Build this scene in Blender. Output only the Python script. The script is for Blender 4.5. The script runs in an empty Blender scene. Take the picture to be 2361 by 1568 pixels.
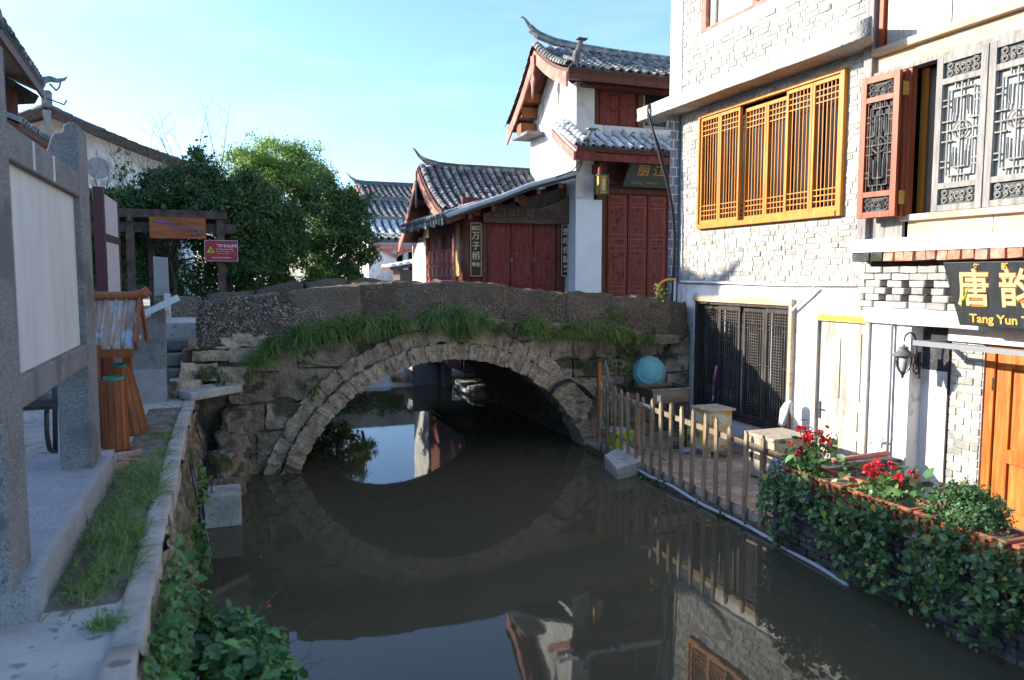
import bpy, bmesh, math, random
import numpy as np
from mathutils import Vector, Matrix, noise

# ------------------------------------------------------------------ camera, sky, sun, exposure
SC = bpy.context.scene
COL = SC.collection
cam_d = bpy.data.cameras.new('camera')
cam_d.sensor_width = 36.0
cam_d.lens = 1750 / 2361 * 36.0
cam_d.clip_start = 0.05
cam_d.clip_end = 2000
cam = bpy.data.objects.new('camera', cam_d)
COL.objects.link(cam)
cam.location = (0, 0, 3.1)
cam_d.dof.use_dof = True
cam_d.dof.focus_distance = 12.0
cam_d.dof.aperture_fstop = 2.0
cam.rotation_euler = (math.pi / 2 - math.atan(149 / 1750), 0, -math.radians(20.8))
SC.camera = cam

SUN = Vector((-1.0, 0.565, 0.42)).normalized()          # towards the sun
world = bpy.data.worlds.new('World')
SC.world = world
world.use_nodes = True
wn = world.node_tree.nodes
bg = wn['Background']
sky = wn.new('ShaderNodeTexSky')
sky.sky_type = 'NISHITA'
sky.sun_disc = False
sky.sun_elevation = math.asin(SUN.z)
sky.sun_rotation = math.atan2(SUN.x, SUN.y)
sky.altitude = 0
sky.air_density = 1.0
sky.dust_density = 0.9
sky.ozone_density = 4.6
tc = wn.new('ShaderNodeTexCoord'); wm = wn.new('ShaderNodeMapping'); wm.inputs['Scale'].default_value = (1.5, 1.5, 9)
wz = wn.new('ShaderNodeTexNoise'); wz.inputs['Scale'].default_value = 2.2; wz.inputs['Detail'].default_value = 7; wz.inputs['Roughness'].default_value = .55
wr = wn.new('ShaderNodeValToRGB'); wr.color_ramp.elements[0].position = .5; wr.color_ramp.elements[1].position = .85
wr.color_ramp.elements[1].color = (.16, .16, .16, 1)
wx = wn.new('ShaderNodeMixRGB'); wx.inputs['Color2'].default_value = (4.2, 4.4, 4.6, 1)          # thin high cloud veil
WL = world.node_tree.links.new
WL(tc.outputs['Generated'], wm.inputs['Vector']); WL(wm.outputs[0], wz.inputs['Vector']); WL(wz.outputs['Fac'], wr.inputs['Fac'])
WL(wr.outputs['Color'], wx.inputs['Fac']); WL(sky.outputs[0], wx.inputs['Color1']); WL(wx.outputs[0], bg.inputs['Color'])
bg.inputs['Strength'].default_value = 0.105

sun_d = bpy.data.lights.new('sun', 'SUN')
sun_d.energy = 2.8
sun_d.angle = math.radians(0.53)
sun_d.color = (1.0, 0.93, 0.82)
sun = bpy.data.objects.new('sun', sun_d)
COL.objects.link(sun)
sun.rotation_euler = SUN.to_track_quat('Z', 'Y').to_euler()
sun.location = (-20, 12, 20)

SC.view_settings.view_transform = 'Standard'
SC.view_settings.look = 'None'
SC.view_settings.gamma = 1.0
SC.view_settings.exposure = 2.0
SC.cycles.max_bounces = 6
SC.cycles.transparent_max_bounces = 6
SC.cycles.use_denoising = True

# ------------------------------------------------------------------ materials
def mk(name):
    m = bpy.data.materials.new(name)
    m.use_nodes = True
    return m, m.node_tree.nodes, m.node_tree.links, m.node_tree.nodes['Principled BSDF']

def pm(name, cols, scale=3.0, rough=0.85, bump=0.25, bscale=30.0, stretch=(1, 1, 1), rand=0.0,
       spec=0.3, metal=0.0, speck=None, detail=8.0, island=0.0, trans=0.0, bdist=0.02, dirt=None):
    """colour ramp over world-space noise + fine bump; rand = per-object value change; speck = (scale, colour, amount)"""
    m, N, L, P = mk(name)
    g = N.new('ShaderNodeNewGeometry')
    mp = N.new('ShaderNodeMapping'); mp.inputs['Scale'].default_value = stretch
    L.new(g.outputs['Position'], mp.inputs['Vector'])
    n = N.new('ShaderNodeTexNoise'); n.inputs['Scale'].default_value = scale; n.inputs['Detail'].default_value = detail
    n.inputs['Roughness'].default_value = 0.62
    L.new(mp.outputs[0], n.inputs['Vector'])
    r = N.new('ShaderNodeValToRGB')
    k = len(cols)
    while len(r.color_ramp.elements) < k: r.color_ramp.elements.new(0.5)
    for i, c in enumerate(cols):
        e = r.color_ramp.elements[i]
        e.position = 0.3 + 0.4 * i / max(1, k - 1)
        e.color = (*c, 1)
    L.new(n.outputs['Fac'], r.inputs['Fac'])
    col = r.outputs['Color']
    if speck:
        for sc_, c_, am in ([speck] if not isinstance(speck, list) else speck):
            v = N.new('ShaderNodeTexNoise'); v.inputs['Scale'].default_value = sc_; v.inputs['Detail'].default_value = 3
            L.new(mp.outputs[0] if sc_ < 0 else g.outputs['Position'], v.inputs['Vector'])
            q = N.new('ShaderNodeValToRGB')
            q.color_ramp.elements[0].position = 0.62 - am * 0.3; q.color_ramp.elements[1].position = 0.66 - am * 0.2
            q.color_ramp.elements[0].color = (0, 0, 0, 1)
            L.new(v.outputs['Fac'], q.inputs['Fac'])
            mx = N.new('ShaderNodeMixRGB'); L.new(q.outputs['Color'], mx.inputs['Fac'])
            L.new(col, mx.inputs['Color1']); mx.inputs['Color2'].default_value = (*c_, 1)
            col = mx.outputs['Color']
    if rand or island:
        hs = N.new('ShaderNodeHueSaturation')
        if island: src = g.outputs['Random Per Island']
        else:
            oi = N.new('ShaderNodeObjectInfo'); src = oi.outputs['Random']
        a = rand or island
        mr = N.new('ShaderNodeMapRange'); mr.inputs['To Min'].default_value = 1 - a; mr.inputs['To Max'].default_value = 1 + a
        L.new(src, mr.inputs['Value']); L.new(mr.outputs[0], hs.inputs['Value'])
        L.new(col, hs.inputs['Color']); col = hs.outputs['Color']
    L.new(col, P.inputs['Base Color'])
    P.inputs['Roughness'].default_value = rough
    P.inputs['Specular IOR Level'].default_value = spec
    P.inputs['Metallic'].default_value = metal
    if bump:
        b = N.new('ShaderNodeBump'); b.inputs['Strength'].default_value = bump; b.inputs['Distance'].default_value = bdist
        bn = N.new('ShaderNodeTexNoise'); bn.inputs['Scale'].default_value = bscale; bn.inputs['Detail'].default_value = 6
        L.new(mp.outputs[0], bn.inputs['Vector']); L.new(bn.outputs['Fac'], b.inputs['Height'])
        L.new(b.outputs[0], P.inputs['Normal'])
    if trans:
        t = N.new('ShaderNodeBsdfTranslucent'); L.new(col, t.inputs['Color'])
        mxs = N.new('ShaderNodeMixShader'); mxs.inputs[0].default_value = trans
        out = N['Material Output']
        L.new(P.outputs[0], mxs.inputs[1]); L.new(t.outputs[0], mxs.inputs[2]); L.new(mxs.outputs[0], out.inputs['Surface'])
    return m

def pebbled(name, dark, mid, light, vscale=26.0, bump=0.9, lightcut=0.55):
    """pitted conglomerate stone: pebbles set in a dark matrix"""
    m, N, L, P = mk(name)
    g = N.new('ShaderNodeNewGeometry')
    w = N.new('ShaderNodeTexNoise'); w.inputs['Scale'].default_value = 9; w.inputs['Detail'].default_value = 4
    L.new(g.outputs['Position'], w.inputs['Vector'])
    ad = N.new('ShaderNodeVectorMath'); ad.operation = 'MULTIPLY_ADD'
    L.new(w.outputs['Color'], ad.inputs[0]); ad.inputs[1].default_value = (0.12,) * 3; L.new(g.outputs['Position'], ad.inputs[2])
    v = N.new('ShaderNodeTexVoronoi'); v.inputs['Scale'].default_value = vscale
    L.new(ad.outputs[0], v.inputs['Vector'])
    r = N.new('ShaderNodeValToRGB')
    r.color_ramp.elements[0].position = 0.12; r.color_ramp.elements[0].color = (*light, 1)
    r.color_ramp.elements[1].position = 0.62; r.color_ramp.elements[1].color = (*dark, 1)
    e = r.color_ramp.elements.new(0.36); e.color = (*mid, 1)
    L.new(v.outputs['Distance'], r.inputs['Fac'])
    n = N.new('ShaderNodeTexNoise'); n.inputs['Scale'].default_value = 3.2; n.inputs['Detail'].default_value = 9
    n.inputs['Roughness'].default_value = 0.7
    L.new(g.outputs['Position'], n.inputs['Vector'])
    q = N.new('ShaderNodeValToRGB'); q.color_ramp.elements[0].position = 0.38; q.color_ramp.elements[1].position = lightcut + 0.1
    L.new(n.outputs['Fac'], q.inputs['Fac'])
    mx = N.new('ShaderNodeMixRGB'); mx.inputs['Color1'].default_value = (*[c * 0.55 for c in mid], 1)
    L.new(q.outputs['Color'], mx.inputs['Fac']); L.new(r.outputs['Color'], mx.inputs['Color2'])
    oi = N.new('ShaderNodeObjectInfo'); hs = N.new('ShaderNodeHueSaturation')
    mr = N.new('ShaderNodeMapRange'); mr.inputs['To Min'].default_value = 0.8; mr.inputs['To Max'].default_value = 1.25
    L.new(oi.outputs['Random'], mr.inputs['Value']); L.new(mr.outputs[0], hs.inputs['Value']); L.new(mx.outputs[0], hs.inputs['Color'])
    L.new(hs.outputs[0], P.inputs['Base Color'])
    P.inputs['Roughness'].default_value = 0.95; P.inputs['Specular IOR Level'].default_value = 0.15
    b = N.new('ShaderNodeBump'); b.inputs['Strength'].default_value = bump; b.inputs['Distance'].default_value = 0.03; b.invert = True
    ma = N.new('ShaderNodeMath'); ma.operation = 'SUBTRACT'
    L.new(v.outputs['Distance'], ma.inputs[0]); L.new(n.outputs['Fac'], ma.inputs[1])
    L.new(ma.outputs[0], b.inputs['Height']); L.new(b.outputs[0], P.inputs['Normal'])
    return m

def flat(name, c, rough=0.5, metal=0.0, spec=0.4, bump=0.05):
    d = tuple(x * 0.85 for x in c)
    return pm(name, [d, c], scale=7, rough=rough, metal=metal, spec=spec, bump=bump, bscale=60)

M = {}
M['plaster'] = pm('plaster', [(.55, .52, .48), (.72, .70, .66), (.78, .77, .74)], scale=2.4, stretch=(1, 1, .3), rough=.9, bump=.25, bscale=18, speck=[(5, (.5, .46, .4), .05), (-3.5, (.5, .47, .42), .12)])
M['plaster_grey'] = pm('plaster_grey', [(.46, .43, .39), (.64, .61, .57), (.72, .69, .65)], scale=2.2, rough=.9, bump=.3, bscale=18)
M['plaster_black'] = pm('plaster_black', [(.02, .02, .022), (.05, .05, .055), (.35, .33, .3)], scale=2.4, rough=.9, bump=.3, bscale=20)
M['mortar'] = pm('mortar', [(.33, .29, .24), (.45, .41, .35), (.52, .48, .42)], scale=6, rough=.95, bump=.6, bscale=35)
M['brick'] = pm('grey_brick', [(.24, .23, .215), (.36, .345, .315), (.47, .44, .395)], scale=5, rough=.92, bump=.3, bscale=45, rand=.26, speck=(9, (.48, .445, .39), .3))
M['brick_dark'] = pm('dark_brick', [(.04, .04, .042), (.085, .083, .085), (.16, .155, .15)], scale=8, rough=.95, bump=.9, bscale=30, rand=.3, speck=(5, (.05, .06, .03), .2))
M['brick_red'] = pm('red_brick', [(.30, .12, .07), (.42, .2, .13), (.45, .33, .27)], scale=7, rough=.92, bump=.5, bscale=45, rand=.25)
M['granite'] = pm('granite', [(.26, .25, .245), (.36, .355, .35)], scale=6, rough=.75, bump=.35, bscale=55, speck=[(150, (.13, .13, .135), .3), (190, (.46, .45, .43), .15)])
M['granite_dark'] = pm('dark_granite', [(.15, .145, .14), (.24, .235, .225)], scale=3.5, rough=.8, bump=.5, bscale=40, speck=[(90, (.10, .10, .10), .3), (120, (.36, .35, .325), .15), (2.2, (.13, .125, .12), .2)])
M['granite_white'] = flat('pale_marble', (.62, .63, .65), rough=.4)
M['panel_white'] = pm('stone_panel', [(.44, .43, .41), (.57, .56, .54), (.64, .63, .61)], scale=1.6, stretch=(2, 2, .35), rough=.6, bump=.06, bscale=30)
M['concrete'] = pm('concrete', [(.28, .26, .225), (.42, .39, .35), (.50, .475, .435)], scale=2.3, rough=.92, bump=.5, bscale=28, speck=(16, (.24, .22, .19), .04))
M['pavement'] = pm('pavement', [(.30, .27, .23), (.46, .42, .37), (.55, .51, .46)], scale=1.3, rough=.95, bump=.5, bscale=22, speck=(9, (.24, .22, .19), .06))
M['soil'] = pm('soil', [(.09, .07, .05), (.19, .15, .11), (.3, .26, .2)], scale=7, rough=1, bump=1.0, bscale=40)
M['earth'] = pm('earth_wall', [(.11, .083, .055), (.25, .19, .13), (.40, .33, .25)], scale=6, stretch=(1, 1, .5), rough=1, bump=1, bscale=18, bdist=.08, speck=[(2.6, (.09, .10, .035), .28), (9, (.12, .095, .065), .2)])
M['tufa'] = pm('tufa_stone', [(.2, .145, .095), (.40, .31, .215), (.56, .46, .34)], scale=4.2, rough=1, bump=1.0, bscale=20, bdist=.05, rand=.28, detail=10, speck=(2.6, (.09, .085, .05), .14))
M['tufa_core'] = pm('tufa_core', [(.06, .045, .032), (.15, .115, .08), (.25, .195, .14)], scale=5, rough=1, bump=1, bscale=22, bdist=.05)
M['pitted'] = pebbled('pitted_stone', (.10, .08, .058), (.26, .21, .155), (.35, .295, .23), 34, bump=.9)
M['conglomerate'] = pebbled('conglomerate', (.085, .068, .052), (.27, .225, .18), (.56, .51, .46), 26, lightcut=.4)
M['kerb'] = pm('kerb_concrete', [(.27, .235, .19), (.40, .355, .295), (.48, .435, .37)], scale=3.5, rough=.95, bump=.6, bscale=22, speck=(6, (.22, .19, .15), .12))
M['tufa_ring'] = pm('ring_stone', [(.21, .145, .09), (.39, .29, .195), (.54, .43, .30)], scale=7, rough=1, bump=1.0, bscale=26, bdist=.04, rand=.16, detail=10, speck=(3.2, (.13, .11, .07), .12))
M['tufa_dark'] = pm('spandrel_stone', [(.13, .097, .066), (.28, .215, .15), (.44, .355, .26)], scale=3.6, rough=1, bump=1.0, bscale=18, bdist=.05, rand=.22, detail=10, speck=(2.3, (.085, .08, .045), .22))
M['cutstone'] = pm('cut_stone', [(.12, .115, .11), (.2, .19, .18), (.3, .28, .26)], scale=3, rough=.95, bump=.7, bscale=26)
M['tile'] = pm('roof_tile', [(.09, .092, .098), (.20, .195, .188), (.33, .31, .285)], scale=5, rough=.9, bump=.4, bscale=30, rand=.4, speck=(6, (.4, .36, .3), .08))
M['tile_pale'] = pm('limewashed_tile', [(.42, .42, .43), (.66, .65, .64), (.75, .74, .72)], scale=4, rough=.9, bump=.4, bscale=30, rand=.12, speck=(7, (.25, .25, .26), .12))
M['shaded_pan'] = pm('shaded_pan', [(.03, .033, .04), (.07, .073, .08), (.13, .13, .13)], scale=6, rough=.95, bump=.6, bscale=22)  # pan channels; the shade between barrel rows is put into this dark grey
M['red'] = pm('maroon_paint', [(.11, .022, .017), (.18, .034, .025), (.24, .06, .045)], scale=5, stretch=(4, 4, .4), rough=.7, bump=.3, bscale=26, speck=(11, (.06, .018, .017), .1))
M['red_bright'] = pm('red_paint', [(.27, .04, .03), (.38, .065, .05), (.45, .12, .09)], scale=4, stretch=(2, 2, .5), rough=.65, bump=.15, bscale=18)
M['red_brown'] = pm('brown_red_wood', [(.07, .022, .015), (.115, .036, .022), (.16, .055, .035)], scale=4, stretch=(3, 3, .4), rough=.6, bump=.2, bscale=20)
M['rose'] = pm('faded_red_wood', [(.30, .10, .075), (.42, .16, .12), (.48, .25, .19)], scale=4, rough=.75, bump=.2, bscale=16)
M['gold_wood'] = pm('golden_wood', [(.42, .15, .018), (.52, .20, .028), (.58, .26, .05)], scale=3, stretch=(4, 4, .5), rough=.42, bump=.08, bscale=22)
M['orange_wood'] = pm('orange_wood', [(.26, .05, .008), (.46, .12, .017), (.58, .21, .045)], scale=3, stretch=(5, 5, .45), rough=.45, bump=.1, bscale=22, detail=10)
M['shutter_wood'] = pm('red_orange_wood', [(.22, .045, .018), (.33, .075, .03), (.40, .11, .045)], scale=3, stretch=(5, 5, .45), rough=.5, bump=.1, bscale=22)
M['pale_wood'] = pm('pale_timber', [(.38, .25, .14), (.52, .38, .24), (.60, .49, .36)], scale=2.4, stretch=(4, .6, 4), rough=.75, bump=.12, bscale=20, speck=(4, (.42, .36, .3), .12))
M['white_wood'] = pm('whitewashed_boards', [(.22, .18, .14), (.42, .375, .32), (.52, .49, .45)], scale=2.4, stretch=(4, 4, .5), rough=.8, bump=.2, bscale=22, speck=(5, (.45, .4, .33), .12))
M['grey_wood'] = pm('weathered_grey_wood', [(.15, .135, .12), (.26, .24, .22), (.36, .335, .31)], scale=3, stretch=(5, 5, .6), rough=.85, bump=.3, bscale=26)
M['carved'] = pm('carved_dark_wood', [(.05, .045, .042), (.10, .09, .082), (.22, .19, .16)], scale=14, rough=.8, bump=.3, bscale=40)
M['dark_wood'] = pm('dark_lattice_wood', [(.018, .014, .012), (.04, .032, .027), (.085, .07, .055)], scale=5, stretch=(4, 4, .5), rough=.6, bump=.2, bscale=25)
M['picket'] = pm('picket_wood', [(.15, .105, .06), (.25, .185, .115), (.36, .29, .2)], scale=5, stretch=(4, 4, .5), rough=.85, bump=.3, bscale=30, rand=.25)
M['pergola'] = pm('pergola_wood', [(.05, .034, .026), (.085, .06, .047), (.13, .1, .08)], scale=4, stretch=(2, 2, 2), rough=.8, bump=.25, bscale=24)
M['bin_wood'] = pm('orange_bin_wood', [(.17, .046, .014), (.24, .07, .02), (.30, .105, .036)], scale=4, stretch=(5, 5, .5), rough=.5, bump=.12, bscale=22, rand=.15)
M['faded_wood'] = pm('peeling_roof_wood', [(.22, .13, .085), (.36, .25, .18), (.45, .42, .4)], scale=3.2, stretch=(6, 1, 1), rough=.7, bump=.2, bscale=24, speck=(4, (.36, .42, .47), .2))
M['old_wood'] = pm('old_chest_wood', [(.24, .19, .13), (.38, .32, .24), (.48, .43, .36)], scale=4, stretch=(3, 3, 1), rough=.85, bump=.3, bscale=24)
M['cabinet'] = pm('peeling_yellow_paint', [(.50, .48, .45), (.58, .53, .42), (.62, .37, .05), (.58, .32, .035)], scale=4.5, rough=.75, bump=.4, bscale=20, detail=3, speck=(6, (.18, .15, .12), .1))
M['lacquer'] = pm('black_lacquer', [(.014, .017, .018), (.03, .035, .037)], scale=3, stretch=(8, 8, .6), rough=.45, bump=.1, bscale=30)
M['sign_grey'] = pm('grey_green_board', [(.055, .065, .06), (.085, .095, .088)], scale=4, stretch=(6, 6, .6), rough=.7, bump=.2, bscale=30)
M['gold'] = pm('gold_paint', [(.52, .27, .05), (.66, .37, .08)], scale=8, rough=.45, bump=.1, spec=.5)
M['gold_dull'] = pm('dull_gold_paint', [(.30, .2, .065), (.42, .3, .12)], scale=8, rough=.6, bump=.1)
M['gold_edge'] = pm('bright_gold', [(.55, .42, .22), (.66, .52, .3)], scale=8, rough=.5)
M['cream'] = flat('cream_paint', (.72, .62, .45), .6)
M['black'] = flat('black_rubber', (.02, .02, .022), .5)
M['iron'] = flat('black_iron', (.025, .025, .027), .45, spec=.5)
M['steel'] = pm('stainless_steel', [(.09, .085, .08), (.16, .155, .15)], scale=4, rough=.38, metal=.8, bump=.1)
M['pvc'] = flat('white_pvc', (.62, .63, .64), .4)
M['pvc_grey'] = flat('grey_pvc', (.22, .22, .225), .45)
M['gutter'] = flat('grey_gutter', (.42, .47, .52), .45)
M['blue_steel'] = flat('blue_fascia', (.2, .38, .55), .5)
M['turquoise'] = pm('turquoise_plastic', [(.10, .32, .34), (.15, .40, .41), (.20, .42, .42)], scale=6, rough=.5, bump=.1)
M['lime'] = flat('lime_plastic', (.50, .60, .02), .35)
M['pink'] = flat('pink_plastic', (.55, .12, .3), .4)
M['yellow'] = flat('yellow_tape', (.72, .48, .03), .5)
M['orange_hose'] = flat('orange_hose', (.75, .36, .02), .4)
M['terracotta'] = pm('terracotta', [(.30, .085, .04), (.42, .135, .065), (.46, .19, .11)], scale=6, rough=.75, bump=.15)
M['green_liner'] = flat('green_liner', (.03, .17, .11), .45)
M['sign_red'] = flat('sign_red', (.34, .016, .03), .4)
M['sign_white'] = flat('sign_white', (.72, .72, .72), .4)
M['sign_yellow'] = flat('sign_yellow', (.72, .52, .02), .4)
M['sign_black'] = flat('sign_black', (.015, .015, .015), .5)
M['map_wood'] = pm('map_board_wood', [(.19, .05, .012), (.30, .085, .02), (.36, .13, .035)], scale=3, stretch=(.8, 5, 5), rough=.5, bump=.15, bscale=24)
M['map_blue'] = flat('river_blue', (.10, .11, .42), .5)
M['map_green'] = flat('map_green', (.03, .12, .06), .5)
M['notice_grey'] = flat('notice_panel', (.56, .5, .5), .5)
M['notice_frame'] = flat('maroon_metal', (.07, .012, .016), .45)
M['emblem'] = flat('grey_emblem', (.30, .30, .33), .7)
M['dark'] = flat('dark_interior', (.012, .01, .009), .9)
M['curtain'] = pm('pale_curtain', [(.5, .52, .47), (.68, .69, .65)], scale=2.2, stretch=(1, 5, .4), rough=.9, bump=.2, bscale=8)
M['cardboard'] = flat('brown_panel', (.40, .27, .19), .9)
M['lamp_glass'] = flat('frosted_glass', (.60, .60, .54), .3)
M['lantern_glass'] = flat('yellow_glass', (.55, .38, .05), .4)
M['cloth'] = pm('white_rag', [(.5, .47, .42), (.7, .68, .62)], scale=9, rough=.95, bump=.5, bscale=40)
M['mop'] = pm('blue_white_mop', [(.12, .13, .3), (.45, .45, .5), (.6, .6, .62)], scale=26, rough=.95, bump=1, bscale=60, detail=2)
M['patio'] = pm('patio_tile', [(.22, .16, .11), (.33, .25, .18), (.4, .33, .26)], scale=4, rough=.85, bump=.3, bscale=26, rand=.15)
M['patio_edge'] = pm('edge_board', [(.28, .2, .15), (.42, .33, .26), (.5, .44, .38)], scale=3, stretch=(3, 1, 3), rough=.85, bump=.3)
M['leaf_dark'] = pm('dark_leaves', [(.035, .08, .03), (.07, .145, .05), (.115, .205, .07)], scale=2.2, rough=.55, bump=0, island=.45, trans=.25, spec=.3)
M['leaf_mid'] = pm('green_leaves', [(.06, .12, .03), (.10, .185, .042), (.16, .25, .06)], scale=2.2, rough=.5, bump=0, island=.4, trans=.3)
M['leaf_bright'] = pm('yellow_green_leaves', [(.17, .27, .055), (.26, .38, .085), (.36, .46, .14)], scale=2, rough=.55, bump=0, island=.35, trans=.6)
M['leaf_red'] = pm('russet_leaves', [(.07, .05, .03), (.12, .06, .035), (.15, .09, .05)], scale=3, rough=.6, bump=0, island=.4, trans=.25)
M['ivy'] = pm('ivy_leaves', [(.04, .12, .035), (.095, .21, .06), (.2, .33, .09)], scale=5, rough=.45, bump=0, island=.45, trans=.25, spec=.4)
M['vine'] = pm('vine_leaves', [(.05, .125, .045), (.10, .20, .065), (.19, .31, .095)], scale=4, rough=.4, bump=0, island=.4, trans=.25, spec=.45)
M['vine_yellow'] = pm('yellowing_leaves', [(.3, .27, .04), (.38, .34, .07)], scale=4, rough=.5, bump=0, island=.3, trans=.3)
M['grass'] = pm('grass_blades', [(.10, .18, .045), (.17, .27, .07), (.27, .36, .12)], scale=3, rough=.6, bump=0, island=.4, trans=.3)
M['petal_red'] = pm('red_petals', [(.5, .008, .02), (.66, .015, .03)], scale=8, rough=.5, bump=0, island=.2, trans=.3)
M['petal_pink'] = pm('pink_petals', [(.5, .06, .16), (.6, .14, .25)], scale=8, rough=.5, bump=0, island=.2, trans=.3)
M['petal_violet'] = flat('violet_petals', (.16, .13, .5), .5)
M['stem'] = pm('green_stem', [(.06, .1, .025), (.12, .15, .05)], scale=6, rough=.7, bump=0)
M['twig'] = pm('bare_twig', [(.10, .075, .055), (.17, .13, .1)], scale=6, rough=.85, bump=0)
M['bark'] = pm('bark', [(.045, .034, .026), (.09, .07, .052), (.14, .11, .085)], scale=6, stretch=(3, 3, .6), rough=.95, bump=.6, bscale=20)

# water
m, N, L, P = mk('canal_water')
P.inputs['Base Color'].default_value = (.072, .063, .038, 1)
P.inputs['Roughness'].default_value = .025
P.inputs['IOR'].default_value = 1.33
P.inputs['Specular IOR Level'].default_value = .5
g = N.new('ShaderNodeNewGeometry'); n = N.new('ShaderNodeTexNoise')
mp = N.new('ShaderNodeMapping'); mp.inputs['Scale'].default_value = (1.3, .8, 1)
L.new(g.outputs['Position'], mp.inputs['Vector']); L.new(mp.outputs[0], n.inputs['Vector'])
n.inputs['Scale'].default_value = 2.2; n.inputs['Detail'].default_value = 3
b = N.new('ShaderNodeBump'); b.inputs['Strength'].default_value = .02; b.inputs['Distance'].default_value = .05
L.new(n.outputs['Fac'], b.inputs['Height']); L.new(b.outputs[0], P.inputs['Normal'])
M['water'] = m
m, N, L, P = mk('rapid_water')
P.inputs['Base Color'].default_value = (.30, .32, .33, 1); P.inputs['Roughness'].default_value = .2; P.inputs['IOR'].default_value = 1.33  # pale base colour paints in the sky reflections on the broken water
g = N.new('ShaderNodeNewGeometry'); n = N.new('ShaderNodeTexNoise'); L.new(g.outputs['Position'], n.inputs['Vector'])
n.inputs['Scale'].default_value = 5; n.inputs['Detail'].default_value = 5
b = N.new('ShaderNodeBump'); b.inputs['Strength'].default_value = .9; b.inputs['Distance'].default_value = .12
L.new(n.outputs['Fac'], b.inputs['Height']); L.new(b.outputs[0], P.inputs['Normal'])
M['rapid'] = m
# window glass: dark, slightly reflective pane
m, N, L, P = mk('window_glass')
P.inputs['Base Color'].default_value = (.02, .02, .021, 1); P.inputs['Roughness'].default_value = .12; P.inputs['Specular IOR Level'].default_value = .25
M['glass'] = m

# ------------------------------------------------------------------ mesh helpers
W = {}                                                    # world origin of every object
class MB:
    def __init__(s): s.v = []; s.f = []
    def add(s, vs, fs):
        n = len(s.v); s.v += [tuple(v) for v in vs]; s.f += [[i + n for i in f] for f in fs]; return s
    def box(s, x0, x1, y0, y1, z0, z1):
        return s.add([(x, y, z) for x in (x0, x1) for y in (y0, y1) for z in (z0, z1)],
                     [(0, 1, 3, 2), (4, 6, 7, 5), (0, 4, 5, 1), (2, 3, 7, 6), (0, 2, 6, 4), (1, 5, 7, 3)])
    def beam(s, a, b, w, h, up=(0, 0, 1)):
        a = Vector(a); b = Vector(b); d = (b - a).normalized(); u = Vector(up)
        r = d.cross(u).normalized() * w / 2; t = r.cross(d).normalized() * h / 2
        vs = [p + i * r + j * t for p in (a, b) for i, j in ((-1, -1), (1, -1), (1, 1), (-1, 1))]
        return s.add(vs, [(0, 1, 2, 3), (7, 6, 5, 4), (0, 4, 5, 1), (1, 5, 6, 2), (2, 6, 7, 3), (3, 7, 4, 0)])
    def prism(s, poly, ax, a, b):
        mk3 = {'x': lambda p, c: (c, p[0], p[1]), 'y': lambda p, c: (p[0], c, p[1]), 'z': lambda p, c: (p[0], p[1], c)}[ax]
        n = len(poly)
        vs = [mk3(p, a) for p in poly] + [mk3(p, b) for p in poly]
        return s.add(vs, [tuple(range(n)), tuple(range(2 * n - 1, n - 1, -1))] + [(i, (i + 1) % n, n + (i + 1) % n, n + i) for i in range(n)])
    def tube(s, pts, r, n=8, cap=True, cr=0):
        pts = [Vector(p) for p in pts]; k = len(pts)
        rs = list(r) if isinstance(r, (list, tuple)) else [r] * k
        if cr and k > 2:                                  # Catmull-Rom smoothing for cables and hoses
            q = []; qr = []
            for i in range(k - 1):
                a, b_, c, d = pts[max(i - 1, 0)], pts[i], pts[i + 1], pts[min(i + 2, k - 1)]
                for j in range(cr):
                    t = j / cr
                    q.append(.5 * (2 * b_ + (c - a) * t + (2 * a - 5 * b_ + 4 * c - d) * t * t + (3 * b_ - a - 3 * c + d) * t ** 3)); qr.append(rs[i] + (rs[i + 1] - rs[i]) * t)
            pts = q + [pts[-1]]; rs = qr + [rs[-1]]; k = len(pts)
        vs = []; pr = None
        for i, p in enumerate(pts):
            d = (pts[min(i + 1, k - 1)] - pts[max(i - 1, 0)]).normalized()
            if pr is None: u = d.orthogonal().normalized()
            else:
                u = pr - d * pr.dot(d); u = u.normalized() if u.length > 1e-5 else d.orthogonal().normalized()
            pr = u; w = d.cross(u)
            vs += [p + (u * math.cos(6.2832 * j / n) + w * math.sin(6.2832 * j / n)) * rs[i] for j in range(n)]
        fs = [(i * n + j, i * n + (j + 1) % n, (i + 1) * n + (j + 1) % n, (i + 1) * n + j) for i in range(k - 1) for j in range(n)]
        if cap: fs += [tuple(range(n - 1, -1, -1)), tuple(range((k - 1) * n, k * n))]
        return s.add(vs, fs)
    def lathe(s, prof, c, ax=(0, 0, 1), n=20):
        c = Vector(c); a = Vector(ax).normalized(); u = a.orthogonal().normalized(); w = a.cross(u); k = len(prof)
        vs = [c + a * h + (u * math.cos(6.2832 * j / n) + w * math.sin(6.2832 * j / n)) * r for r, h in prof for j in range(n)]
        return s.add(vs, [(i * n + j, i * n + (j + 1) % n, (i + 1) * n + (j + 1) % n, (i + 1) * n + j) for i in range(k - 1) for j in range(n)])
    def build(s, name, mat, parent=None, smooth=False, bevel=0.0, org=None):
        me = bpy.data.meshes.new(name)
        me.from_pydata(s.v, [], s.f)
        o = finish(me, name, mat, parent, smooth, org)
        if bevel:
            md = o.modifiers.new('bevel', 'BEVEL'); md.width = bevel; md.segments = 2; md.limit_method = 'ANGLE'; md.angle_limit = .7
        return o

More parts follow.
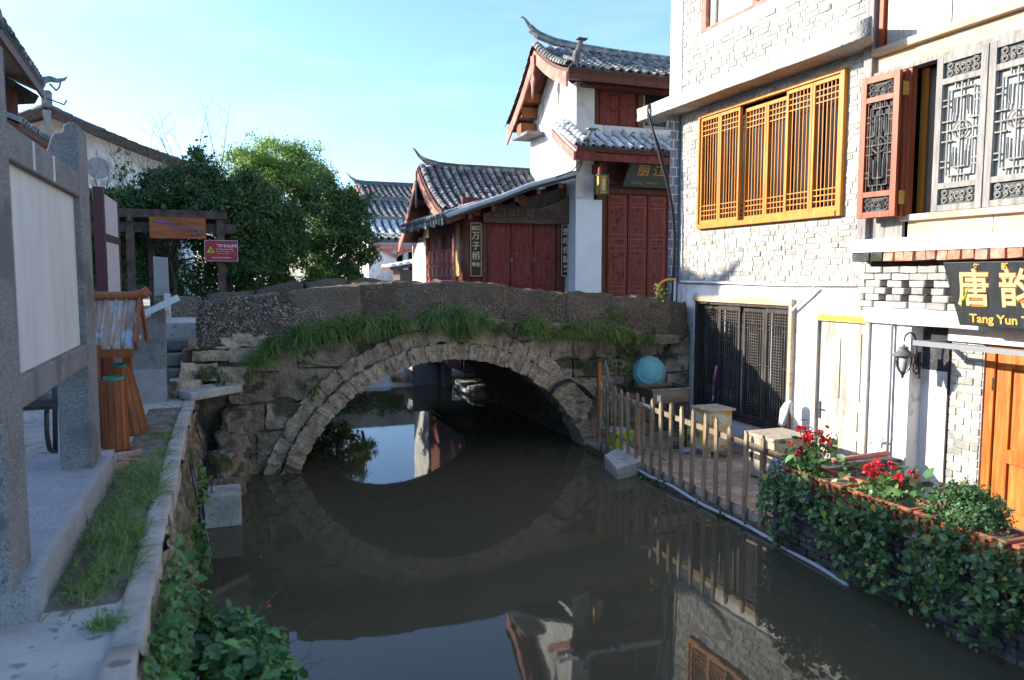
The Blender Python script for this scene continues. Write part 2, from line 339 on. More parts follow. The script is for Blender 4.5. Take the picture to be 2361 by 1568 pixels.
def finish(me, name, mat, parent=None, smooth=False, org=None, recalc=True):
    if recalc:
        bm = bmesh.new(); bm.from_mesh(me)
        bmesh.ops.recalc_face_normals(bm, faces=bm.faces)
        bm.to_mesh(me); bm.free()
    me.materials.append(M[mat] if isinstance(mat, str) else mat)
    if smooth:
        me.polygons.foreach_set('use_smooth', [True] * len(me.polygons))
    o = bpy.data.objects.new(name, me); COL.objects.link(o)
    if parent is not None:
        o.parent = parent; org = W[parent.name]
    else:
        if org is None:
            co = np.empty(len(me.vertices) * 3); me.vertices.foreach_get('co', co); co = co.reshape(-1, 3)
            mn, mx = co.min(0), co.max(0); org = Vector(((mn[0] + mx[0]) / 2, (mn[1] + mx[1]) / 2, mn[2]))
        org = Vector(org); o.location = org
    me.transform(Matrix.Translation(-Vector(org)))
    W[o.name] = Vector(org)
    return o

def tag(o, label, cat, group=None, kind=None):
    o['label'] = label
    if cat: o['category'] = cat
    if group: o['group'] = group
    if kind: o['kind'] = kind
    return o
def struct(o, label=None):
    o['kind'] = 'structure'
    if label: o['label'] = label
    return o
def thing(name, label, cat, loc, group=None):
    o = bpy.data.objects.new(name, None); COL.objects.link(o); o.location = loc; o.empty_display_size = .1
    W[o.name] = Vector(loc)
    return tag(o, label, cat, group)
def place(name, me, parent, mat4):                        # an instance of a shared mesh
    o = bpy.data.objects.new(name, me); COL.objects.link(o)
    if parent is not None:
        o.parent = parent; o.matrix_basis = Matrix.Translation(-W[parent.name]) @ mat4
    else: o.matrix_basis = mat4
    W[o.name] = mat4.translation.copy()
    return o
_unit = {}
def unit_box(mat, var=0):
    k = (mat, var)
    if k not in _unit:
        me = bpy.data.meshes.new('piece')
        rr = random.Random(var * 7 + 3)
        j = (lambda: rr.uniform(-.04, .04)) if var else (lambda: 0)
        mb = MB().box(-.5, .5, -.5, .5, -.5, .5)
        if var:
            # chamfered, slightly crooked block
            bm = bmesh.new(); bmesh.ops.create_cube(bm, size=1)
            for v in bm.verts: v.co += Vector((j() * .5, j() * .6, j() * 1.6))
            bmesh.ops.bevel(bm, geom=list(bm.edges), offset=.05, segments=1, affect='EDGES')
            bm.to_mesh(me); bm.free()
        else: me.from_pydata(mb.v, [], mb.f)
        bm = bmesh.new(); bm.from_mesh(me); bmesh.ops.recalc_face_normals(bm, faces=bm.faces); bm.to_mesh(me); bm.free()
        me.materials.append(M[mat]); _unit[k] = me
    return _unit[k]
def bar(name, mat, parent, x0, x1, y0, y1, z0, z1, var=0):
    return place(name, unit_box(mat, var), parent, Matrix.Translation(((x0 + x1) / 2, (y0 + y1) / 2, (z0 + z1) / 2)) @ Matrix.Diagonal((x1 - x0, y1 - y0, z1 - z0, 1)))

def rock(name, mat, parent, fn, cuts=3, amp=.03, rnd=.35, seed=0, freq=2.5, fine=.4, smooth=True):
    """a stone: subdivided cube, rounded, mapped by fn from [-1,1]^3 and roughened"""
    bm = bmesh.new(); bmesh.ops.create_cube(bm, size=2)
    bmesh.ops.subdivide_edges(bm, edges=bm.edges[:], cuts=cuts, use_grid_fill=True)
    off = Vector((seed * 3.17, seed * 1.91, seed * 2.37))
    for v in bm.verts:
        u = v.co.copy(); s = u.normalized() * 1.18
        p = Vector(fn(u.lerp(s, rnd)))
        p += noise.noise_vector(p * freq + off) * amp + noise.noise_vector(p * freq * 3.3 + off) * amp * fine
        v.co = p
    me = bpy.data.meshes.new(name); bm.to_mesh(me); bm.free()
    return finish(me, name, mat, parent, smooth)
def boxmap(x0, x1, y0, y1, z0, z1):
    return lambda u: ((x0 + x1) / 2 + u.x * (x1 - x0) / 2, (y0 + y1) / 2 + u.y * (y1 - y0) / 2, (z0 + z1) / 2 + u.z * (z1 - z0) / 2)

def arr_mesh(name, V, F, mat, parent=None, smooth=False, org=None):
    """fast mesh from an (n,3) array and an (m,k) index array"""
    me = bpy.data.meshes.new(name); k = F.shape[1]
    me.vertices.add(len(V)); me.vertices.foreach_set('co', np.ascontiguousarray(V, dtype=np.float32).ravel())
    me.loops.add(F.size); me.loops.foreach_set('vertex_index', F.astype(np.int32).ravel())
    me.polygons.add(len(F)); me.polygons.foreach_set('loop_start', np.arange(0, F.size, k, dtype=np.int32))
    me.update(calc_edges=True)
    return finish(me, name, mat, parent, smooth, org, recalc=False)
def unitv(a): return a / np.maximum(np.linalg.norm(a, axis=1, keepdims=True), 1e-9)
def leaves(name, mat, P, size, rng, parent=None, aspect=.55, hang=0.0, up=0.35, ovate=False, org=None, outw=None):
    n = len(P)
    d = rng.normal(size=(n, 3)); d[:, 2] -= hang; d = unitv(d)
    nn = rng.normal(size=(n, 3)); nn[:, 2] += up * 2.2
    if outw is not None: nn = nn * .6 + outw
    w = unitv(np.cross(d, nn)); nn = np.cross(w, d)
    s = (size * np.clip(rng.lognormal(-.1, .38, n), .35, 1.7))[:, None]
    if ovate:
        pts = [P, P + d * s * .22 + w * s * aspect * .5 + nn * s * .05, P + d * s * .62 + w * s * aspect * .4 + nn * s * .06, P + d * s - nn * s * .08,
               P + d * s * .62 - w * s * aspect * .4 + nn * s * .06, P + d * s * .22 - w * s * aspect * .5 + nn * s * .05]
        V = np.stack(pts, 1).reshape(-1, 3); b = np.arange(n)[:, None] * 6
        F = np.concatenate([b + np.array([[0, 1, 2, 3]]), b + np.array([[0, 3, 4, 5]])])
    else:
        pts = [P, P + d * s * .5 + w * s * aspect * .5 + nn * s * .05, P + d * s, P + d * s * .5 - w * s * aspect * .5 + nn * s * .05]
        V = np.stack(pts, 1).reshape(-1, 3); F = np.arange(n * 4).reshape(-1, 4)
    return arr_mesh(name, V, F, mat, parent, False, org)
def blades(name, mat, B, D, Ln, wd, droop, rng, parent=None, org=None):
    """grass blades: base points B, initial directions D, lengths, width, droop"""
    n = len(B); D = unitv(D); side = unitv(np.cross(D, rng.normal(size=(n, 3)))) * wd
    pts = []; p = B.copy(); d = D.copy(); seg = 4
    for i in range(seg + 1):
        wv = side * (1 - i / seg) ** .7
        if i == seg: wv = wv * 0 + side * .03
        pts += [p - wv / 2, p + wv / 2]
        d = d.copy(); d[:, 2] -= droop * (i + 1) / seg; d = unitv(d); p = p + d * (Ln / seg)[:, None]
    V = np.stack(pts, 1).reshape(-1, 3); k = 2 * (seg + 1); b = np.arange(n)[:, None] * k
    F = np.concatenate([b + np.array([[2 * i, 2 * i + 1, 2 * i + 3, 2 * i + 2]]) for i in range(seg)])
    return arr_mesh(name, V, F, mat, parent, False, org)

FACE = {'-y': Matrix(((1, 0, 0, 0), (0, 0, -1, 0), (0, 1, 0, 0), (0, 0, 0, 1))),
        '-x': Matrix(((0, 0, -1, 0), (-1, 0, 0, 0), (0, 1, 0, 0), (0, 0, 0, 1)))}
def text(name, body, size, pos, face, mat, parent, extrude=.004, bold=0.0, sx=1.0, tilt=None, align='CENTER', bevel=0.0):
    cu = bpy.data.curves.new(name, 'FONT'); cu.body = body; cu.size = size; cu.align_x = align; cu.align_y = 'CENTER'
    cu.extrude = extrude; cu.offset = bold; cu.bevel_depth = bevel; cu.resolution_u = 3
    t = bpy.data.objects.new(name, cu); COL.objects.link(t)
    bpy.context.view_layer.update()
    me = bpy.data.meshes.new_from_object(t.evaluated_get(bpy.context.evaluated_depsgraph_get()))
    bpy.data.objects.remove(t); bpy.data.curves.remove(cu)
    me.materials.clear()
    mt = FACE[face] if tilt is None else FACE[face] @ tilt
    me.transform(Matrix.Translation(pos) @ mt @ Matrix.Diagonal((sx, 1, 1, 1)))
    return finish(me, name, mat, parent, recalc=False)

def wall_holes(mb, ax, c0, c1, a0, a1, z0, z1, holes):
    """wall slab between c0 and c1 on axis ax ('x' or 'y'), spanning a0..a1, z0..z1, with rectangular holes (a0,a1,z0,z1)"""
    As = sorted({a0, a1, *[h[0] for h in holes], *[h[1] for h in holes]}); Zs = sorted({z0, z1, *[h[2] for h in holes], *[h[3] for h in holes]})
    As = [a for a in As if a0 <= a <= a1]; Zs = [z for z in Zs if z0 <= z <= z1]
    for p, q in zip(As, As[1:]):
        run = None
        for r, t in zip(Zs, Zs[1:]):
            cm, zm = (p + q) / 2, (r + t) / 2
            if any(h[0] < cm < h[1] and h[2] < zm < h[3] for h in holes):
                if run is not None: _wb(mb, ax, c0, c1, p, q, run, r); run = None
            elif run is None: run = r
        if run is not None: _wb(mb, ax, c0, c1, p, q, run, z1)
    return mb
def _wb(mb, ax, c0, c1, p, q, r, t):
    if ax == 'x': mb.box(c0, c1, p, q, r, t)
    else: mb.box(p, q, c0, c1, r, t)

def lerp(a, b, t): return a + (b - a) * t
def interp(xs, ys, x): return float(np.interp(x, xs, ys))

# ------------------------------------------------------------------ tiled roofs
def _tile_mesh(mat, r=.5, seg=7, cap=False):
    me = bpy.data.meshes.new('tile'); v = []; f = []
    for (y, rr) in ((0, 1.0), (1.04, .86)):
        for rad in (rr, rr - .17):
            v += [(math.cos(math.pi * j / seg) * rad * r, y, math.sin(math.pi * j / seg) * rad * r) for j in range(seg + 1)]
    k = seg + 1
    for j in range(seg):
        f += [(j, j + 1, 2 * k + j + 1, 2 * k + j), (k + j, 3 * k + j, 3 * k + j + 1, k + j + 1), (j, k + j, k + j + 1, j + 1), (2 * k + j, 2 * k + j + 1, 3 * k + j + 1, 3 * k + j)]
    me.from_pydata(v, [], f); me.materials.append(M[mat])
    me.polygons.foreach_set('use_smooth', [i % 4 < 2 for i in range(len(f))])
    return me
_tiles = {}
def tile_mesh(mat):
    if mat not in _tiles: _tiles[mat] = _tile_mesh(mat)
    return _tiles[mat]
def tiled_roof(bld, eA, eB, rA, rB, rows, per, rad, mat='tile', sag=.06, thick=.09, name='roof', ends=None, under='red_brown', as_stuff=False, seed=1, pan='shaded_pan'):
    """one roof slope: slab (the part), pan channels and barrel tiles as its pieces. eA,eB eave corners; rA,rB ridge corners"""
    eA, eB, rA, rB = map(Vector, (eA, eB, rA, rB)); rr = random.Random(seed)
    def pt(s, t):
        p = eA.lerp(eB, s).lerp(rA.lerp(rB, s), t); p = p.copy(); p.z -= sag * 4 * t * (1 - t); return p
    nrm = (eB - eA).cross(rA - eA).normalized()
    if nrm.z < 0: nrm = -nrm
    K = 6; mb = MB()
    top = [[pt(s, t / K) for s in (0, 1)] for t in range(K + 1)]
    for i in range(K):
        a, b_, c, d = top[i][0], top[i][1], top[i + 1][1], top[i + 1][0]
        dn = -nrm * thick
        mb.add([a, b_, c, d, a + dn, b_ + dn, c + dn, d + dn], [(0, 1, 2, 3), (7, 6, 5, 4), (0, 4, 5, 1), (2, 6, 7, 3), (1, 5, 6, 2), (3, 7, 4, 0)])
    roof = mb.build(name, under, bld)
    # pan channels: stepped overlapping courses
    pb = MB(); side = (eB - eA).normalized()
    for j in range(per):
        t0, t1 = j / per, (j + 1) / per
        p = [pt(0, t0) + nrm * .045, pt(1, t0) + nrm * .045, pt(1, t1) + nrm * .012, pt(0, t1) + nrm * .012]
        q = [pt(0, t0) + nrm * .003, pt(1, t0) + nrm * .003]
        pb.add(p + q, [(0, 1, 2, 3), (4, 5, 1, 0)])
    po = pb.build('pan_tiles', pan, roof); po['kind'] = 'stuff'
    me = tile_mesh(mat); allm = []
    for i in range(rows):
        s = (i + .5) / rows
        for j in range(per):
            a = pt(s, j / per); b_ = pt(s, (j + 1) / per); d = b_ - a; ln = d.length; d.normalize()
            sd = (side - d * side.dot(d)).normalized(); up = sd.cross(d)
            if up.z < 0: sd = -sd; up = sd.cross(d)
            jit = rr.uniform(-.1, .1) * rad; w = rad * rr.uniform(.93, 1.07)
            o = a + sd * jit + up * (.03 + rr.uniform(0, .012))
            m4 = Matrix((( sd.x * w * 2, d.x * ln, up.x * w * 2, o.x), (sd.y * w * 2, d.y * ln, up.y * w * 2, o.y), (sd.z * w * 2, d.z * ln, up.z * w * 2, o.z), (0, 0, 0, 1)))
            allm.append((m4, j == 0, i, a, sd, d, up, w))
    if as_stuff:
        vs = np.array([v.co[:] for v in me.vertices]); fs = np.array([p.vertices[:] for p in me.polygons]); V = []; F = []
        for q, (m4, *_r) in enumerate(allm):
            A = np.array(m4); V.append(vs @ A[:3, :3].T + A[:3, 3]); F.append(fs + q * len(vs))
        o = arr_mesh('barrel_tiles', np.concatenate(V), np.concatenate(F), mat, roof, True); o['kind'] = 'stuff'
    else:
        for m4, *_r in allm: place('tile', me, roof, m4)
    if ends:
        if ends not in _tiles:
            q = MB().lathe([(0, -.06), (.30, -.06), (.34, -.02), (.42, -.02), (.5, -.05), (.5, .25), (.0, .25)], (0, 0, 0), (0, 1, 0), 14)
            em = bpy.data.meshes.new('tile_end'); em.from_pydata(q.v, [], q.f); em.materials.append(M[ends]); _tiles[ends] = em
        for m4, first, i, a, sd, d, up, w in allm:
            if first:
                hd = Vector((d.x, d.y, 0)).normalized(); u2 = sd.cross(hd); sc = w * 2.05
                o = a + up * (.03 + w * .12) - hd * .015
                m = Matrix(((sd.x * sc, hd.x * .25, u2.x * sc, o.x), (sd.y * sc, hd.y * .25, u2.y * sc, o.y), (sd.z * sc, hd.z * .25, u2.z * sc, o.z), (0, 0, 0, 1)))
                place('tile_end', _tiles[ends], roof, m)
    return roof
def ridge(bld, pts, w, h, mat='tile', tip=True):
    """ridge band of stacked tiles following pts, with an upswept end at the first point"""
    mb = MB(); pts = [Vector(p) for p in pts]
    for k, (ww, z0, z1) in enumerate(((w, 0, h * .4), (w * .75, h * .4, h * .75), (w, h * .75, h))):
        for a, b_ in zip(pts, pts[1:]):
            mb.beam(a + Vector((0, 0, (z0 + z1) / 2)), b_ + Vector((0, 0, (z0 + z1) / 2)), ww, z1 - z0)
    return mb.build('ridge', mat, bld)
# ------------------------------------------------------------------ the setting: ground, banks, water
RNG = np.random.default_rng(7)
random.seed(5)
mb = MB()
mb.add([(-60, -80, .07), (60, -80, .07), (60, 27, .07), (-60, 27, .07)], [(0, 1, 2, 3)])
struct(mb.build('water', 'water', org=(3, 8, .07)), 'murky green brown canal water under the arched bridge')
struct(MB().box(-900, -.53, -60, 12.35, -2, 1.40).build('pavement', 'pavement'))
struct(MB().box(-900, .25, 12.9, 900, -2, 2.36).build('ground', 'pavement'), 'stone paved ground behind the bridge')
struct(MB().box(7.0, 900, 15.0, 22.4, -2, 2.40).box(7.001, 900, 22.4, 900, -2, 2.401).build('right_bank', 'pavement'))
struct(MB().box(.25, 7.0, 26.0, 900, -2, 2.30).build('far_bank', 'pavement'))
struct(MB().box(5.92, 900, -60, 12.2, -2, .185).build('patio_base', 'concrete'))
# sloping rapid beyond the bridge
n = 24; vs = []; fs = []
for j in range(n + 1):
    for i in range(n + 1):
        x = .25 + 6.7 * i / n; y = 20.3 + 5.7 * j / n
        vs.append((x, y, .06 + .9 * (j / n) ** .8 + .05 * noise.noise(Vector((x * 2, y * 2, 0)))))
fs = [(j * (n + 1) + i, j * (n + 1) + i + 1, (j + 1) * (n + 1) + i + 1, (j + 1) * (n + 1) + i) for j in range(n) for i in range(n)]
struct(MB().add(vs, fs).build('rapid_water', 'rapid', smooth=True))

# left retaining wall: rough earth and rubble face
def rough_wall(name, mat, y0, y1, z0, z1, xf, ny, nz, amp, seed):
    vs = []
    for j in range(nz + 1):
        for i in range(ny + 1):
            y = lerp(y0, y1, i / ny); z = lerp(z0, z1, j / nz); x = xf(y, z)
            p = Vector((x, y, z)); d = noise.fractal(p * 2.6 + Vector((seed, 0, 0)), .8, 2.1, 5) * amp + noise.noise(p * 8 + Vector((0, seed, 0))) * amp * .35
            vs.append((x + d, y, z))
    fs = [(j * (ny + 1) + i, j * (ny + 1) + i + 1, (j + 1) * (ny + 1) + i + 1, (j + 1) * (ny + 1) + i) for j in range(nz) for i in range(ny)]
    return MB().add(vs, fs).build(name, mat, smooth=True)
w = rough_wall('retaining_wall', 'earth', -6, 12.15, -.4, 1.40, lambda y, z: -.44 + .13 * max(0, (1.1 - z) / 1.5) ** 1.3 + (.35 * max(0, (y - 10.6) / 1.5) * max(0, (1.0 - z))), 360, 40, .09, 3)
tag(w, 'rough earth and rubble retaining wall below the left kerb', 'wall')
for k, (y, z, s) in enumerate([(11.6, .25, .3), (11.2, .12, .26), (10.8, .2, .24), (11.75, .62, .26), (10.5, .1, .2), (11.9, .95, .22), (10.9, .55, .2), (11.45, .5, .22)]):
    x = -.12 + .3 * max(0, (y - 10.3) / 1.6)
    rock('stone', 'earth', w, boxmap(x - s * 1.2, x + s * .55, y - s, y + s, z - s * .75, z + s * .75), 5, .09, .3, seed=40 + k, freq=3.5)
# kerb in lengths
kerb = MB().box(-.53, -.45, -6, 11.25, 1.2, 1.38).build('kerb', 'concrete'); struct(kerb, 'pale concrete kerb along the left edge of the canal')
ys = [-6, -3.6, -1.4, .6, 2.2, 3.7, 5.1, 6.4, 7.7, 9.0, 10.2, 11.25]
for k, (a, b) in enumerate(zip(ys, ys[1:])):
    jx = random.uniform(-.012, .012)
    rock('kerb_stone', 'kerb', kerb, boxmap(-.545 + jx, -.41 + jx, a + .008, b - .008, 1.24, 1.43 + random.uniform(-.006, .006)), 4, .012, .03, seed=k, freq=4)
# ledge slab from the kerb end to the abutment
o = MB().prism([(-.44, 10.9), (.22, 11.55), (.16, 11.95), (-.62, 11.6), (-.60, 11.2)], 'z', 1.42, 1.53).build('ledge_slab', 'concrete', bevel=.015)
tag(o, 'broken concrete ledge slab between kerb and bridge abutment', 'slab')
# soil patch on the pavement with crumbs
vs = []; n1, n2 = 14, 70
for j in range(n2 + 1):
    for i in range(n1 + 1):
        x = lerp(-.93, -.54, i / n1); y = lerp(4.3, 10.6, j / n2)
        e = min(1, i / 3) * min(1, (n1 - i) / 3) * min(1, j / 4, (n2 - j) / 4)
        vs.append((x, y, 1.396 + .004 + e * (.02 + .03 * noise.noise(Vector((x * 9, y * 9, 2))))))
fs = [(j * (n1 + 1) + i, j * (n1 + 1) + i + 1, (j + 1) * (n1 + 1) + i + 1, (j + 1) * (n1 + 1) + i) for j in range(n2) for i in range(n1)]
struct(MB().add(vs, fs).build('soil_strip', 'soil', smooth=True))
# steps up to the bridge on the left
st = MB().box(-2.6, -.55, 12.3, 13.0, 1.0, 1.42).build('stone_steps', 'cutstone')
tag(st, 'worn blue grey stone steps climbing onto the bridge end', 'steps')
for k in range(5):
    z = 1.52 + .2 * k; y = 11.75 + .32 * k
    rock('step', 'cutstone', st, boxmap(-2.4, -.42 + .07 * k, y, y + .42, z - .18, z), 4, .015, .05, seed=60 + k, freq=3)

# ------------------------------------------------------------------ arched stone bridge
BX, BZ, R0 = 3.47, -.91, 2.66
deckx = [-.6, .3, 1.2, 2.2, 3.4, 4.6, 5.6, 6.6, 8.2]; deckz = [1.98, 2.16, 2.32, 2.40, 2.44, 2.38, 2.28, 2.12, 2.02]
br = thing('stone_bridge', 'old single arched stone footbridge with mossy pitted parapet over the canal', 'bridge', (BX, 12.0, 0))
arc = [(BX + (R0 + .05) * math.cos(a), BZ + (R0 + .05) * math.sin(a)) for a in np.linspace(math.radians(12), math.radians(168), 40)]
poly = [(-.55, -.6)] + [(x, z) for x, z in zip(deckx, deckz)] + [(8.2, -.6)] + arc
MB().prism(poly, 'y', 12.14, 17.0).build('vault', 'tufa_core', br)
def ring(r0, r1, y0, y1, n, seed, a0=14, a1=166, amp=.02):
    rr = random.Random(seed); cuts_ = [a0]
    while cuts_[-1] < a1: cuts_.append(cuts_[-1] + (a1 - a0) / n * rr.uniform(.75, 1.25))
    for k, (p, q) in enumerate(zip(cuts_, cuts_[1:])):
        p2, q2 = math.radians(p - .05), math.radians(q + .05); ra, rb = r0 + rr.uniform(-.015, .015), r1 + rr.uniform(-.025, .015); ya = y0 + rr.uniform(-.022, .018)
        def fn(u, p2=p2, q2=q2, ra=ra, rb=rb, ya=ya):
            a = lerp(p2, q2, (u.x + 1) / 2); r = lerp(ra, rb, (u.z + 1) / 2)
            return (BX + r * math.cos(a), lerp(ya, y1, (u.y + 1) / 2), BZ + r * math.sin(a))
        rock('voussoir', 'tufa_ring', br, fn, 4, amp, .04, seed=seed * 50 + k, freq=7, fine=.9, smooth=False)
ring(R0 - .02, R0 + .25, 11.88, 12.4, 84, 1)
ring(R0 + .255, R0 + .49, 11.97, 12.4, 74, 2, 13, 167)
def ext(z): return math.sqrt(max(0, (R0 + .42) ** 2 - (z - BZ) ** 2))
rr = random.Random(9); k = 0
courses_l = [(-.2, .36, 2), (.36, .74, 2), (.75, 1.14, 2), (1.15, 1.64, 1), (1.65, 2.06, 2)]
for z0, z1, nn in courses_l:
    x0 = .02 + rr.uniform(-.03, .04) - .1 * (z0 > 1.6); x1 = BX - ext((z0 + z1) / 2 - .05) + (.35 if z1 > 1.6 else .08)
    cs = [x0] + sorted(lerp(x0, x1, (i + rr.uniform(-.15, .15)) / nn) for i in range(1, nn)) + [x1]
    for a, b in zip(cs, cs[1:]):
        rock('spandrel_stone', 'tufa_dark', br, boxmap(a + .008, b - .008, 12.05 + rr.uniform(-.02, .04), 12.4, z0 + .01, z1 - .01), 8, .055, .07, seed=200 + k, freq=3.2, fine=.5, smooth=False); k += 1
# stones between left ring and grass ledge (haunch)
for a, b, z0, z1 in [(1.9, 2.7, 1.95, 2.2), (4.2, 5.0, 2.0, 2.25), (4.9, 5.6, 1.75, 2.12), (1.45, 2.0, 1.7, 2.1), (2.6, 3.4, 2.12, 2.3), (3.4, 4.25, 2.12, 2.3)]:
    rock('spandrel_stone', 'tufa_dark', br, boxmap(a, b, 12.07, 12.4, z0, z1), 7, .05, .1, seed=200 + k, freq=3.2, fine=.5, smooth=False); k += 1
courses_r = [(-.2, .4), (.4, .85), (.85, 1.3), (1.3, 1.62), (1.63, 1.98), (1.98, 2.2)]
for z0, z1 in courses_r:
    x0 = BX + ext((z0 + z1) / 2 + .02) - .1; x1 = 8.15; x = x0
    while x < x1 - .1:
        e = min(x1, x + rr.uniform(.4, .95))
        if x1 - e < .25: e = x1
        rock('spandrel_stone', 'tufa_dark', br, boxmap(x + .01, e - .01, 12.06 + rr.uniform(-.02, .03), 12.4, z0 + .005, z1 - .005), 7, .045, .06, seed=200 + k, freq=3.2, fine=.5, smooth=False); k += 1; x = e
# stepped slabs at the left abutment
for x0, x1, y0, y1, z0, z1 in [(-.62, -.1, 11.85, 12.4, 1.55, 1.82), (-.1, .35, 11.8, 12.4, 1.5, 1.76), (-.45, .1, 11.95, 12.4, 1.83, 2.0), (.05, .5, 11.92, 12.4, 1.8, 2.02),
                               (-.5, -.2, 11.98, 12.4, 2.01, 2.16), (-.22, .12, 11.97, 12.4, 2.02, 2.17), (.1, .6, 11.94, 12.4, 2.04, 2.22), (-.75, -.35, 11.4, 11.9, 1.42, 1.62)]:
    rock('abutment_slab', 'tufa', br, boxmap(x0, x1, y0, y1, z0, z1), 6, .035, .08, seed=200 + k, freq=3.8, fine=.6, smooth=False); k += 1
# thin ledge course under the parapet
x = .45
while x < 7.9:
    e = x + rr.uniform(.45, .9); zl = interp(deckx, deckz, (x + e) / 2)
    rock('ledge_stone', 'tufa_dark', br, boxmap(x, e - .015, 11.9 + rr.uniform(-.03, .05), 12.4, zl - .2, zl - .03), 6, .04, .1, seed=200 + k, freq=4, fine=.6, smooth=False); k += 1; x = e
# parapet boulders (front, then back)
tx = [-.4, .1, .77, 1.5, 2.4, 3.2, 4.3, 5.5, 6.5, 7.3, 7.9]; tz = [2.70, 2.78, 2.82, 2.93, 2.97, 3.0, 2.93, 2.81, 2.74, 2.68, 2.62]
front = [(-.33, .80), (.80, 1.05), (1.0, 2.0), (1.97, 2.58), (2.52, 3.42), (3.36, 4.46), (4.42, 5.66), (5.6, 6.5), (6.44, 7.06), (7.0, 7.66), (7.6, 8.0)]
for k2, (a, b) in enumerate(front):
    m_ = 'conglomerate' if k2 in (0, 1) else 'pitted'
    def fn(u, a=a, b=b, k2=k2):
        x = lerp(a, b, (u.x + 1) / 2); t = (u.z + 1) / 2
        z0 = interp(deckx, deckz, x) - (.12 if k2 else 0.02); z1 = interp(tx, tz, x) + (.02 if k2 % 2 else -.01) + (-.18 if k2 == 1 else 0)
        return (x + .03 * u.x, lerp(11.98 if k2 else 11.95, 12.42, (u.y + 1) / 2) + .05 * t, lerp(z0, z1, t))
    rock('parapet_stone', m_, br, fn, 13, .05, .05, seed=300 + k2, freq=2.4, fine=.6)
back = [(-1.15, -.35), (-.3, .6), (.62, 1.6), (1.6, 2.5), (2.5, 3.6), (3.6, 4.6)]
for k2, (a, b) in enumerate(back):
    def fn(u, a=a, b=b):
        x = lerp(a, b, (u.x + 1) / 2); t = (u.z + 1) / 2
        z1 = interp([-1.2, -.3, .6, 1.4, 2.4, 3.4, 4.6, 6, 8], [2.74, 2.72, 2.8, 2.95, 3.02, 3.0, 2.9, 2.8, 2.7], x)
        return (x, lerp(16.55, 16.98, (u.y + 1) / 2) - (1.9 if x < -.33 else 0), lerp(1.95, z1, t))
    rock('parapet_stone', 'pitted', br, fn, 6, .05, .2, seed=330 + k2, freq=2.6, fine=.7)
# ---- grass hanging on the bridge
tuft = []
for x0, x1, n_, dz, l0, l1 in ((.38, .62, 6, -.28, .32, .5), (.6, 1.25, 11, -.12, .35, .55), (1.25, 1.95, 10, -.10, .35, .6), (2.1, 2.72, 10, -.06, .4, .68), (1.0, 2.3, 7, .02, .2, .35),
                               (2.98, 3.25, 4, -.06, .3, .5), (3.2, 4.0, 13, -.03, .42, .7), (3.5, 3.8, 4, -.2, .25, .4), (4.25, 4.4, 2, -.1, .2, .3), (4.62, 5.1, 10, -.08, .35, .6),
                               (5.4, 5.75, 8, -.1, .35, .55), (5.9, 6.55, 14, -.02, .3, .52), (6.7, 7.3, 6, -.08, .15, .3), (2.72, 2.95, 1, -.1, .15, .2)):
    for q_ in range(n_):
        x_ = lerp(x0, x1, (q_ + random.random()) / n_); tuft.append((x_, interp(deckx, deckz, x_) + dz + random.uniform(-.06, .06), random.uniform(l0, l1)))
B = []; D = []; Ln = []
for x, z, ln in tuft:
    q = random.randint(35, 125)
    B.append(np.stack([RNG.normal(x, .05, q), RNG.normal(11.93, .04, q), RNG.normal(z - .06, .03, q)], 1))
    D.append(np.stack([RNG.normal(RNG.normal(0, .2), .38, q), RNG.normal(-.5, .3, q), RNG.normal(.7, .35, q)], 1)); Ln.append(RNG.uniform(.35, 1.0, q) * ln)
o = blades('grass', 'grass', np.concatenate(B), np.concatenate(D), np.concatenate(Ln), .014, .85, RNG)
tag(o, 'long green grass tufts hanging from the ledge of the stone bridge', 'grass', kind='stuff')
# short dry fringe under the tufts
q = 2600; xs = RNG.uniform(.5, 7.3, q); zs = np.interp(xs, deckx, deckz) - RNG.uniform(.05, .3, q)
o = blades('dry_grass', pm('dry_grass', [(.13, .11, .05), (.22, .19, .09)], rough=.8, bump=0, island=.3), np.stack([xs, RNG.normal(11.93, .04, q), zs], 1), np.stack([RNG.normal(0, .5, q), RNG.normal(-.5, .3, q), RNG.normal(.3, .5, q)], 1), RNG.uniform(.06, .2, q), .006, 1.0, RNG)
tag(o, 'sparse dry grass fringe along the bridge ledge', 'grass', kind='stuff')
# leafy weeds on the right half of the bridge face
def weed(pos, r, n, s, label, mat='leaf_mid', name='weed', stretch=(1, .5, 1.2)):
    P = RNG.normal(size=(n, 3)) * np.array(stretch) * r * .5 + np.array(pos)
    t = thing(name, label, 'weed', tuple(pos), 'weeds and sprigs'); sm = MB()
    for q_ in P[::8]: sm.tube([pos, tuple(q_)], .004, 4)
    sm.build('stems', 'stem', t)['kind'] = 'stuff'
    leaves('foliage', mat, P, np.full(n, s), RNG, t, .5, .3, .4, True)['kind'] = 'stuff'
weed((6.55, 11.92, 2.3), .25, 130, .06, 'leafy green weed below the parapet near the house corner')
weed((6.75, 11.93, 1.55), .28, 120, .06, 'green weed on bridge face above the turquoise basin')
weed((6.35, 11.93, 1.55), .14, 40, .06, 'small fern like weed on bridge face left of the cracked joint')
weed((7.3, 11.93, 2.0), .2, 60, .055, 'small weed high on the bridge face beside the black cables')
weed((7.4, 11.95, 2.75), .16, 60, .06, 'green sprig growing on top of the parapet at its right end')
weed((5.95, 11.9, 1.55), .12, 40, .06, 'small hanging weed above the arch right of the crown')
weed((1.25, 11.86, 1.35), .1, 30, .07, 'small weed sprouting beside the left arch ring')
weed((-.02, 11.5, 1.56), .13, 90, .05, 'low weed on the broken ledge beside the abutment')
weed((-.3, 11.75, 1.66), .14, 70, .045, 'low weed between the abutment slabs')
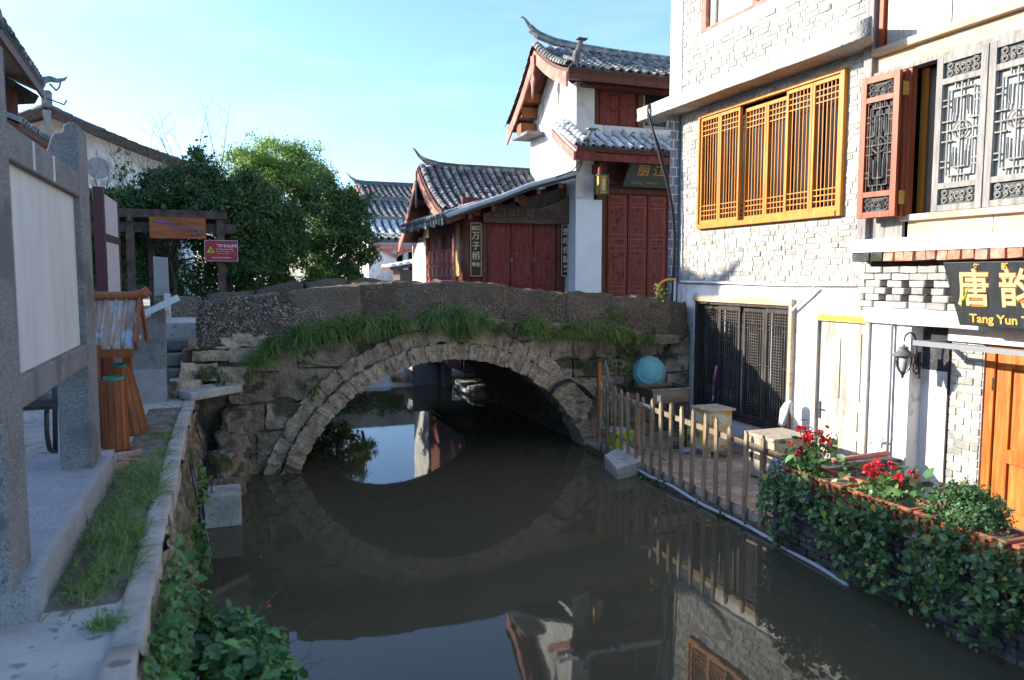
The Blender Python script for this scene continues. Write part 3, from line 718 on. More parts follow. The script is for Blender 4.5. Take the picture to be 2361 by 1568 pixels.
# ---- blocks in the water
o = MB().box(-.30, .13, 9.62, 10.1, .03, .46).build('stone_block', 'concrete', bevel=.012)
tag(o, 'square concrete block standing in the water at the left bank', 'block')
o = MB().add([(5.52, 10.45, .29), (6.12, 10.82, .36), (5.99, 9.98, .28), (5.39, 9.79, .24), (5.57, 10.49, -.3), (6.15, 10.85, -.3), (6.04, 10.02, -.3), (5.44, 9.83, -.3)],
             [(0, 1, 2, 3), (4, 7, 6, 5), (0, 3, 7, 4), (1, 5, 6, 2), (0, 4, 5, 1), (2, 6, 7, 3)]).build('stone_block', 'concrete', bevel=.012)
tag(o, 'tilted flat grey block in the water below the picket fence', 'block')
tag(rock('weir_block', 'granite', None, boxmap(4.8, 5.6, 20.3, 21.4, -.3, .8), 4, .02, .05, seed=71), 'large squared stone block seen through the arch beside the rapid', 'block')
tag(MB().beam((5.68, 20.0, -.3), (5.66, 20.06, .85), .26, .2).build('stone_post', 'granite', bevel=.02), 'upright stone post seen through the arch', 'post')
tag(rock('boulder', 'granite', None, boxmap(5.72, 6.5, 17.9, 19.6, -.4, .33), 5, .06, .4, seed=72), 'long rounded boulder under the arch on the right', 'boulder')
tag(rock('boulder', 'tufa', None, boxmap(4.3, 4.85, 20.6, 21.4, -.2, .34), 4, .05, .5, seed=73), 'small boulder at the foot of the rapid beyond the arch', 'boulder')
tag(rock('quay_wall', 'cutstone', None, boxmap(6.85, 7.05, 15.0, 22.4, -.5, 2.38), 8, .05, .02, seed=74), 'dark stone quay wall beyond the bridge on the right', 'wall')
tag(rock('quay_wall', 'tufa', None, boxmap(.0, .32, 15.0, 26.0, -.5, 2.38), 8, .05, .02, seed=75), 'dark stone quay wall beyond the bridge under the trees', 'wall')
# driftwood branch under the arch
tag(MB().tube([(1.15, 12.7, .1), (1.45, 13.2, .4), (1.8, 13.8, .62), (2.25, 14.4, 1.0), (2.45, 14.8, 1.35)], [.03, .025, .02, .016, .01], 6).build('branch', 'bark'), 'thin dead branch leaning under the arch on the left', 'branch')
# black cables slung across the bridge face
cb = thing('cable_bundle', 'black cables looping out of the arch across the bridge face', 'cable', (5.4, 11.8, .9))
for k in range(4):
    o_ = .03 * k
    MB().tube([(5.12 - o_ * .3, 11.95, .88), (5.18, 11.8, 1.02 + o_), (5.32, 11.78, 1.2 + o_ * .6), (5.55, 11.78, 1.27 + o_ * .5), (5.8, 11.78, 1.17 - o_), (5.98, 11.76, 1.0 - o_ * .6), (6.15, 11.76, .9 + o_ * .8)], .012, 6, cr=5).build('cable', 'black', cb, True)
# ------------------------------------------------------------------ right bank: grey brick house
FX = 8.2
bb = thing('brick_building', 'tall pale grey brick house with golden window and concrete canopy slab on the right', 'building', (10.6, 10.4, .18))
GW = (8.53, 11.88, 4.02, 5.92); LW = (9.40, 11.92, .62, 2.63); DR = (7.86, 8.87, .186, 2.56); UW = (9.3, 12.0, 7.44, 9.3)
mb = wall_holes(MB(), 'x', 8.214, 8.55, 7.93, 12.58, .16, 9.6, [GW, LW, DR, UW]); mb.box(8.55, 13, 12.40, 12.58, .16, 9.6); mb.box(12.8, 13, 7.93, 12.4, .16, 9.6)
mb.build('wall', 'mortar', bb)
wall_holes(MB(), 'x', 8.194, 8.213, 8.06, 12.58, .19, 2.93, [LW, DR]).build('plaster_wall', 'plaster', bb)
MB().box(8.55, 13.05, 7.9, 12.62, 9.6, 9.75).build('roof_slab', 'concrete', bb)
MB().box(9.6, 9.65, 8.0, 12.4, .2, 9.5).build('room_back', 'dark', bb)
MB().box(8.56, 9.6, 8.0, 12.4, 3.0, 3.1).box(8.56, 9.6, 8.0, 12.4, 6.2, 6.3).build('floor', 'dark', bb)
# canopy slab, chipped edge
rock('canopy_slab', 'concrete', bb, lambda u: (lerp(7.73, 8.24, (u.x + 1) / 2), lerp(7.60 + .46 * (u.x + 1) / 2, 13.42, (u.y + 1) / 2), lerp(6.12, 6.36, (u.z + 1) / 2)), 12, .012, .0, seed=5, freq=3)
# end pier: white above the slab, painted wedge below
MB().box(8.185, 8.6, 12.57, 12.96, 6.37, 9.6).build('end_pier', 'plaster', bb)
MB().prism([(8.0, 12.62), (8.6, 12.62), (8.6, 13.05), (8.42, 13.05)], 'z', 2.3, 6.115).build('painted_pier', flat('blue_grey_paint', (.20, .25, .33), .8), bb)
MB().prism([(7.98, 12.60), (8.6, 12.60), (8.6, 13.06), (8.42, 13.06)], 'z', .17, 2.3).build('pier_foot', 'plaster', bb)
z = 2.42; k = 0
while z < 6.0:
    bar('painted_joint', 'plaster', bb, 8.005, 8.2, 12.612, 12.622, z, z + .016)
    xx = 8.06 + (.08 if k % 2 else 0)
    bar('painted_joint', 'plaster', bb, xx, xx + .016, 12.611, 12.622, z + .016, z + .17)
    z += .17; k += 1
# bricks
rr = random.Random(3); zz = 2.94; row = 0; cand = []
def clear(y0, y1, z0, z1):
    for h in (GW, UW):
        if y1 > h[0] - .1 and y0 < h[1] + .02 and z1 > h[2] - .1 and z0 < h[3] + .02: return False
    return not (z1 > 6.11 and z0 < 6.37)
while zz < 9.55:
    hgt = rr.uniform(.066, .076); y = 12.56 - (0.12 if row % 2 else 0) * rr.uniform(.8, 1.2)
    if row % 2: cand.append((y + .008, 12.565, zz, zz + hgt))
    while y > 7.98:
        ln = rr.choice([.235, .235, .22, .115, .245]) * rr.uniform(.92, 1.05); y0 = max(7.96, y - ln)
        cand.append((y0 + .006, y - .006, zz + rr.uniform(-.004, .004), zz + hgt)); y -= ln + .006
    zz += hgt + .01; row += 1
cand2 = []
for y0, y1, z0, z1 in cand:
    # trim bricks at the window jambs
    if clear(y0, y1, z0, z1): cand2.append((y0, y1, z0, z1))
    else:
        for h in (GW, UW):
            if z1 > h[2] - .1 and z0 < h[3] + .02:
                if y0 < h[0] - .12 < y1: cand2.append((y0, h[0] - .115, z0, z1))
                if y0 < h[1] + .03 < y1: cand2.append((h[1] + .03, y1, z0, z1))
cand2 = [c for c in cand2 if c[1] - c[0] > .03 and not (c[3] > 6.11 and c[2] < 6.37)]
cand2.sort(key=lambda c: (c[2] > 8.2, (8.2 ** 2 + c[0] ** 2)))
rest = MB()
for i, (y0, y1, z0, z1) in enumerate(cand2):
    xo = 8.203 + rr.uniform(-.004, .005) - (rr.random() < .03) * .012
    if i < 296: bar('brick', 'brick', bb, xo, 8.26, y0, y1, z0, z1, 1 + i % 6)
    else: rest.box(xo, 8.26, y0, y1, z0, z1)
M['brick_far'] = pm('grey_brick_far', [(.24, .23, .215), (.36, .345, .315), (.47, .44, .395)], scale=5, rough=.92, bump=.3, bscale=45, island=.26, speck=(9, (.48, .445, .39), .3))
o = rest.build('bricks', 'brick_far', bb); o['kind'] = 'stuff'
# golden window: outer frame and six lattice leaves
w = MB()
w.box(8.14, 8.5, GW[0] - .08, GW[0], GW[2] - .08, GW[3] + .06).box(8.14, 8.5, GW[1], GW[1] + .05, GW[2] - .08, GW[3] + .06)
w.box(8.141, 8.5, GW[0], GW[1], GW[3], GW[3] + .06).box(8.12, 8.5, GW[0], GW[1], GW[2] - .08, GW[2])
win = w.build('window', 'gold_wood', bb, bevel=.006)
pw = (GW[1] - GW[0]) / 6
for i in range(6):
    y1 = GW[1] - i * pw; y0 = y1 - pw; rec = .09 if i in (2, 3) else 0; x0 = 8.17 + rec; zt = GW[3] - (.045 if rec else .002)
    z0 = GW[2] + .002
    f = MB()
    f.box(x0, x0 + .06, y0 + .004, y0 + .05, z0, zt).box(x0, x0 + .06, y1 - .05, y1 - .004, z0, zt)
    f.box(x0 + .001, x0 + .06, y0 + .05, y1 - .05, z0, z0 + .07).box(x0 + .001, x0 + .06, y0 + .05, y1 - .05, zt - .06, zt)
    f.build('leaf_frame', 'gold_wood', win, bevel=.004)
    nb = 6; ya, yb = y0 + .05, y1 - .05
    for j in range(1, nb): 
        yy = lerp(ya, yb, j / nb); bar('bar', 'gold_wood', win, x0 + .016, x0 + .032, yy - .0065, yy + .0065, z0 + .07, zt - .06)
    for zz in (zt - .06 - .085, zt - .06 - .17, zt - .06 - .255, z0 + .07 + .085, z0 + .07 + .17, z0 + .07 + .255):
        bar('bar', 'gold_wood', win, x0 + .014, x0 + .030, ya, yb, zz - .0075, zz + .0075)
bar('pane', 'glass', win, 8.32, 8.33, GW[0], GW[1], GW[2], GW[3])
# upper window
w = MB(); w.box(8.22, 8.5, UW[1] - .12, UW[1], UW[2], UW[3]).box(8.22, 8.5, UW[0], UW[0] + .1, UW[2], UW[3]).box(8.221, 8.5, UW[0] + .1, UW[1] - .12, UW[2], UW[2] + .07)
w.box(8.24, 8.4, 10.5, 10.62, UW[2] + .07, UW[3])
up = w.build('window', 'rose', bb)
MB().box(8.3, 8.34, 11.72, 11.86, UW[2] + .07, UW[3]).build('sash', 'cream', up); MB().box(8.3, 8.34, 10.64, 10.72, UW[2] + .07, UW[3]).build('sash', 'cream', up)
bar('pane', 'curtain', up, 8.36, 8.37, UW[0] + .1, UW[1] - .12, UW[2] + .07, UW[3])
# ground floor lattice window
w = MB(); w.box(8.15, 8.5, LW[1] - .07, LW[1], LW[2], LW[3]).box(8.15, 8.5, LW[0], LW[0] + .05, LW[2], LW[3]).box(8.151, 8.5, LW[0] + .05, LW[1] - .07, LW[2], LW[2] + .06)
w.box(8.151, 8.5, LW[0] + .05, LW[1] - .07, LW[3] - .05, LW[3])
lw = w.build('window', 'dark_wood', bb, bevel=.006)
MB().box(8.12, 8.26, LW[0] - .06, LW[1] + .04, LW[3], LW[3] + .11).box(8.12, 8.26, LW[0] - .07, LW[0], .2, LW[3]).build('window_surround', 'pale_wood', bb, bevel=.006)
edges = [(11.28, 11.84), (10.66, 11.24), (10.08, 10.62), (9.45, 10.02)]
for i, (y0, y1) in enumerate(edges):
    x0 = 8.19 + (.04 if i % 2 == 0 else 0); z0, z1 = LW[2] + .07, LW[3] - .06
    f = MB(); f.box(x0, x0 + .05, y0, y0 + .05, z0, z1).box(x0, x0 + .05, y1 - .05, y1, z0, z1).box(x0 + .001, x0 + .05, y0 + .05, y1 - .05, z0, z0 + .07).box(x0 + .001, x0 + .05, y0 + .05, y1 - .05, z1 - .07, z1)
    fo = f.build('leaf_frame', 'dark_wood', lw)
    g = MB(); ya, yb = y0 + .05, y1 - .05; za, zb = z0 + .07, z1 - .07; n = 8
    for j in range(1, n):
        yy = lerp(ya, yb, j / n); g.box(x0 + .01, x0 + .035, yy - .0075, yy + .0075, za, zb)
    zz = za + .045
    while zz < zb:
        t = (zz - za) / (zb - za)
        if t < .13 or t > .87: g.box(x0 + .012, x0 + .038, ya, yb, zz - .0075, zz + .0075)
        elif .2 < t < .8: g.box(x0 + .012, x0 + .038, lerp(ya, yb, 2 / n), lerp(ya, yb, 6 / n), zz - .0075, zz + .0075)
        zz += .047
    for t in (.16, .5, .84):
        zz = lerp(za, zb, t)
        for e in (ya, yb): g.box(x0 + .012, x0 + .038, min(e, lerp(ya, yb, .5)) if e == ya else lerp(ya, yb, .75), lerp(ya, yb, .25) if e == ya else yb, zz - .006, zz + .006)
    lo = g.build('lattice', 'dark_wood', lw); lo['kind'] = 'stuff'
bar('pane', 'curtain', lw, 8.30, 8.31, LW[0], LW[1], LW[2], LW[3])
# whitewashed door
d = MB().box(8.2, 8.25, DR[0] + .06, DR[1] - .06, DR[2], 2.44).build('door', 'white_wood', bb)
MB().box(8.15, 8.27, DR[1] - .06, DR[1], .19, 2.53).box(8.15, 8.27, DR[0], DR[0] + .06, .19, 2.53).box(8.149, 8.27, DR[0], DR[1], 2.53, 2.62).box(8.16, 8.27, DR[0] + .06, DR[1] - .06, 2.44, 2.53).build('frame', 'white_wood', d, bevel=.006)
bar('tape', 'yellow', d, 8.150, 8.158, DR[0] + .07, DR[1] - .05, 2.455, 2.525)
dm = (DR[0] + DR[1]) / 2
def arched(y0, y1, z0, z1, up): 
    p = [(y0, z0), (y1, z0)]
    for t in np.linspace(0, 1, 7):
        p.append((lerp(y1, y0, t), z1 + up * math.sin(math.pi * (1 - t) / 2)))
    return p
MB().prism(arched(dm + .03, DR[1] - .16, 1.35, 2.2, .1), 'x', 8.185, 8.2).build('panel', 'white_wood', d, bevel=.012)
MB().prism([(2 * dm - y, z) for y, z in arched(dm + .03, DR[1] - .16, 1.35, 2.2, .1)], 'x', 8.185, 8.2).build('panel', 'white_wood', d, bevel=.012)
MB().box(8.185, 8.2, DR[0] + .18, DR[1] - .16, .92, 1.2).build('panel', 'white_wood', d, bevel=.012)
for a, b in ((dm + .03, DR[1] - .16), (DR[0] + .18, dm - .03)): MB().box(8.185, 8.2, a, b, .3, .8).build('panel', 'white_wood', d, bevel=.012)
MB().box(8.18, 8.2, DR[1] - .13, DR[1] - .09, 1.0, 1.25).tube([(8.18, DR[1] - .11, 1.15), (8.14, DR[1] - .11, 1.15), (8.13, DR[1] - .2, 1.15)], .012).build('handle', 'steel', d)
# conduit, socket box, pipes
MB().tube([(8.17, 11.95, 2.8), (8.17, 11.95, 2.0)], .013).box(8.15, 8.2, 11.88, 12.0, 1.86, 2.0).build('socket_box', 'pvc', bb)
MB().tube([(8.15, 12.4, 2.98), (8.15, 11.0, 2.97), (8.15, 9.6, 2.95), (8.15, 8.1, 2.97)], .022).build('pipe', 'pvc', bb)
MB().tube([(8.13, 9.35, 2.55), (8.1, 8.85, 2.93)], .02).build('pipe', 'pvc', bb)
MB().tube([(8.02, 12.4, 3.05), (8.02, 12.42, 1.35), (7.95, 12.42, 1.22), (7.6, 12.2, 1.2)], .025).build('pipe', 'pvc', bb)
MB().lathe([(.0, 0), (.03, 0), (.03, .05), (.015, .07), (.015, .12), (0, .12)], (7.58, 12.16, 1.2), (-1, -.5, 0), 10).tube([(7.52, 12.13, 1.2), (7.5, 12.12, 1.12)], .012).build('tap', 'steel', bb)
# black cables down the corner
cb = thing('cable_bundle', 'black cable bundle hanging from the canopy slab down the house corner', 'cable', (7.9, 12.7, 2))
rr = random.Random(4)
for k in range(5):
    q = lambda s: rr.uniform(-s, s)
    MB().tube([(7.9 + q(.03), 12.9, 6.42), (7.7 + q(.02), 12.93 + q(.03), 6.3), (7.72, 12.9 + q(.04), 6.0), (7.86 + q(.02), 12.7, 5.3 + q(.1)), (8.03 + q(.03), 12.55, 4.3), (8.05 + q(.03), 12.5, 3.3), (7.98 + q(.02), 12.45, 2.6), (7.85 + q(.03), 12.2, 2.0), (7.45 + q(.04), 11.9, 1.65), (6.95, 11.93, 1.3)], .012 if k else .02, 6, cr=5).build('cable', 'black', cb, True)
tag(MB().tube([(8.0, 12.35, 3.02), (7.75, 12.25, 3.02), (7.58, 12.2, 2.96), (7.5, 12.17, 2.85), (7.47, 12.15, 2.72), (7.46, 12.15, 2.6)], .022, cr=5).build('hose', 'orange_hose', smooth=True), 'short orange hose drooping beside the house corner above the parapet', 'hose')

# ------------------------------------------------------------------ right bank: timber upper house with tea shop below
th = thing('timber_building', 'timber framed tea house with carved lattice windows at the right edge', 'building', (10.6, 5.5, .18))
Y0 = 2.2
MB().box(12.8, 13, Y0, 7.9, .16, 9.4).box(8.4, 13, Y0, Y0 + .2, .16, 9.4).build('wall', 'plaster', th)
MB().box(8.0, 13.1, Y0 - .1, 7.92, 9.4, 9.55).build('roof_slab', 'concrete', th)
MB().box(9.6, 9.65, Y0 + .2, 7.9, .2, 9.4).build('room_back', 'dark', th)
MB().box(8.11, 8.3, 7.95, 8.09, 3.58, 9.3).build('post', 'grey_wood', th, bevel=.008)
MB().box(8.13, 8.3, 5.98, 6.12, 6.07, 9.3).build('post', 'pale_wood', th, bevel=.008)
for y in (7.2, 6.5, 5.3, 4.6, 3.9): bar('board', 'white_wood', th, 8.2, 8.23, y - .34, y + .345, 6.07, 9.3)
bar('board', 'white_wood', th, 8.2, 8.23, 7.55, 7.8, 6.07, 9.3)
MB().box(8.16, 8.3, 7.84, 7.9, 6.07, 9.3).build('batten', 'shutter_wood', th)
MB().box(8.10, 8.3, Y0, 7.95, 5.97, 6.068).build('beam', 'pale_wood', th, bevel=.008)
MB().box(8.19, 8.3, Y0, 7.95, 5.76, 5.969).build('fascia_board', 'pale_wood', th)
MB().box(8.14, 8.3, Y0, 7.95, 5.70, 5.758).build('head_beam', 'grey_wood', th, bevel=.005)
MB().box(8.12, 8.3, Y0, 7.42, 3.79, 3.868).build('sill', 'pale_wood', th, bevel=.006)
for a, b in ((6.2, 7.35), (4.9, 6.19), (Y0, 4.89)): bar('board', 'pale_wood', th, 8.2, 8.25, a, b, 3.575, 3.789)
for a, b in ((7.72, 7.94), (7.44, 7.715)): bar('board', 'grey_wood', th, 8.2, 8.25, a, b, 3.575, 3.9)
bar('board', 'grey_wood', th, 8.19, 8.25, 7.37, 7.95, 3.9, 5.7)
MB().box(8.45, 8.47, 7.1, 7.36, 3.87, 5.7).build('inner_panel', 'cardboard', th)
MB().box(8.34, 8.40, 7.30, 7.36, 3.87, 5.7).build('inner_post', 'gold_wood', th)
# carved lattice windows
def lattice_leaf(parent, F, y0, y1, z0, z1, mat, carve, back, gl=True):
    """F maps (outward depth, y, z); a leaf with carved panels above and below a lattice light"""
    def bx(m_, d0, d1, a, b, c, d):
        vs = [F(D_, y_, z_) for D_ in (d0, d1) for y_ in (a, b) for z_ in (c, d)]
        m_.add(vs, [(0, 1, 3, 2), (4, 6, 7, 5), (0, 4, 5, 1), (2, 3, 7, 6), (0, 2, 6, 4), (1, 5, 7, 3)])
    st = .085; f = MB()
    bx(f, 0, .06, y0, y0 + st, z0, z1); bx(f, 0, .06, y1 - st, y1, z0, z1)
    zs = [z0, z0 + .30, z1 - .34, z1]
    for zc, h in ((z0, .075), (z0 + .265, .07), (z1 - .335, .07), (z1 - .085, .085)): bx(f, .002, .058, y0 + st, y1 - st, zc, zc + h)
    leaf = f.build('leaf_frame', mat, parent, bevel=.004)
    a, b = y0 + st, y1 - st
    p = MB(); bx(p, .01, .02, a, b, z0 + .075, z0 + .265); p.build('carved_panel', 'sign_grey', leaf); p = MB(); bx(p, .01, .02, a, b, z1 - .265, z1 - .085); p.build('carved_panel', 'sign_grey', leaf)
    c = MB()
    def scroll(yc, zc, r):
        pts = [F(.035, yc + r * (1 - t * .55) * math.cos(t * 8.5), zc + r * (1 - t * .55) * math.sin(t * 8.5)) for t in np.linspace(0, 1, 15)]
        c.tube(pts, .0075, 5)
    for zc in (z0 + .17, z1 - .175):
        for t in (.16, .84):
            for s in (-1, 1): scroll(lerp(a, b, t), zc + s * .042, .042)
        for t in (.36, .64): scroll(lerp(a, b, t), zc + .02, .035); scroll(lerp(a, b, t), zc - .04, .025)
        scroll(lerp(a, b, .5), zc, .05)
    so = c.build('carving', carve, leaf); so['kind'] = 'stuff'
    la, lb = z0 + .335, z1 - .335; g = MB(); w_ = b - a; h_ = lb - la; m_ = (a + b) / 2; cz = la + h_ * .52
    def v(yy, p0, p1): bx(g, .02, .042, yy - .008, yy + .008, p0, p1)
    def h(zz, p0, p1): bx(g, .018, .044, p0, p1, zz - .008, zz + .008)
    for k, (iy, iz) in enumerate(((.16, .07), (.32, .15))):
        v(a + w_ * iy, la + h_ * iz, la + h_ * (.42 - .06 * k)); v(b - w_ * iy, la + h_ * iz, la + h_ * (.42 - .06 * k))
        v(a + w_ * iy, lb - h_ * (.40 - .06 * k), lb - h_ * iz); v(b - w_ * iy, lb - h_ * (.40 - .06 * k), lb - h_ * iz)
        h(la + h_ * iz, a + w_ * iy, b - w_ * iy); h(lb - h_ * iz, a + w_ * iy, b - w_ * iy)
    v(m_, la, lb); h(cz, a, b)
    for t in (.16, .22): h(la + h_ * t, a, a + w_ * .16); h(la + h_ * t, b - w_ * .16, b); h(lb - h_ * t, a, a + w_ * .16); h(lb - h_ * t, b - w_ * .16, b)
    for t in (.33, .67): v(a + w_ * t, la, la + h_ * .07); v(a + w_ * t, lb - h_ * .07, lb); v(a + w_ * t, la + h_ * .15, la + h_ * .3); v(a + w_ * t, lb - h_ * .3, lb - h_ * .15)
    for t in (.42, .62): h(la + h_ * t, a, a + w_ * .30); h(la + h_ * t, b - w_ * .30, b)
    v(a + w_ * .16, la + h_ * .42, la + h_ * .62); v(b - w_ * .16, la + h_ * .42, la + h_ * .62)
    v(a + w_ * .3, la + h_ * .36, la + h_ * .42); v(b - w_ * .3, la + h_ * .62, la + h_ * .68)
    g.build('lattice', carve, leaf)
    MB().tube([F(.03, m_ + .10 * math.cos(t), cz + .10 * math.sin(t)) for t in np.linspace(0, 6.2832, 21)], .011, 6).tube([F(.03, m_ + .045 * math.cos(t), cz + .045 * math.sin(t)) for t in np.linspace(0, 6.2832, 15)], .007, 5).build('rosette', carve, leaf)
    p = MB(); bx(p, -.012, -.004, a, b, la, lb); p.build('pane', back, leaf)
FN = lambda d, y, z: (8.17 - d, y, z)
M['curtain_glass'] = pm('curtained_glass', [(.16, .18, .17), (.38, .40, .37), (.52, .54, .5)], scale=1.8, stretch=(1, 6, .5), rough=.15, bump=0, spec=.5)
for k, (a, b) in enumerate(((6.29, 6.95), (5.61, 6.275), (4.93, 5.595), (4.25, 4.915))):
    lattice_leaf(th, FN, a, b, 3.87, 5.70, 'grey_wood', 'grey_wood', 'curtain_glass')
MB().box(8.2, 8.3, Y0, 4.24, 3.87, 5.7).build('board_wall', 'pale_wood', th)
# open red shutter, two folded leaves
sh = thing('window_shutter', 'open red brown carved shutter folded back beside the lattice windows', 'shutter', (8.05, 7.7, 3.85))
HY, HX = 7.36, 8.02; ca = math.radians(12)
FS = lambda d, y, z: (HX - d * math.cos(ca) - (y - HY) * math.sin(ca) * .5, y - d * math.sin(ca), z)
lattice_leaf(sh, FS, HY, HY + .56, 3.85, 5.66, 'shutter_wood', 'carved', 'glass')
FS2 = lambda d, y, z: (HX + .085 - d, y, z)
f = MB()
for a, b, c, d_ in ((HY - .02, HY + .05, 3.85, 5.66), (HY + .48, HY + .56, 3.85, 5.66)): f.box(HX + .03, HX + .08, a, b, c, d_)
f.box(HX + .031, HX + .08, HY + .05, HY + .48, 3.85, 3.95).box(HX + .031, HX + .08, HY + .05, HY + .48, 5.56, 5.66)
f.build('leaf_frame', 'shutter_wood', sh)
MB().box(HX + .085, 8.2, HY - .06, HY - .005, 3.85, 5.68).build('jamb', 'shutter_wood', sh)
for z in (4.0, 5.35): bar('hinge', 'gold', sh, HX - .01, HX + .09, HY - .026, HY - .021, z, z + .17)
# plank ledge, brick ledge, vent bricks
MB().box(7.93, 8.3, Y0, 8.03, 3.40, 3.572).build('plank_ledge', pm('white_plank', [(.66, .68, .7), (.78, .79, .8)], scale=1.5, rough=.7, bump=.05, speck=(1.7, (.5, .58, .68), .12)), th, bevel=.006)
y = 8.02; k = 0; rr = random.Random(8)
while y > Y0:
    ln = rr.uniform(.14, .2); bar('ledge_brick', 'brick_dark' if y > 7.6 else 'brick_red', th, 7.945 + rr.uniform(-.015, .015), 8.3, max(Y0, y - ln) + .006, y - .004, 3.285 + rr.uniform(-.006, .004), 3.398, 1 + k % 6); y -= ln; k += 1
MB().box(7.99, 8.3, Y0, 7.98, 3.385, 3.402).build('mortar_bed', 'mortar', th)
zz = 3.205
for r in range(6):
    z0 = 2.682 + r * .0905; y = 8.04 - (.13 if r % 2 else 0); step = .29 if r in (1, 2, 3) else .275
    if r % 2: bar('vent_brick', 'brick', th, 8.1 + rr.uniform(-.01, .01), 8.32, 7.915, 8.04, z0, z0 + .08, 2)
    while y > 4.4:
        gap = (.12 if r in (1, 3) else (.11 if r == 2 else .01)) if y < 7.95 else .01
        ln = step - gap + (.06 if r in (1, 3) else 0)
        bar('vent_brick', 'brick', th, 8.1 + rr.uniform(-.012, .012), 8.32, y - ln, y, z0, z0 + .08, 1 + (r + int(y * 9)) % 6); y -= ln + gap
MB().box(8.34, 8.4, Y0, 8.03, 2.68, 3.285).build('vent_back', 'brick_red', th)
MB().box(8.13, 8.3, 4.4, 8.04, 2.665, 2.69).build('mortar_bed', 'mortar', th)
rock('lintel', 'plaster', th, boxmap(8.12, 8.6, Y0, 7.92, 2.47, 2.672), 8, .008, 0, seed=9, freq=4)
# side wall by the door, recessed shop front
MB().box(8.19, 8.6, 7.22, 7.855, .19, 2.471).build('plaster_wall', 'plaster', th)
MB().box(8.40, 8.6, 6.83, 7.22, 1.9, 2.47).build('black_upper_wall', 'plaster_black', th)  # upper part of the recessed pillar, nearly black plaster
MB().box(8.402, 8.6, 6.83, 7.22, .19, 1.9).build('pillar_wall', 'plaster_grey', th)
MB().box(8.39, 8.6, 6.815, 6.835, .19, 2.3).build('black_joint', 'black', th)
MB().box(8.42, 8.6, 6.38, 6.815, .19, 2.47).build('mortar_wall', 'mortar', th)
for r in range(22):
    z0 = .2 + r * .0985
    if z0 > 2.3: break
    cs = [6.39, 6.60, 6.81] if r % 2 else [6.39, 6.5, 6.71, 6.81]
    for a, b in zip(cs, cs[1:]): bar('pillar_brick', 'brick', th, 8.405 + rr.uniform(-.006, .006), 8.44, a + .006, b - .006, z0, z0 + .086, 1 + r % 6)
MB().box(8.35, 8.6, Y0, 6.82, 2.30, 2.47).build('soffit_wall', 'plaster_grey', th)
MB().box(7.86, 7.93, Y0, 6.9, 2.25, 2.31).build('awning_bar', 'pvc_grey', th)
MB().box(7.93, 8.4, 6.85, 6.9, 2.255, 2.305).build('awning_bracket', 'pvc_grey', th)
d = MB().box(8.5, 8.56, 4.6, 6.3, .2, 2.3).build('door', 'orange_wood', th)
MB().box(8.44, 8.6, 6.26, 6.40, .19, 2.299).box(8.44, 8.6, 5.30, 5.40, .19, 2.299).box(8.441, 8.6, 5.40, 6.26, 2.2, 2.299).build('frame', 'orange_wood', d, bevel=.006)
for (a, b, c, e) in ((6.08, 6.25, .2, 2.19), (5.41, 5.58, .2, 2.19), (5.581, 6.079, .92, 1.08), (5.581, 6.079, 2.02, 2.19), (5.581, 6.079, .2, .36)): bar('rail', 'orange_wood', d, 8.47, 8.51, a, b, c, e)
bar('hinge', 'steel', d, 8.43, 8.442, 6.27, 6.285, 1.75, 1.9)
# the name board
sb = thing('name_board', 'black lacquered shop name board with gold calligraphy and english name', 'sign', (7.9, 5.6, 2.5))
FB = lambda y, z, d: (7.98 - (z - 2.53) * .16 - d, y, z)
pl = [(6.49, 3.25), (6.33, 2.53), (4.55, 2.53), (4.4, 3.25)]
MB().add([FB(y, z, d) for d in (0, .06) for y, z in pl], [(0, 1, 2, 3), (7, 6, 5, 4), (0, 4, 5, 1), (1, 5, 6, 2), (2, 6, 7, 3), (3, 7, 4, 0)]).build('board', 'lacquer', sb, bevel=.006)
TL = Matrix.Rotation(math.atan(.16), 4, 'X')
M['gold_pale'] = flat('pale_gold', (.60, .42, .20), .5); M['gold_deep'] = flat('deep_gold', (.40, .15, .02), .5)
for ch, y in (('唐', 6.12), ('韵', 5.62)): 
    text('lettering', ch, .44, FB(y, 2.93, .064), '-x', 'gold_pale', sb, .006, .004, .92, TL, bevel=.003)
    text('lettering', ch, .44, FB(y, 2.93, .061), '-x', 'gold_deep', sb, .003, .014, .92, TL)
text('lettering', 'Tang Yun Tea', .135, FB(6.19, 2.615, .064), '-x', 'gold', sb, .004, .003, 1.08, TL, align='LEFT')
text('lettering', '年', .085, FB(6.07, 3.19, .064), '-x', 'gold', sb, .003, .002, 1, TL)
text('lettering', '新', .085, FB(5.74, 3.19, .064), '-x', 'gold', sb, .003, .002, 1, TL)
MB().tube([FB(6.3 - .14 * t, 2.75 + .22 * t + .02 * math.sin(t * 9), .063) for t in np.linspace(0, 1, 8)], [.004, .014, .022, .026, .022, .02, .012, .003], 5).build('painted_leaf', flat('leaf_paint', (.28, .33, .03), .5), sb)
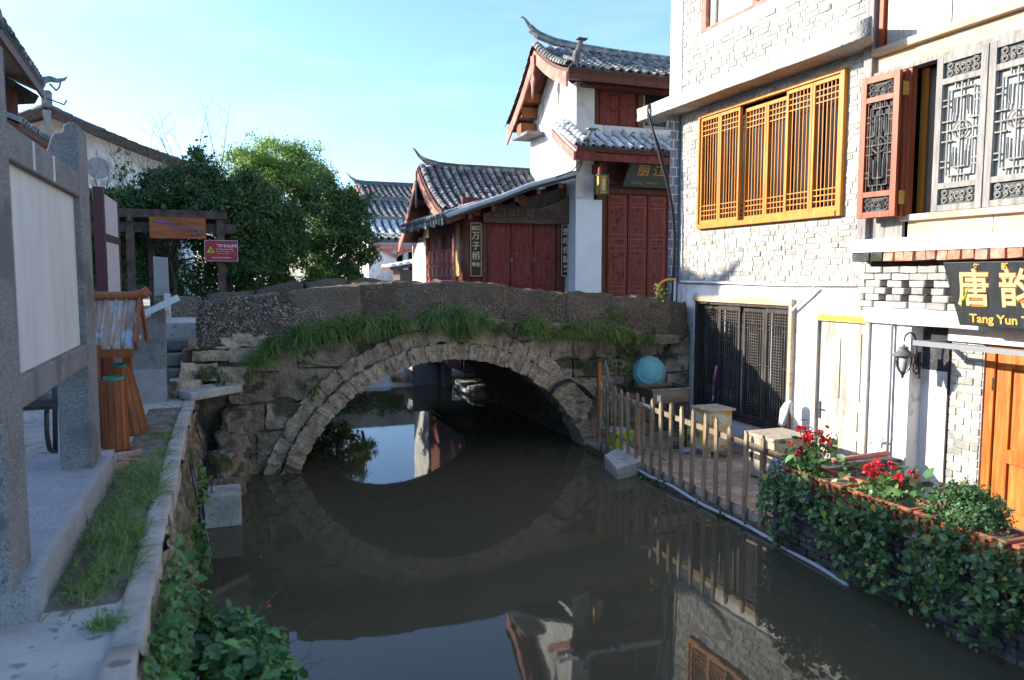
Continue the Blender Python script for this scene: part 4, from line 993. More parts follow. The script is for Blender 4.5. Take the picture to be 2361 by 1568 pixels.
# wall lantern
wl = thing('wall_lamp', 'black wall lantern with frosted glass on the white wall beside the brick pillar', 'lamp', (8.0, 7.08, 1.85))
ly = 7.08; lx = 7.92
MB().lathe([(0, 0), (.05, 0), (.055, .02), (.0, .03)], (8.19, ly, 1.98), (-1, 0, 0), 14).box(8.15, 8.19, ly - .035, ly + .035, 1.8, 2.14).build('backplate', 'iron', wl, bevel=.008)
MB().tube([(8.16, ly, 1.92), (8.12, ly, 2.08), (8.13, ly, 2.22), (8.09, ly, 2.34), (8.02, ly, 2.385), (7.95, ly, 2.36), (7.925, ly, 2.31), (7.94, ly, 2.29)], [.018, .016, .014, .014, .013, .012, .010, .008], 8, cr=4).tube([(8.15, ly, 1.86), (8.1, ly, 1.9), (8.09, ly, 1.98), (8.13, ly, 2.04)], .01, 6).build('arm', 'iron', wl, True)
MB().tube([(lx, ly, 2.31), (lx, ly, 2.24)], .006).lathe([(.0, 2.245), (.012, 2.24), (.018, 2.222), (.05, 2.215), (.06, 2.2), (.05, 2.19), (.075, 2.155), (.125, 2.12), (.13, 2.105), (.12, 2.095), (.09, 2.09), (0, 2.09)], (lx, ly, 0), n=24).build('cap', flat('weathered_iron', (.12, .125, .12), .55), wl, True)
MB().lathe([(0, 2.09), (.076, 2.088), (.078, 2.03), (.07, 1.97), (.05, 1.92), (.03, 1.895), (0, 1.893)], (lx, ly, 0), n=20).build('glass', 'lamp_glass', wl, True)
cg = MB()
for k in range(5):
    a = .5 + k * 6.2832 / 5; cg.tube([(lx + r * math.cos(a), ly + r * math.sin(a), z) for r, z in ((.094, 2.1), (.092, 2.03), (.08, 1.96), (.056, 1.905), (.03, 1.885))], [.011, .009, .009, .008, .008], 5)
cg.lathe([(.0, 1.9), (.035, 1.895), (.03, 1.87), (.015, 1.85), (.02, 1.84), (.012, 1.82), (0, 1.815)], (lx, ly, 0), n=14).build('cage', 'iron', wl, True)
# drain pole and tap
dp = thing('water_pipe', 'thin grey standpipe with a tap on the white wall', 'pipe', (8.15, 7.47, .2))
MB().tube([(8.15, 7.47, .2), (8.15, 7.48, 2.47)], .018).build('pipe', 'pvc_grey', dp, True)
MB().tube([(8.15, 7.47, .9), (8.1, 7.6, .9), (8.08, 7.66, .9), (8.06, 7.68, .84)], .014).tube([(8.09, 7.63, .9), (8.09, 7.63, .96), (8.07, 7.68, .97)], .009).build('tap', 'pvc', dp, True)
# ------------------------------------------------------------------ patio, fence and what stands on it
rr = random.Random(12)
pt = MB().box(5.93, 8.2, 6.95, 12.1, .17, .2).build('patio', 'concrete'); struct(pt, 'small tiled patio beside the canal')
x = 5.95
while x < 8.15:
    y = 7.0
    while y < 11.95:
        w_ = min(.295, 8.19 - x)
        bar('paving_tile', 'patio', pt, x, x + w_ - .008, y, min(y + .292, 11.98), .19, .213 + rr.uniform(-.003, .003), 0); y += .3
    x += .3
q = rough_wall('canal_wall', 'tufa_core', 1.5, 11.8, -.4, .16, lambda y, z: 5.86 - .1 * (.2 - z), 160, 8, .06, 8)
tag(q, 'low dark rubble wall below the patio edge at the waterline', 'wall')
y = 7.02
eb = thing('edge_boards', 'worn timber edge boards along the foot of the picket fence', 'board', (5.93, 9.3, .1))
for a, b in ((7.05, 7.35), (7.37, 8.0), (8.02, 8.9), (8.92, 9.7), (9.72, 10.4), (10.42, 11.5)): bar('board', 'patio_edge', eb, 5.915, 5.95, a, b, .1 + rr.uniform(-.01, .01), .25 + rr.uniform(-.015, .015), 1 + int(a) % 6)
fe = thing('picket_fence', 'weathered wooden picket fence along the canal edge of the patio', 'fence', (5.88, 9.3, 0))
pick = MB().prism([(-.5, 0), (.5, 0), (.5, .955), (0, 1), (-.5, .955)], 'x', -.5, .5)
pme = bpy.data.meshes.new('picket'); pme.from_pydata(pick.v, [], pick.f)
bm = bmesh.new(); bm.from_mesh(pme); bmesh.ops.recalc_face_normals(bm, faces=bm.faces); bmesh.ops.bevel(bm, geom=bm.edges[:], offset=.06, segments=1, affect='EDGES'); bm.to_mesh(pme); bm.free(); pme.materials.append(M['picket'])
pys = [11.32, 11.02, 10.78, 10.55, 10.32, 10.1, 9.88, 9.64, 9.38, 9.12, 8.86, 8.60, 8.33, 8.06, 7.78, 7.48, 7.17]
for k, y in enumerate(pys):
    top = 1.30 + rr.uniform(-.02, .02) - (.06 if k > 13 else 0); bot = -.02 + rr.uniform(-.02, .03)
    tilt = Matrix.Rotation(rr.uniform(-.018, .018), 4, 'X') @ Matrix.Rotation(rr.uniform(-.015, .015), 4, 'Y')
    place('picket', pme, fe, Matrix.Translation((5.88 + rr.uniform(-.006, .006), y, bot)) @ tilt @ Matrix.Diagonal((.035, .062, top - bot, 1)))
MB().beam((5.915, 9.75, 1.12), (5.915, 6.86, 1.03), .03, .07).build('rail', 'picket', fe)
MB().beam((5.912, 11.4, 1.16), (5.912, 9.77, 1.13), .03, .06).build('rail', 'picket', fe)
MB().beam((5.91, 11.4, .52), (5.91, 9.3, .45), .025, .05).build('rail', 'picket', fe)
MB().box(5.96, 6.0, 10.18, 10.25, .21, 1.05).build('post', 'rose', fe)
MB().tube([(5.89, 9.92, 1.13), (5.86, 9.86, 1.18), (5.90, 9.82, 1.12), (5.87, 9.78, 1.17), (5.92, 9.7, 1.1)], .014, 6).build('tie', 'cloth', fe)
tag(MB().box(5.95, 6.0, 11.5, 11.56, .2, 1.62).build('pole', 'orange_wood'), 'slim orange brown wooden pole where the fence meets the bridge', 'pole')
tag(MB().tube([(6.18, 11.7, 1.62), (6.26, 11.6, 1.05)], .02).build('pipe_end', 'pvc_grey', smooth=True), 'short blue grey pipe leaning behind the fence end', 'pipe')
tag(MB().tube([(6.05, 11.2, .16), (5.95, 11.0, .15), (5.85, 10.9, .1), (5.83, 10.88, -.1)], .045, 10, cr=4).build('drain_elbow', 'pvc', smooth=True), 'white pvc elbow draining into the canal by the bridge foot', 'pipe')
hp = [(5.85, 10.2, .16), (5.83, 9.6, .13), (5.83, 9.0, .14), (5.8, 8.3, .1), (5.79, 7.6, .11), (5.77, 7.0, .10), (5.72, 6.5, .09), (5.68, 6.0, .09), (5.62, 5.55, .08)]
tag(MB().tube(hp, .022, 8, cr=5).build('water_hose', 'gutter', smooth=True), 'long grey water hose pinned along the canal wall', 'hose')
tag(MB().tube([(x - .03, y - .1, z - .05 - .03 * (k % 2)) for k, (x, y, z) in enumerate(hp[3:])] + [(5.5, 5.2, -.02)], .012, 6).build('thin_cable', 'black', smooth=True), 'thin black cable sagging under the grey hose', 'cable')
# turquoise basin leaning on the pier
ax = Vector((-.42, -.85, .22)).normalized(); c = Vector((7.08, 11.72, 1.38))
bs = MB().lathe([(.0, .10), (.185, .10), (.195, .085), (.205, .10), (.225, .09), (.27, -.03), (.295, -.05), (.295, -.065), (.262, -.05), (.21, .075), (0, .085)], c, ax, 32).build('basin', 'turquoise', smooth=True)
tag(bs, 'turquoise plastic basin propped against the bridge wall above the sink', 'basin')
# steel sink
sk = thing('sink', 'stainless steel sink on thin legs beside the house corner', 'sink', (6.85, 10.85, .2))
mb = MB(); mb.box(6.47, 7.17, 10.6, 10.63, 1.0, 1.24).box(6.47, 7.17, 11.07, 11.1, 1.0, 1.24).box(6.47, 6.5, 10.63, 11.07, 1.0, 1.24).box(7.14, 7.17, 10.63, 11.07, 1.0, 1.24).box(6.5, 7.14, 10.63, 11.07, 1.0, 1.03)
mb.box(6.43, 7.21, 10.56, 10.6, 1.22, 1.26).box(6.43, 7.21, 11.1, 11.14, 1.22, 1.26).box(6.43, 6.47, 10.6, 11.1, 1.22, 1.26).box(7.17, 7.21, 10.6, 11.1, 1.22, 1.26)
mb.build('bowl', 'steel', sk, bevel=.008)
for a, b in ((6.5, 10.63), (7.14, 10.63), (6.5, 11.07), (7.14, 11.07)): MB().tube([(a, b, .2), (a, b, 1.0)], .015).build('leg', 'steel', sk, True)
MB().tube([(6.5, 10.63, .45), (7.14, 10.63, .45), (7.14, 11.07, .45), (6.5, 11.07, .45), (6.5, 10.63, .45)], .01, 6).build('stretcher', 'steel', sk)
bar('sticker', 'sign_white', sk, 6.55, 6.62, 10.595, 10.599, 1.05, 1.15)
# lime bucket with clothes
bk = thing('bucket', 'bright lime green square bucket behind the fence filled with rags', 'bucket', (6.2, 11.2, .2))
pr_ = lambda s, z: [(6.2 - s, 11.2 - s * .75, z), (6.2 + s, 11.2 - s * .75, z), (6.2 + s, 11.2 + s * .75, z), (6.2 - s, 11.2 + s * .75, z)]
vs = pr_(.155, .21) + pr_(.19, .5) + pr_(.205, .5) + pr_(.205, .47) + pr_(.175, .5) + pr_(.15, .25)
fs = [(0, 1, 2, 3)] + [(4 * l + i, 4 * l + (i + 1) % 4, 4 * m_ + (i + 1) % 4, 4 * m_ + i) for l, m_ in ((0, 3), (3, 2), (2, 4), (4, 5)) for i in range(4)] + [(20, 21, 22, 23)]
MB().add(vs, fs).build('tub', 'lime', bk, bevel=.01)
rock('rag', 'mop', bk, boxmap(6.06, 6.34, 11.1, 11.3, .4, .56), 5, .05, .6, seed=3)
# peeling cabinet
cbn = thing('cabinet', 'old bedside cabinet with peeling white and yellow paint', 'cabinet', (7.3, 10.1, .2))
X0, X1, Y0_, Y1_ = 7.08, 7.5, 9.9, 10.32
MB().box(X0, X1, Y0_, Y1_, .32, .96).build('body', 'cabinet', cbn, bevel=.006)
MB().box(X0 - .05, X1 + .04, Y0_ - .05, Y1_ + .04, .962, 1.0).build('top', 'old_wood', cbn, bevel=.006)
for a in (X0 + .02, X1 - .02):
    for b in (Y0_ + .02, Y1_ - .02): bar('leg', 'old_wood', cbn, a - .02, a + .02, b - .02, b + .02, .2, .33)
bar('door', 'cabinet', cbn, X0 + .05, X1 - .05, Y0_ - .014, Y0_ - .001, .40, .9); bar('rail', 'old_wood', cbn, X0 - .004, X1 + .004, Y0_ - .008, Y0_ + .02, .33, .37)
bar('panel', 'cabinet', cbn, X0 - .012, X0 - .001, Y0_ + .05, Y1_ - .05, .40, .9)
# wooden chest
ch = thing('chest', 'pale wooden chest with a lid standing near the white door', 'chest', (7.3, 8.6, .2))
MB().box(7.0, 7.6, 8.3, 8.85, .26, .82).build('body', 'old_wood', ch, bevel=.006)
MB().box(6.96, 7.64, 8.26, 8.9, .822, .87).build('lid', 'old_wood', ch, bevel=.006)
bar('dark_band', 'dark_wood', ch, 6.99, 6.999, 8.32, 8.84, .5, .58)
for a in (7.02, 7.58):
    for b in (8.33, 8.82): bar('foot', 'old_wood', ch, a - .02, a + .03, b - .025, b + .025, .2, .262)
# post with rag
rg = thing('rag_post', 'white rag draped over a short post between window and door', 'rag', (7.9, 9.2, .2))
bar('post', 'dark_wood', rg, 7.92, 7.97, 9.1, 9.16, .2, 1.1)
rock('rag', 'cloth', rg, lambda u: (7.94 + u.x * .05 + .03 * u.z, 9.16 + u.y * .07 + .05 * abs(u.z - 1) * .6, 1.0 + u.z * .2), 6, .025, .5, seed=8, freq=7)
# broom, bottle, pot, cloths on the floor
bmr = thing('broom', 'broom with a pink handle leaning on the dark lattice window', 'broom', (8.0, 11.15, .6))
MB().tube([(8.06, 11.1, 1.52), (8.03, 11.13, 1.25)], .022, 8).tube([(8.03, 11.13, .98), (8.02, 11.14, .88)], .022, 8).build('grip', 'pink', bmr, True)
MB().tube([(8.035, 11.12, 1.3), (8.0, 11.18, .55)], .012, 6).build('stick', 'steel', bmr, True)
rock('head', 'pink', bmr, boxmap(7.93, 8.05, 11.05, 11.3, .25, .56), 3, .03, .3, seed=2)
bt = thing('detergent_bottle', 'yellow detergent bottle on the patio floor by the sink', 'bottle', (7.36, 10.9, .2))
MB().lathe([(0, 0), (.075, 0), (.08, .03), (.08, .2), (.06, .26), (.025, .28), (.025, .3), (0, .3)], (7.36, 10.9, .215), n=16).build('body', flat('bottle_yellow', (.6, .5, .15), .35), bt, True)
MB().lathe([(0, .3), (.03, .3), (.03, .34), (.012, .35), (.012, .42), (0, .42)], (7.36, 10.9, .215), n=12).tube([(7.36, 10.9, .62), (7.3, 10.87, .62)], .012).build('pump', 'cream', bt, True)
bar('label', 'map_blue', bt, 7.30, 7.35, 10.815, 10.825, .3, .4)
tag(MB().lathe([(0, 0), (.09, 0), (.12, .06), (.12, .09), (.1, .09), (.08, .03), (0, .03)], (7.05, 10.75, .215), n=18).build('bowl', 'carved', smooth=True), 'small dark bowl on the floor under the sink', 'bowl')
tag(rock('floor_rag', 'mop', None, boxmap(6.9, 7.15, 10.3, 10.5, .21, .28), 5, .03, .5, seed=22), 'crumpled red and white rag on the patio floor', 'rag')
mb = MB()
for k in range(260):
    a = rr.uniform(0, 6.28); b_ = rr.uniform(-.6, 1.3); r_ = .15 * rr.uniform(.9, 1.1)
    p0 = Vector((6.45 + r_ * math.cos(a) * math.cos(b_), 7.5 + r_ * math.sin(a) * math.cos(b_), .68 + r_ * 1.25 * math.sin(b_)))
    mb.tube([p0, p0 + Vector((rr.uniform(-.03, .03), rr.uniform(-.03, .03), -.05)), p0 + Vector((rr.uniform(-.04, .04), rr.uniform(-.04, .04), -.11))], .009, 5)
mp_ = thing('mop', 'blue and white string mop head standing at the end of the fence', 'mop', (6.45, 7.5, .2))
o = mb.build('strings', 'mop', mp_, True); o['kind'] = 'stuff'
rock('core', 'mop', mp_, boxmap(6.33, 6.57, 7.38, 7.62, .52, .84), 4, .02, .9, seed=4)
MB().tube([(6.45, 7.5, .2), (6.45, 7.5, .6)], .014).build('stick', 'old_wood', mp_)
# low brick wall behind the planters
lwl = thing('low_brick_wall', 'low grey and red brick wall running out from the white wall behind the flowers', 'wall', (7.4, 7.3, .2))
MB().box(6.86, 8.15, 7.24, 7.46, .2, .70).build('core', 'mortar', lwl)
for r in range(6):
    x = 6.82 - (.1 if r % 2 else 0)
    while x < 8.1:
        bar('brick', 'brick_dark' if r > 3 else ('brick_red' if rr.random() < .6 else 'brick_dark'), lwl, max(6.83, x), min(8.14, x + .215), 7.215 + rr.uniform(-.008, .008), 7.48, .215 + r * .088, .29 + r * .088, 1 + r % 6); x += .228
tag(MB().tube([(7.1, 7.35, .775), (7.5, 7.34, .785), (8.0, 7.32, .80)], .035, 10).build('rolled_mat', 'rose', smooth=True), 'rolled striped bamboo mat lying on the low brick wall', 'mat')
# planter wall of dark brick
pw_ = thing('planter_wall', 'dark brick planter wall beside the water under hanging vines', 'wall', (5.9, 4.5, -.2))
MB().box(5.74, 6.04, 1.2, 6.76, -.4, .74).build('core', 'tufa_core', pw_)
cnt = 0; rest = MB()
for r in range(12):
    z0 = -.08 + r * .07; y = 6.78 - (.11 if r % 2 else 0)
    if r % 2: bar('brick', 'brick_dark', pw_, 5.705, 5.8, 6.682, 6.78, z0, z0 + .058, 2)
    while y > 1.3:
        b_ = (5.705 + rr.uniform(-.01, .012), 5.8, y - .212, y - .008, z0, z0 + .058)
        if y > 3.2 and cnt < 270: bar('brick', 'brick_dark', pw_, *b_, 1 + cnt % 6); cnt += 1
        else: rest.box(*b_)
        y -= .22
o = rest.build('bricks', 'brick_dark', pw_); o['kind'] = 'stuff'
MB().box(5.69, 6.06, 1.2, 6.79, .742, .79).build('coping', 'concrete', pw_, bevel=.01)
# terracotta troughs
def trough(y0, y1, label):
    t = thing('planter_trough', label, 'planter', (5.88, (y0 + y1) / 2, .79), 'terracotta troughs on the planter wall')
    xa, xb = 5.75, 6.02; vs = []
    for z, e in ((.795, 0), (.98, .03), (.98, .055), (1.01, .055), (1.01, .02), (.83, -.01)):
        vs += [(xa - e, y0 - e, z), (xb + e, y0 - e, z), (xb + e, y1 + e, z), (xa - e, y1 + e, z)]
    fs = [(0, 1, 2, 3), (20, 21, 22, 23)] + [(4 * l + i, 4 * l + (i + 1) % 4, 4 * l + 4 + (i + 1) % 4, 4 * l + 4 + i) for l in range(5) for i in range(4)]
    MB().add(vs, fs).build('trough', 'terracotta', t, bevel=.006)
    k = 0; y = y0 + .02
    while y < y1: 
        bar('rib', 'terracotta', t, xa - .055, xa - .012, y, y + .03, .82, .97); y += .09
    x = xa + .02
    while x < xb: bar('rib', 'terracotta', t, x, x + .03, y0 - .045, y0 - .012, .82, .97); x += .08
    MB().box(xa, xb, y0, y1, .83, .975).build('soil', 'soil', t)
    return t
trough(5.82, 6.6, 'terracotta trough under the first red begonias next to the fence')
trough(5.0, 5.62, 'terracotta trough with red begonias in the middle of the planter wall')
trough(4.12, 4.86, 'terracotta trough with a rounded small leaved bush')
trough(3.2, 3.95, 'terracotta trough at the right edge of the picture')
# begonias: stems, big leaves, red blossom clusters
def begonia(c, h, r, nfl, label, seed, petal='petal_red'):
    g_ = np.random.default_rng(seed); t = thing('begonia', label, 'flower', c, 'flowering plants in the troughs')
    sm = MB(); tips = []
    for k in range(nfl):
        a = g_.uniform(0, 6.28); rad = r * math.sqrt(g_.uniform(.02, 1)); tip = Vector((c[0] + rad * math.cos(a) * .8, c[1] + rad * math.sin(a), c[2] + h * g_.uniform(.45, 1.0)))
        sm.tube([(c[0], c[1] + rad * math.sin(a) * .4, c[2]), ((c[0] + tip.x) / 2, c[1] + rad * math.sin(a) * .7, c[2] + (tip.z - c[2]) * .6), tip], .005, 5); tips.append(tip)
    o = sm.build('stems', 'stem', t); o['kind'] = 'stuff'
    for tip in tips:
        P = g_.normal(size=(12, 3)) * .016 + np.array(tip); leaves('blossom', petal, P, np.full(12, .032), g_, t, .95, 0, .3, True)
    n = 150; P = g_.normal(size=(n, 3)) * np.array([r * .5, r * .55, h * .22]) + np.array([c[0], c[1], c[2] + h * .38])
    o = leaves('foliage', 'vine', P, np.full(n, .085), g_, t, .8, .2, .5, True); o['kind'] = 'stuff'
begonia((5.9, 6.38, .97), .46, .27, 17, 'tall red begonia with pink veined leaves next to the fence end', 1)
begonia((5.9, 5.35, .97), .36, .27, 18, 'low red begonia cluster in the middle trough', 2)
for k, (x_, y_, z_) in enumerate(((5.92, 6.5, 1.4), (5.88, 6.3, 1.42))):
    P = RNG.normal(size=(9, 3)) * .05 + np.array((x_, y_, z_)); tag(leaves('begonia_leaf', 'leaf_red', P, np.full(9, .1), RNG, None, .7, 0, .6, True), kind='stuff', label= ['broad reddish leaf spray at the top of the tall begonia', 'smaller reddish leaf spray beside the top of the tall begonia'][k], cat='leaf')
# round small-leaved bush
bu = thing('round_bush', 'rounded small leaved green bush with tiny pink flowers in a trough', 'bush', (5.88, 4.52, .97))
g_ = np.random.default_rng(5); n = 5200
d_ = unitv(g_.normal(size=(n, 3))); d_[:, 2] = np.abs(d_[:, 2]) * 1.0 - .15; r_ = (g_.uniform(.35, 1, n) ** .6)[:, None]
P = np.array((5.88, 4.55, 1.08)) + d_ * r_ * np.array((.27, .36, .30)) * (1 + .12 * np.sin(d_[:, :1] * 9 + d_[:, 1:2] * 7))
o = leaves('foliage', 'leaf_dark', P, np.full(n, .034), g_, bu, .6, 0, .5, outw=d_ * 1.5); o['kind'] = 'stuff'
P2 = P[(d_[:, 1] > .1) & (r_[:, 0] > .85)][:46]
o = leaves('petals', 'petal_pink', np.repeat(P2, 4, 0) + g_.normal(size=(len(P2) * 4, 3)) * .006, np.full(len(P2) * 4, .02), g_, bu, .8); o['kind'] = 'stuff'
# vines hanging over the planter wall: strands with leaves
def vine(y0, y1, zb, n, label, seed, mat='vine', xb=5.72):
    g_ = np.random.default_rng(seed); t = thing('vine', label, 'vine', (xb, (y0 + y1) / 2, .75), 'vines hanging over the planter wall')
    sm = MB(); P = []; O = []
    for k in range(n):
        y = g_.uniform(y0, y1); ln = g_.uniform(.3, 1) * (.95 - zb); x = xb - g_.uniform(0, .14); z = g_.uniform(.85, 1.05); pts = [(5.85, y, z)]
        z -= .05; m_ = int(6 + ln * 14); yy = y
        for j in range(m_):
            yy += g_.normal(0, .022); xx = x - .10 * math.sin(j / m_ * 2.6) - (.05 if j == 0 else 0) + g_.normal(0, .012); zz = z - ln * j / m_
            pts.append((xx, yy, zz))
            for _ in range(3 if j < m_ * .5 else 2): P.append((xx + g_.normal(0, .035), yy + g_.normal(0, .045), zz + g_.normal(0, .035)))
        sm.tube(pts, .0035, 4)
    o = sm.build('strands', 'stem', t); o['kind'] = 'stuff'
    P = np.array(P); O = np.tile(np.array([[-1.4, -.5, .6]]), (len(P), 1))
    yel = g_.random(len(P)) < .045
    o = leaves('foliage', mat, P[~yel], np.full((~yel).sum(), .056), g_, t, .68, .7, .3, True, outw=O[~yel]); o['kind'] = 'stuff'
    if yel.any(): o = leaves('yellow_leaves', 'vine_yellow', P[yel], np.full(yel.sum(), .056), g_, t, .7, .7, .3, True, outw=O[yel]); o['kind'] = 'stuff'
def mound(c, s, n, label, seed, mat='vine', ls=.056):
    g_ = np.random.default_rng(seed); d_ = unitv(g_.normal(size=(n, 3))); r_ = (g_.uniform(.3, 1, n) ** .5)[:, None]
    P = np.array(c) + d_ * r_ * np.array(s) + g_.normal(size=(n, 3)) * .03
    o = leaves('foliage_mound', mat, P, np.full(n, ls), g_, None, .68, .4, .4, True, outw=d_ * 1.2); tag(o, label, 'plant', 'vines hanging over the planter wall', 'stuff')
mound((5.78, 6.58, .90), (.18, .26, .28), 240, 'dense leafy vine mound spilling over the wall end beside the fence', 11)
mound((5.68, 6.15, .92), (.14, .32, .2), 140, 'leafy vine mound below the first red begonias', 12)
mound((5.68, 5.35, .90), (.16, .40, .25), 230, 'leafy vine mound below the middle red begonias', 13)
mound((5.66, 4.6, .90), (.12, .30, .18), 170, 'thin vine mound below the rounded bush', 14)
mound((5.70, 3.55, .75), (.25, .5, .4), 420, 'dark vine mound at the right edge of the planter wall', 15)
vine(6.4, 6.78, .1, 10, 'vine strands at the fence end of the planter wall', 21)
vine(5.75, 6.4, .25, 8, 'vine strands below the first trough', 22)
vine(5.0, 5.7, -.02, 13, 'long vine strands below the middle trough', 23)
vine(4.2, 5.0, .05, 12, 'vine strands below the rounded bush', 24)
vine(3.0, 4.2, -.05, 26, 'thick vine curtain at the right edge of the planter wall', 25)
P = np.array([(5.6, 6.12, .82)]) + RNG.normal(size=(8, 3)) * .012
tag(leaves('periwinkle', 'petal_violet', P, np.full(8, .035), RNG, None, .8, 0, .2), 'single violet flower among the vines', 'flower')
for k, (y, z) in enumerate(((9.7, .05), (8.2, .03), (7.3, .02), (6.6, .04), (9.2, .1), (7.75, .1))):
    weed((5.76, y, z), .11, 30, .055, 'small weed growing at the waterline below the %s picket' % ['ninth', 'fourteenth', 'last', 'missing', 'tenth', 'fifteenth'][k] if k != 3 else 'small weed at the waterline below the first vines', 'leaf_dark')
# ------------------------------------------------------------------ tall white gabled house (tea pavilion) behind the bridge on the right
lj = thing('gabled_house', 'tall white gabled house with grey tiled double roof and maroon doors behind the bridge', 'house', (10.5, 17.8, 2.4))
GX, FY, BY = 7.88, 16.5, 19.35           # gable plane, front, back
# gable wall with pitched top
MB().prism([(FY + .02, 2.4), (BY, 2.4), (BY, 7.0), (17.82, 8.42), (FY + .02, 7.45)], 'x', GX, GX + .35).build('gable_wall', 'plaster', lj)
MB().box(GX + .002, 8.36, FY, FY + .35, 4.9, 7.62).build('pier', 'plaster_grey', lj)
MB().box(GX - .004, 8.57, FY - .03, FY + .35, 2.4, 4.9).build('pier_base', pm('pale_blue_plaster', [(.74, .73, .72), (.82, .81, .80)], scale=3, rough=.9, bump=.2), lj)
MB().box(8.3, 12.0, BY - .2, BY, 2.4, 7.2).box(11.7, 12.0, FY + .3, BY - .2, 2.4, 8.0).build('rear_wall', 'plaster', lj)
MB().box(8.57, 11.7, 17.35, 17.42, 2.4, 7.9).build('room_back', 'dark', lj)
# upper front: maroon panels and window
wall_holes(MB(), 'y', 16.72, 16.8, 8.36, 11.7, 6.4, 7.95, [(9.78, 11.2, 6.72, 7.62)]).build('front_wall', 'red', lj)
for a in (8.40, 9.62, 11.25, 12.6): MB().box(a, a + .16, 16.66, 16.84, 6.35, 7.95).build('post', 'red_brown', lj, bevel=.008)
MB().box(8.36, 11.7, 16.67, 16.83, 7.66, 7.78).build('beam', 'red_brown', lj)
for a, b in ((8.6, 9.06), (9.14, 9.58)): MB().box(a, b, 16.69, 16.725, 6.5, 7.55).build('panel', 'red', lj, bevel=.012)
wn_ = MB(); wn_.box(9.78, 9.84, 16.69, 16.8, 6.72, 7.62).box(10.46, 10.54, 16.69, 16.8, 6.72, 7.62).box(11.14, 11.2, 16.69, 16.8, 6.72, 7.62).box(9.84, 11.14, 16.691, 16.8, 7.56, 7.62).box(9.84, 11.14, 16.691, 16.8, 6.72, 6.78).box(9.84, 11.14, 16.70, 16.79, 7.14, 7.19)
wo = wn_.build('window', 'old_wood', lj)
for a, b in ((9.84, 10.46), (10.54, 11.14)):
    for c_, d_ in ((6.78, 7.14), (7.19, 7.56)): bar('pane', 'glass', wo, a, b, 16.75, 16.76, c_, d_)
# lower front: six-panel doors
MB().box(8.57, 11.7, 16.75, 16.85, 2.4, 5.95).build('lower_front', 'red_brown', lj)
M['door_line'] = pm('gold_line', [(.24, .10, .035), (.34, .16, .06)], scale=9, rough=.6)
for k in range(4):
    x0 = 8.86 + k * .56; dr = MB().box(x0, x0 + .53, 16.7, 16.75, 2.42, 5.08).build('door', 'red', lj)
    for c_, d_ in ((2.5, 2.72), (2.82, 3.72), (3.82, 4.0), (4.12, 4.82) if False else (4.1, 4.78), (4.86, 5.03)):
        MB().box(x0 + .06, x0 + .47, 16.692, 16.70, c_, d_).build('moulding', 'door_line', dr)
        bar('panel', 'red', dr, x0 + .075, x0 + .455, 16.686, 16.694, c_ + .015, d_ - .015)
MB().box(8.57, 11.4, 16.66, 16.75, 5.1, 5.22).box(8.57, 11.4, 16.66, 16.75, 5.32, 5.4).build('lintel', 'red_brown', lj)
MB().box(8.3, 8.46, 16.35, 16.75, 5.5, 5.72).lathe([(0, -.18), (.12, -.18), (.12, .18), (0, .18)], (8.55, 16.6, 5.66), (0, 1, 0), 14).build('beam_end', 'red_brown', lj)
# upper roof
EX = 7.38; RX = 12.2
RZ, RYc = 8.70, 17.82
up_f = tiled_roof(lj, (EX, 15.85, 7.72), (RX, 15.85, 7.72), (EX, RYc, RZ), (RX, RYc, RZ), 20, 11, .088, 'tile', .10, .1, ends='tile', under='red_brown', seed=2)
tiled_roof(lj, (RX, 19.75, 7.05), (EX, 19.75, 7.05), (RX, RYc, RZ), (EX, RYc, RZ), 20, 11, .088, 'tile', .12, .1, under='red_brown', as_stuff=True, seed=3)
rp = [(6.95, RYc - .03, 9.3), (7.12, RYc, 9.22), (7.24, RYc, 9.06), (7.45, RYc, 8.92), (7.9, RYc, 8.80), (8.6, RYc, 8.74), (9.6, RYc, 8.70), (12.2, RYc, 8.68)]
ridge(lj, [(x, y, z + .02) for x, y, z in rp[2:]], .17, .15)
MB().tube([Vector(p) + Vector((0, 0, .12)) for p in [(6.98, RYc, 9.25), (7.05, RYc, 9.28)] + rp[1:4]], [.012, .022, .035, .06, .09], 8).build('ridge_horn', 'tile', lj, True)
# bargeboards, pendant, brackets on the gable
def barge(bld, x, a, b, h, mat='rose', name='bargeboard', sag=.08, t=.045):
    a = Vector(a); b = Vector(b); K = 6; vs = []
    for i in range(K + 1):
        p = a.lerp(b, i / K); p.z -= sag * 4 * (i / K) * (1 - i / K); hh = h * (1 + .12 * (i == K))
        vs += [(x, p.y, p.z), (x, p.y, p.z - hh), (x + t, p.y, p.z), (x + t, p.y, p.z - hh)]
    fs = []
    for i in range(K):
        o_ = 4 * i; fs += [(o_, o_ + 1, o_ + 5, o_ + 4), (o_ + 2, o_ + 6, o_ + 7, o_ + 3), (o_, o_ + 4, o_ + 6, o_ + 2), (o_ + 1, o_ + 3, o_ + 7, o_ + 5)]
    fs += [(0, 2, 3, 1), (4 * K, 4 * K + 1, 4 * K + 3, 4 * K + 2)]
    return MB().add(vs, fs).build(name, mat, bld)
barge(lj, EX - .03, (0, RYc, RZ - .06), (0, 15.92, 7.66), .30, sag=.1)
barge(lj, EX - .03, (0, RYc, RZ - .06), (0, 19.78, 6.98), .30, sag=.12)
pdn = [(17.72, 8.5), (17.92, 8.5), (17.94, 8.2), (17.88, 8.05), (17.93, 7.9), (17.86, 7.75), (17.83, 7.45), (17.80, 7.6), (17.76, 7.78), (17.7, 7.92), (17.75, 8.06), (17.7, 8.2)]
MB().prism(pdn, 'x', EX - .085, EX - .04).build('pendant', 'rose', lj, bevel=.006)
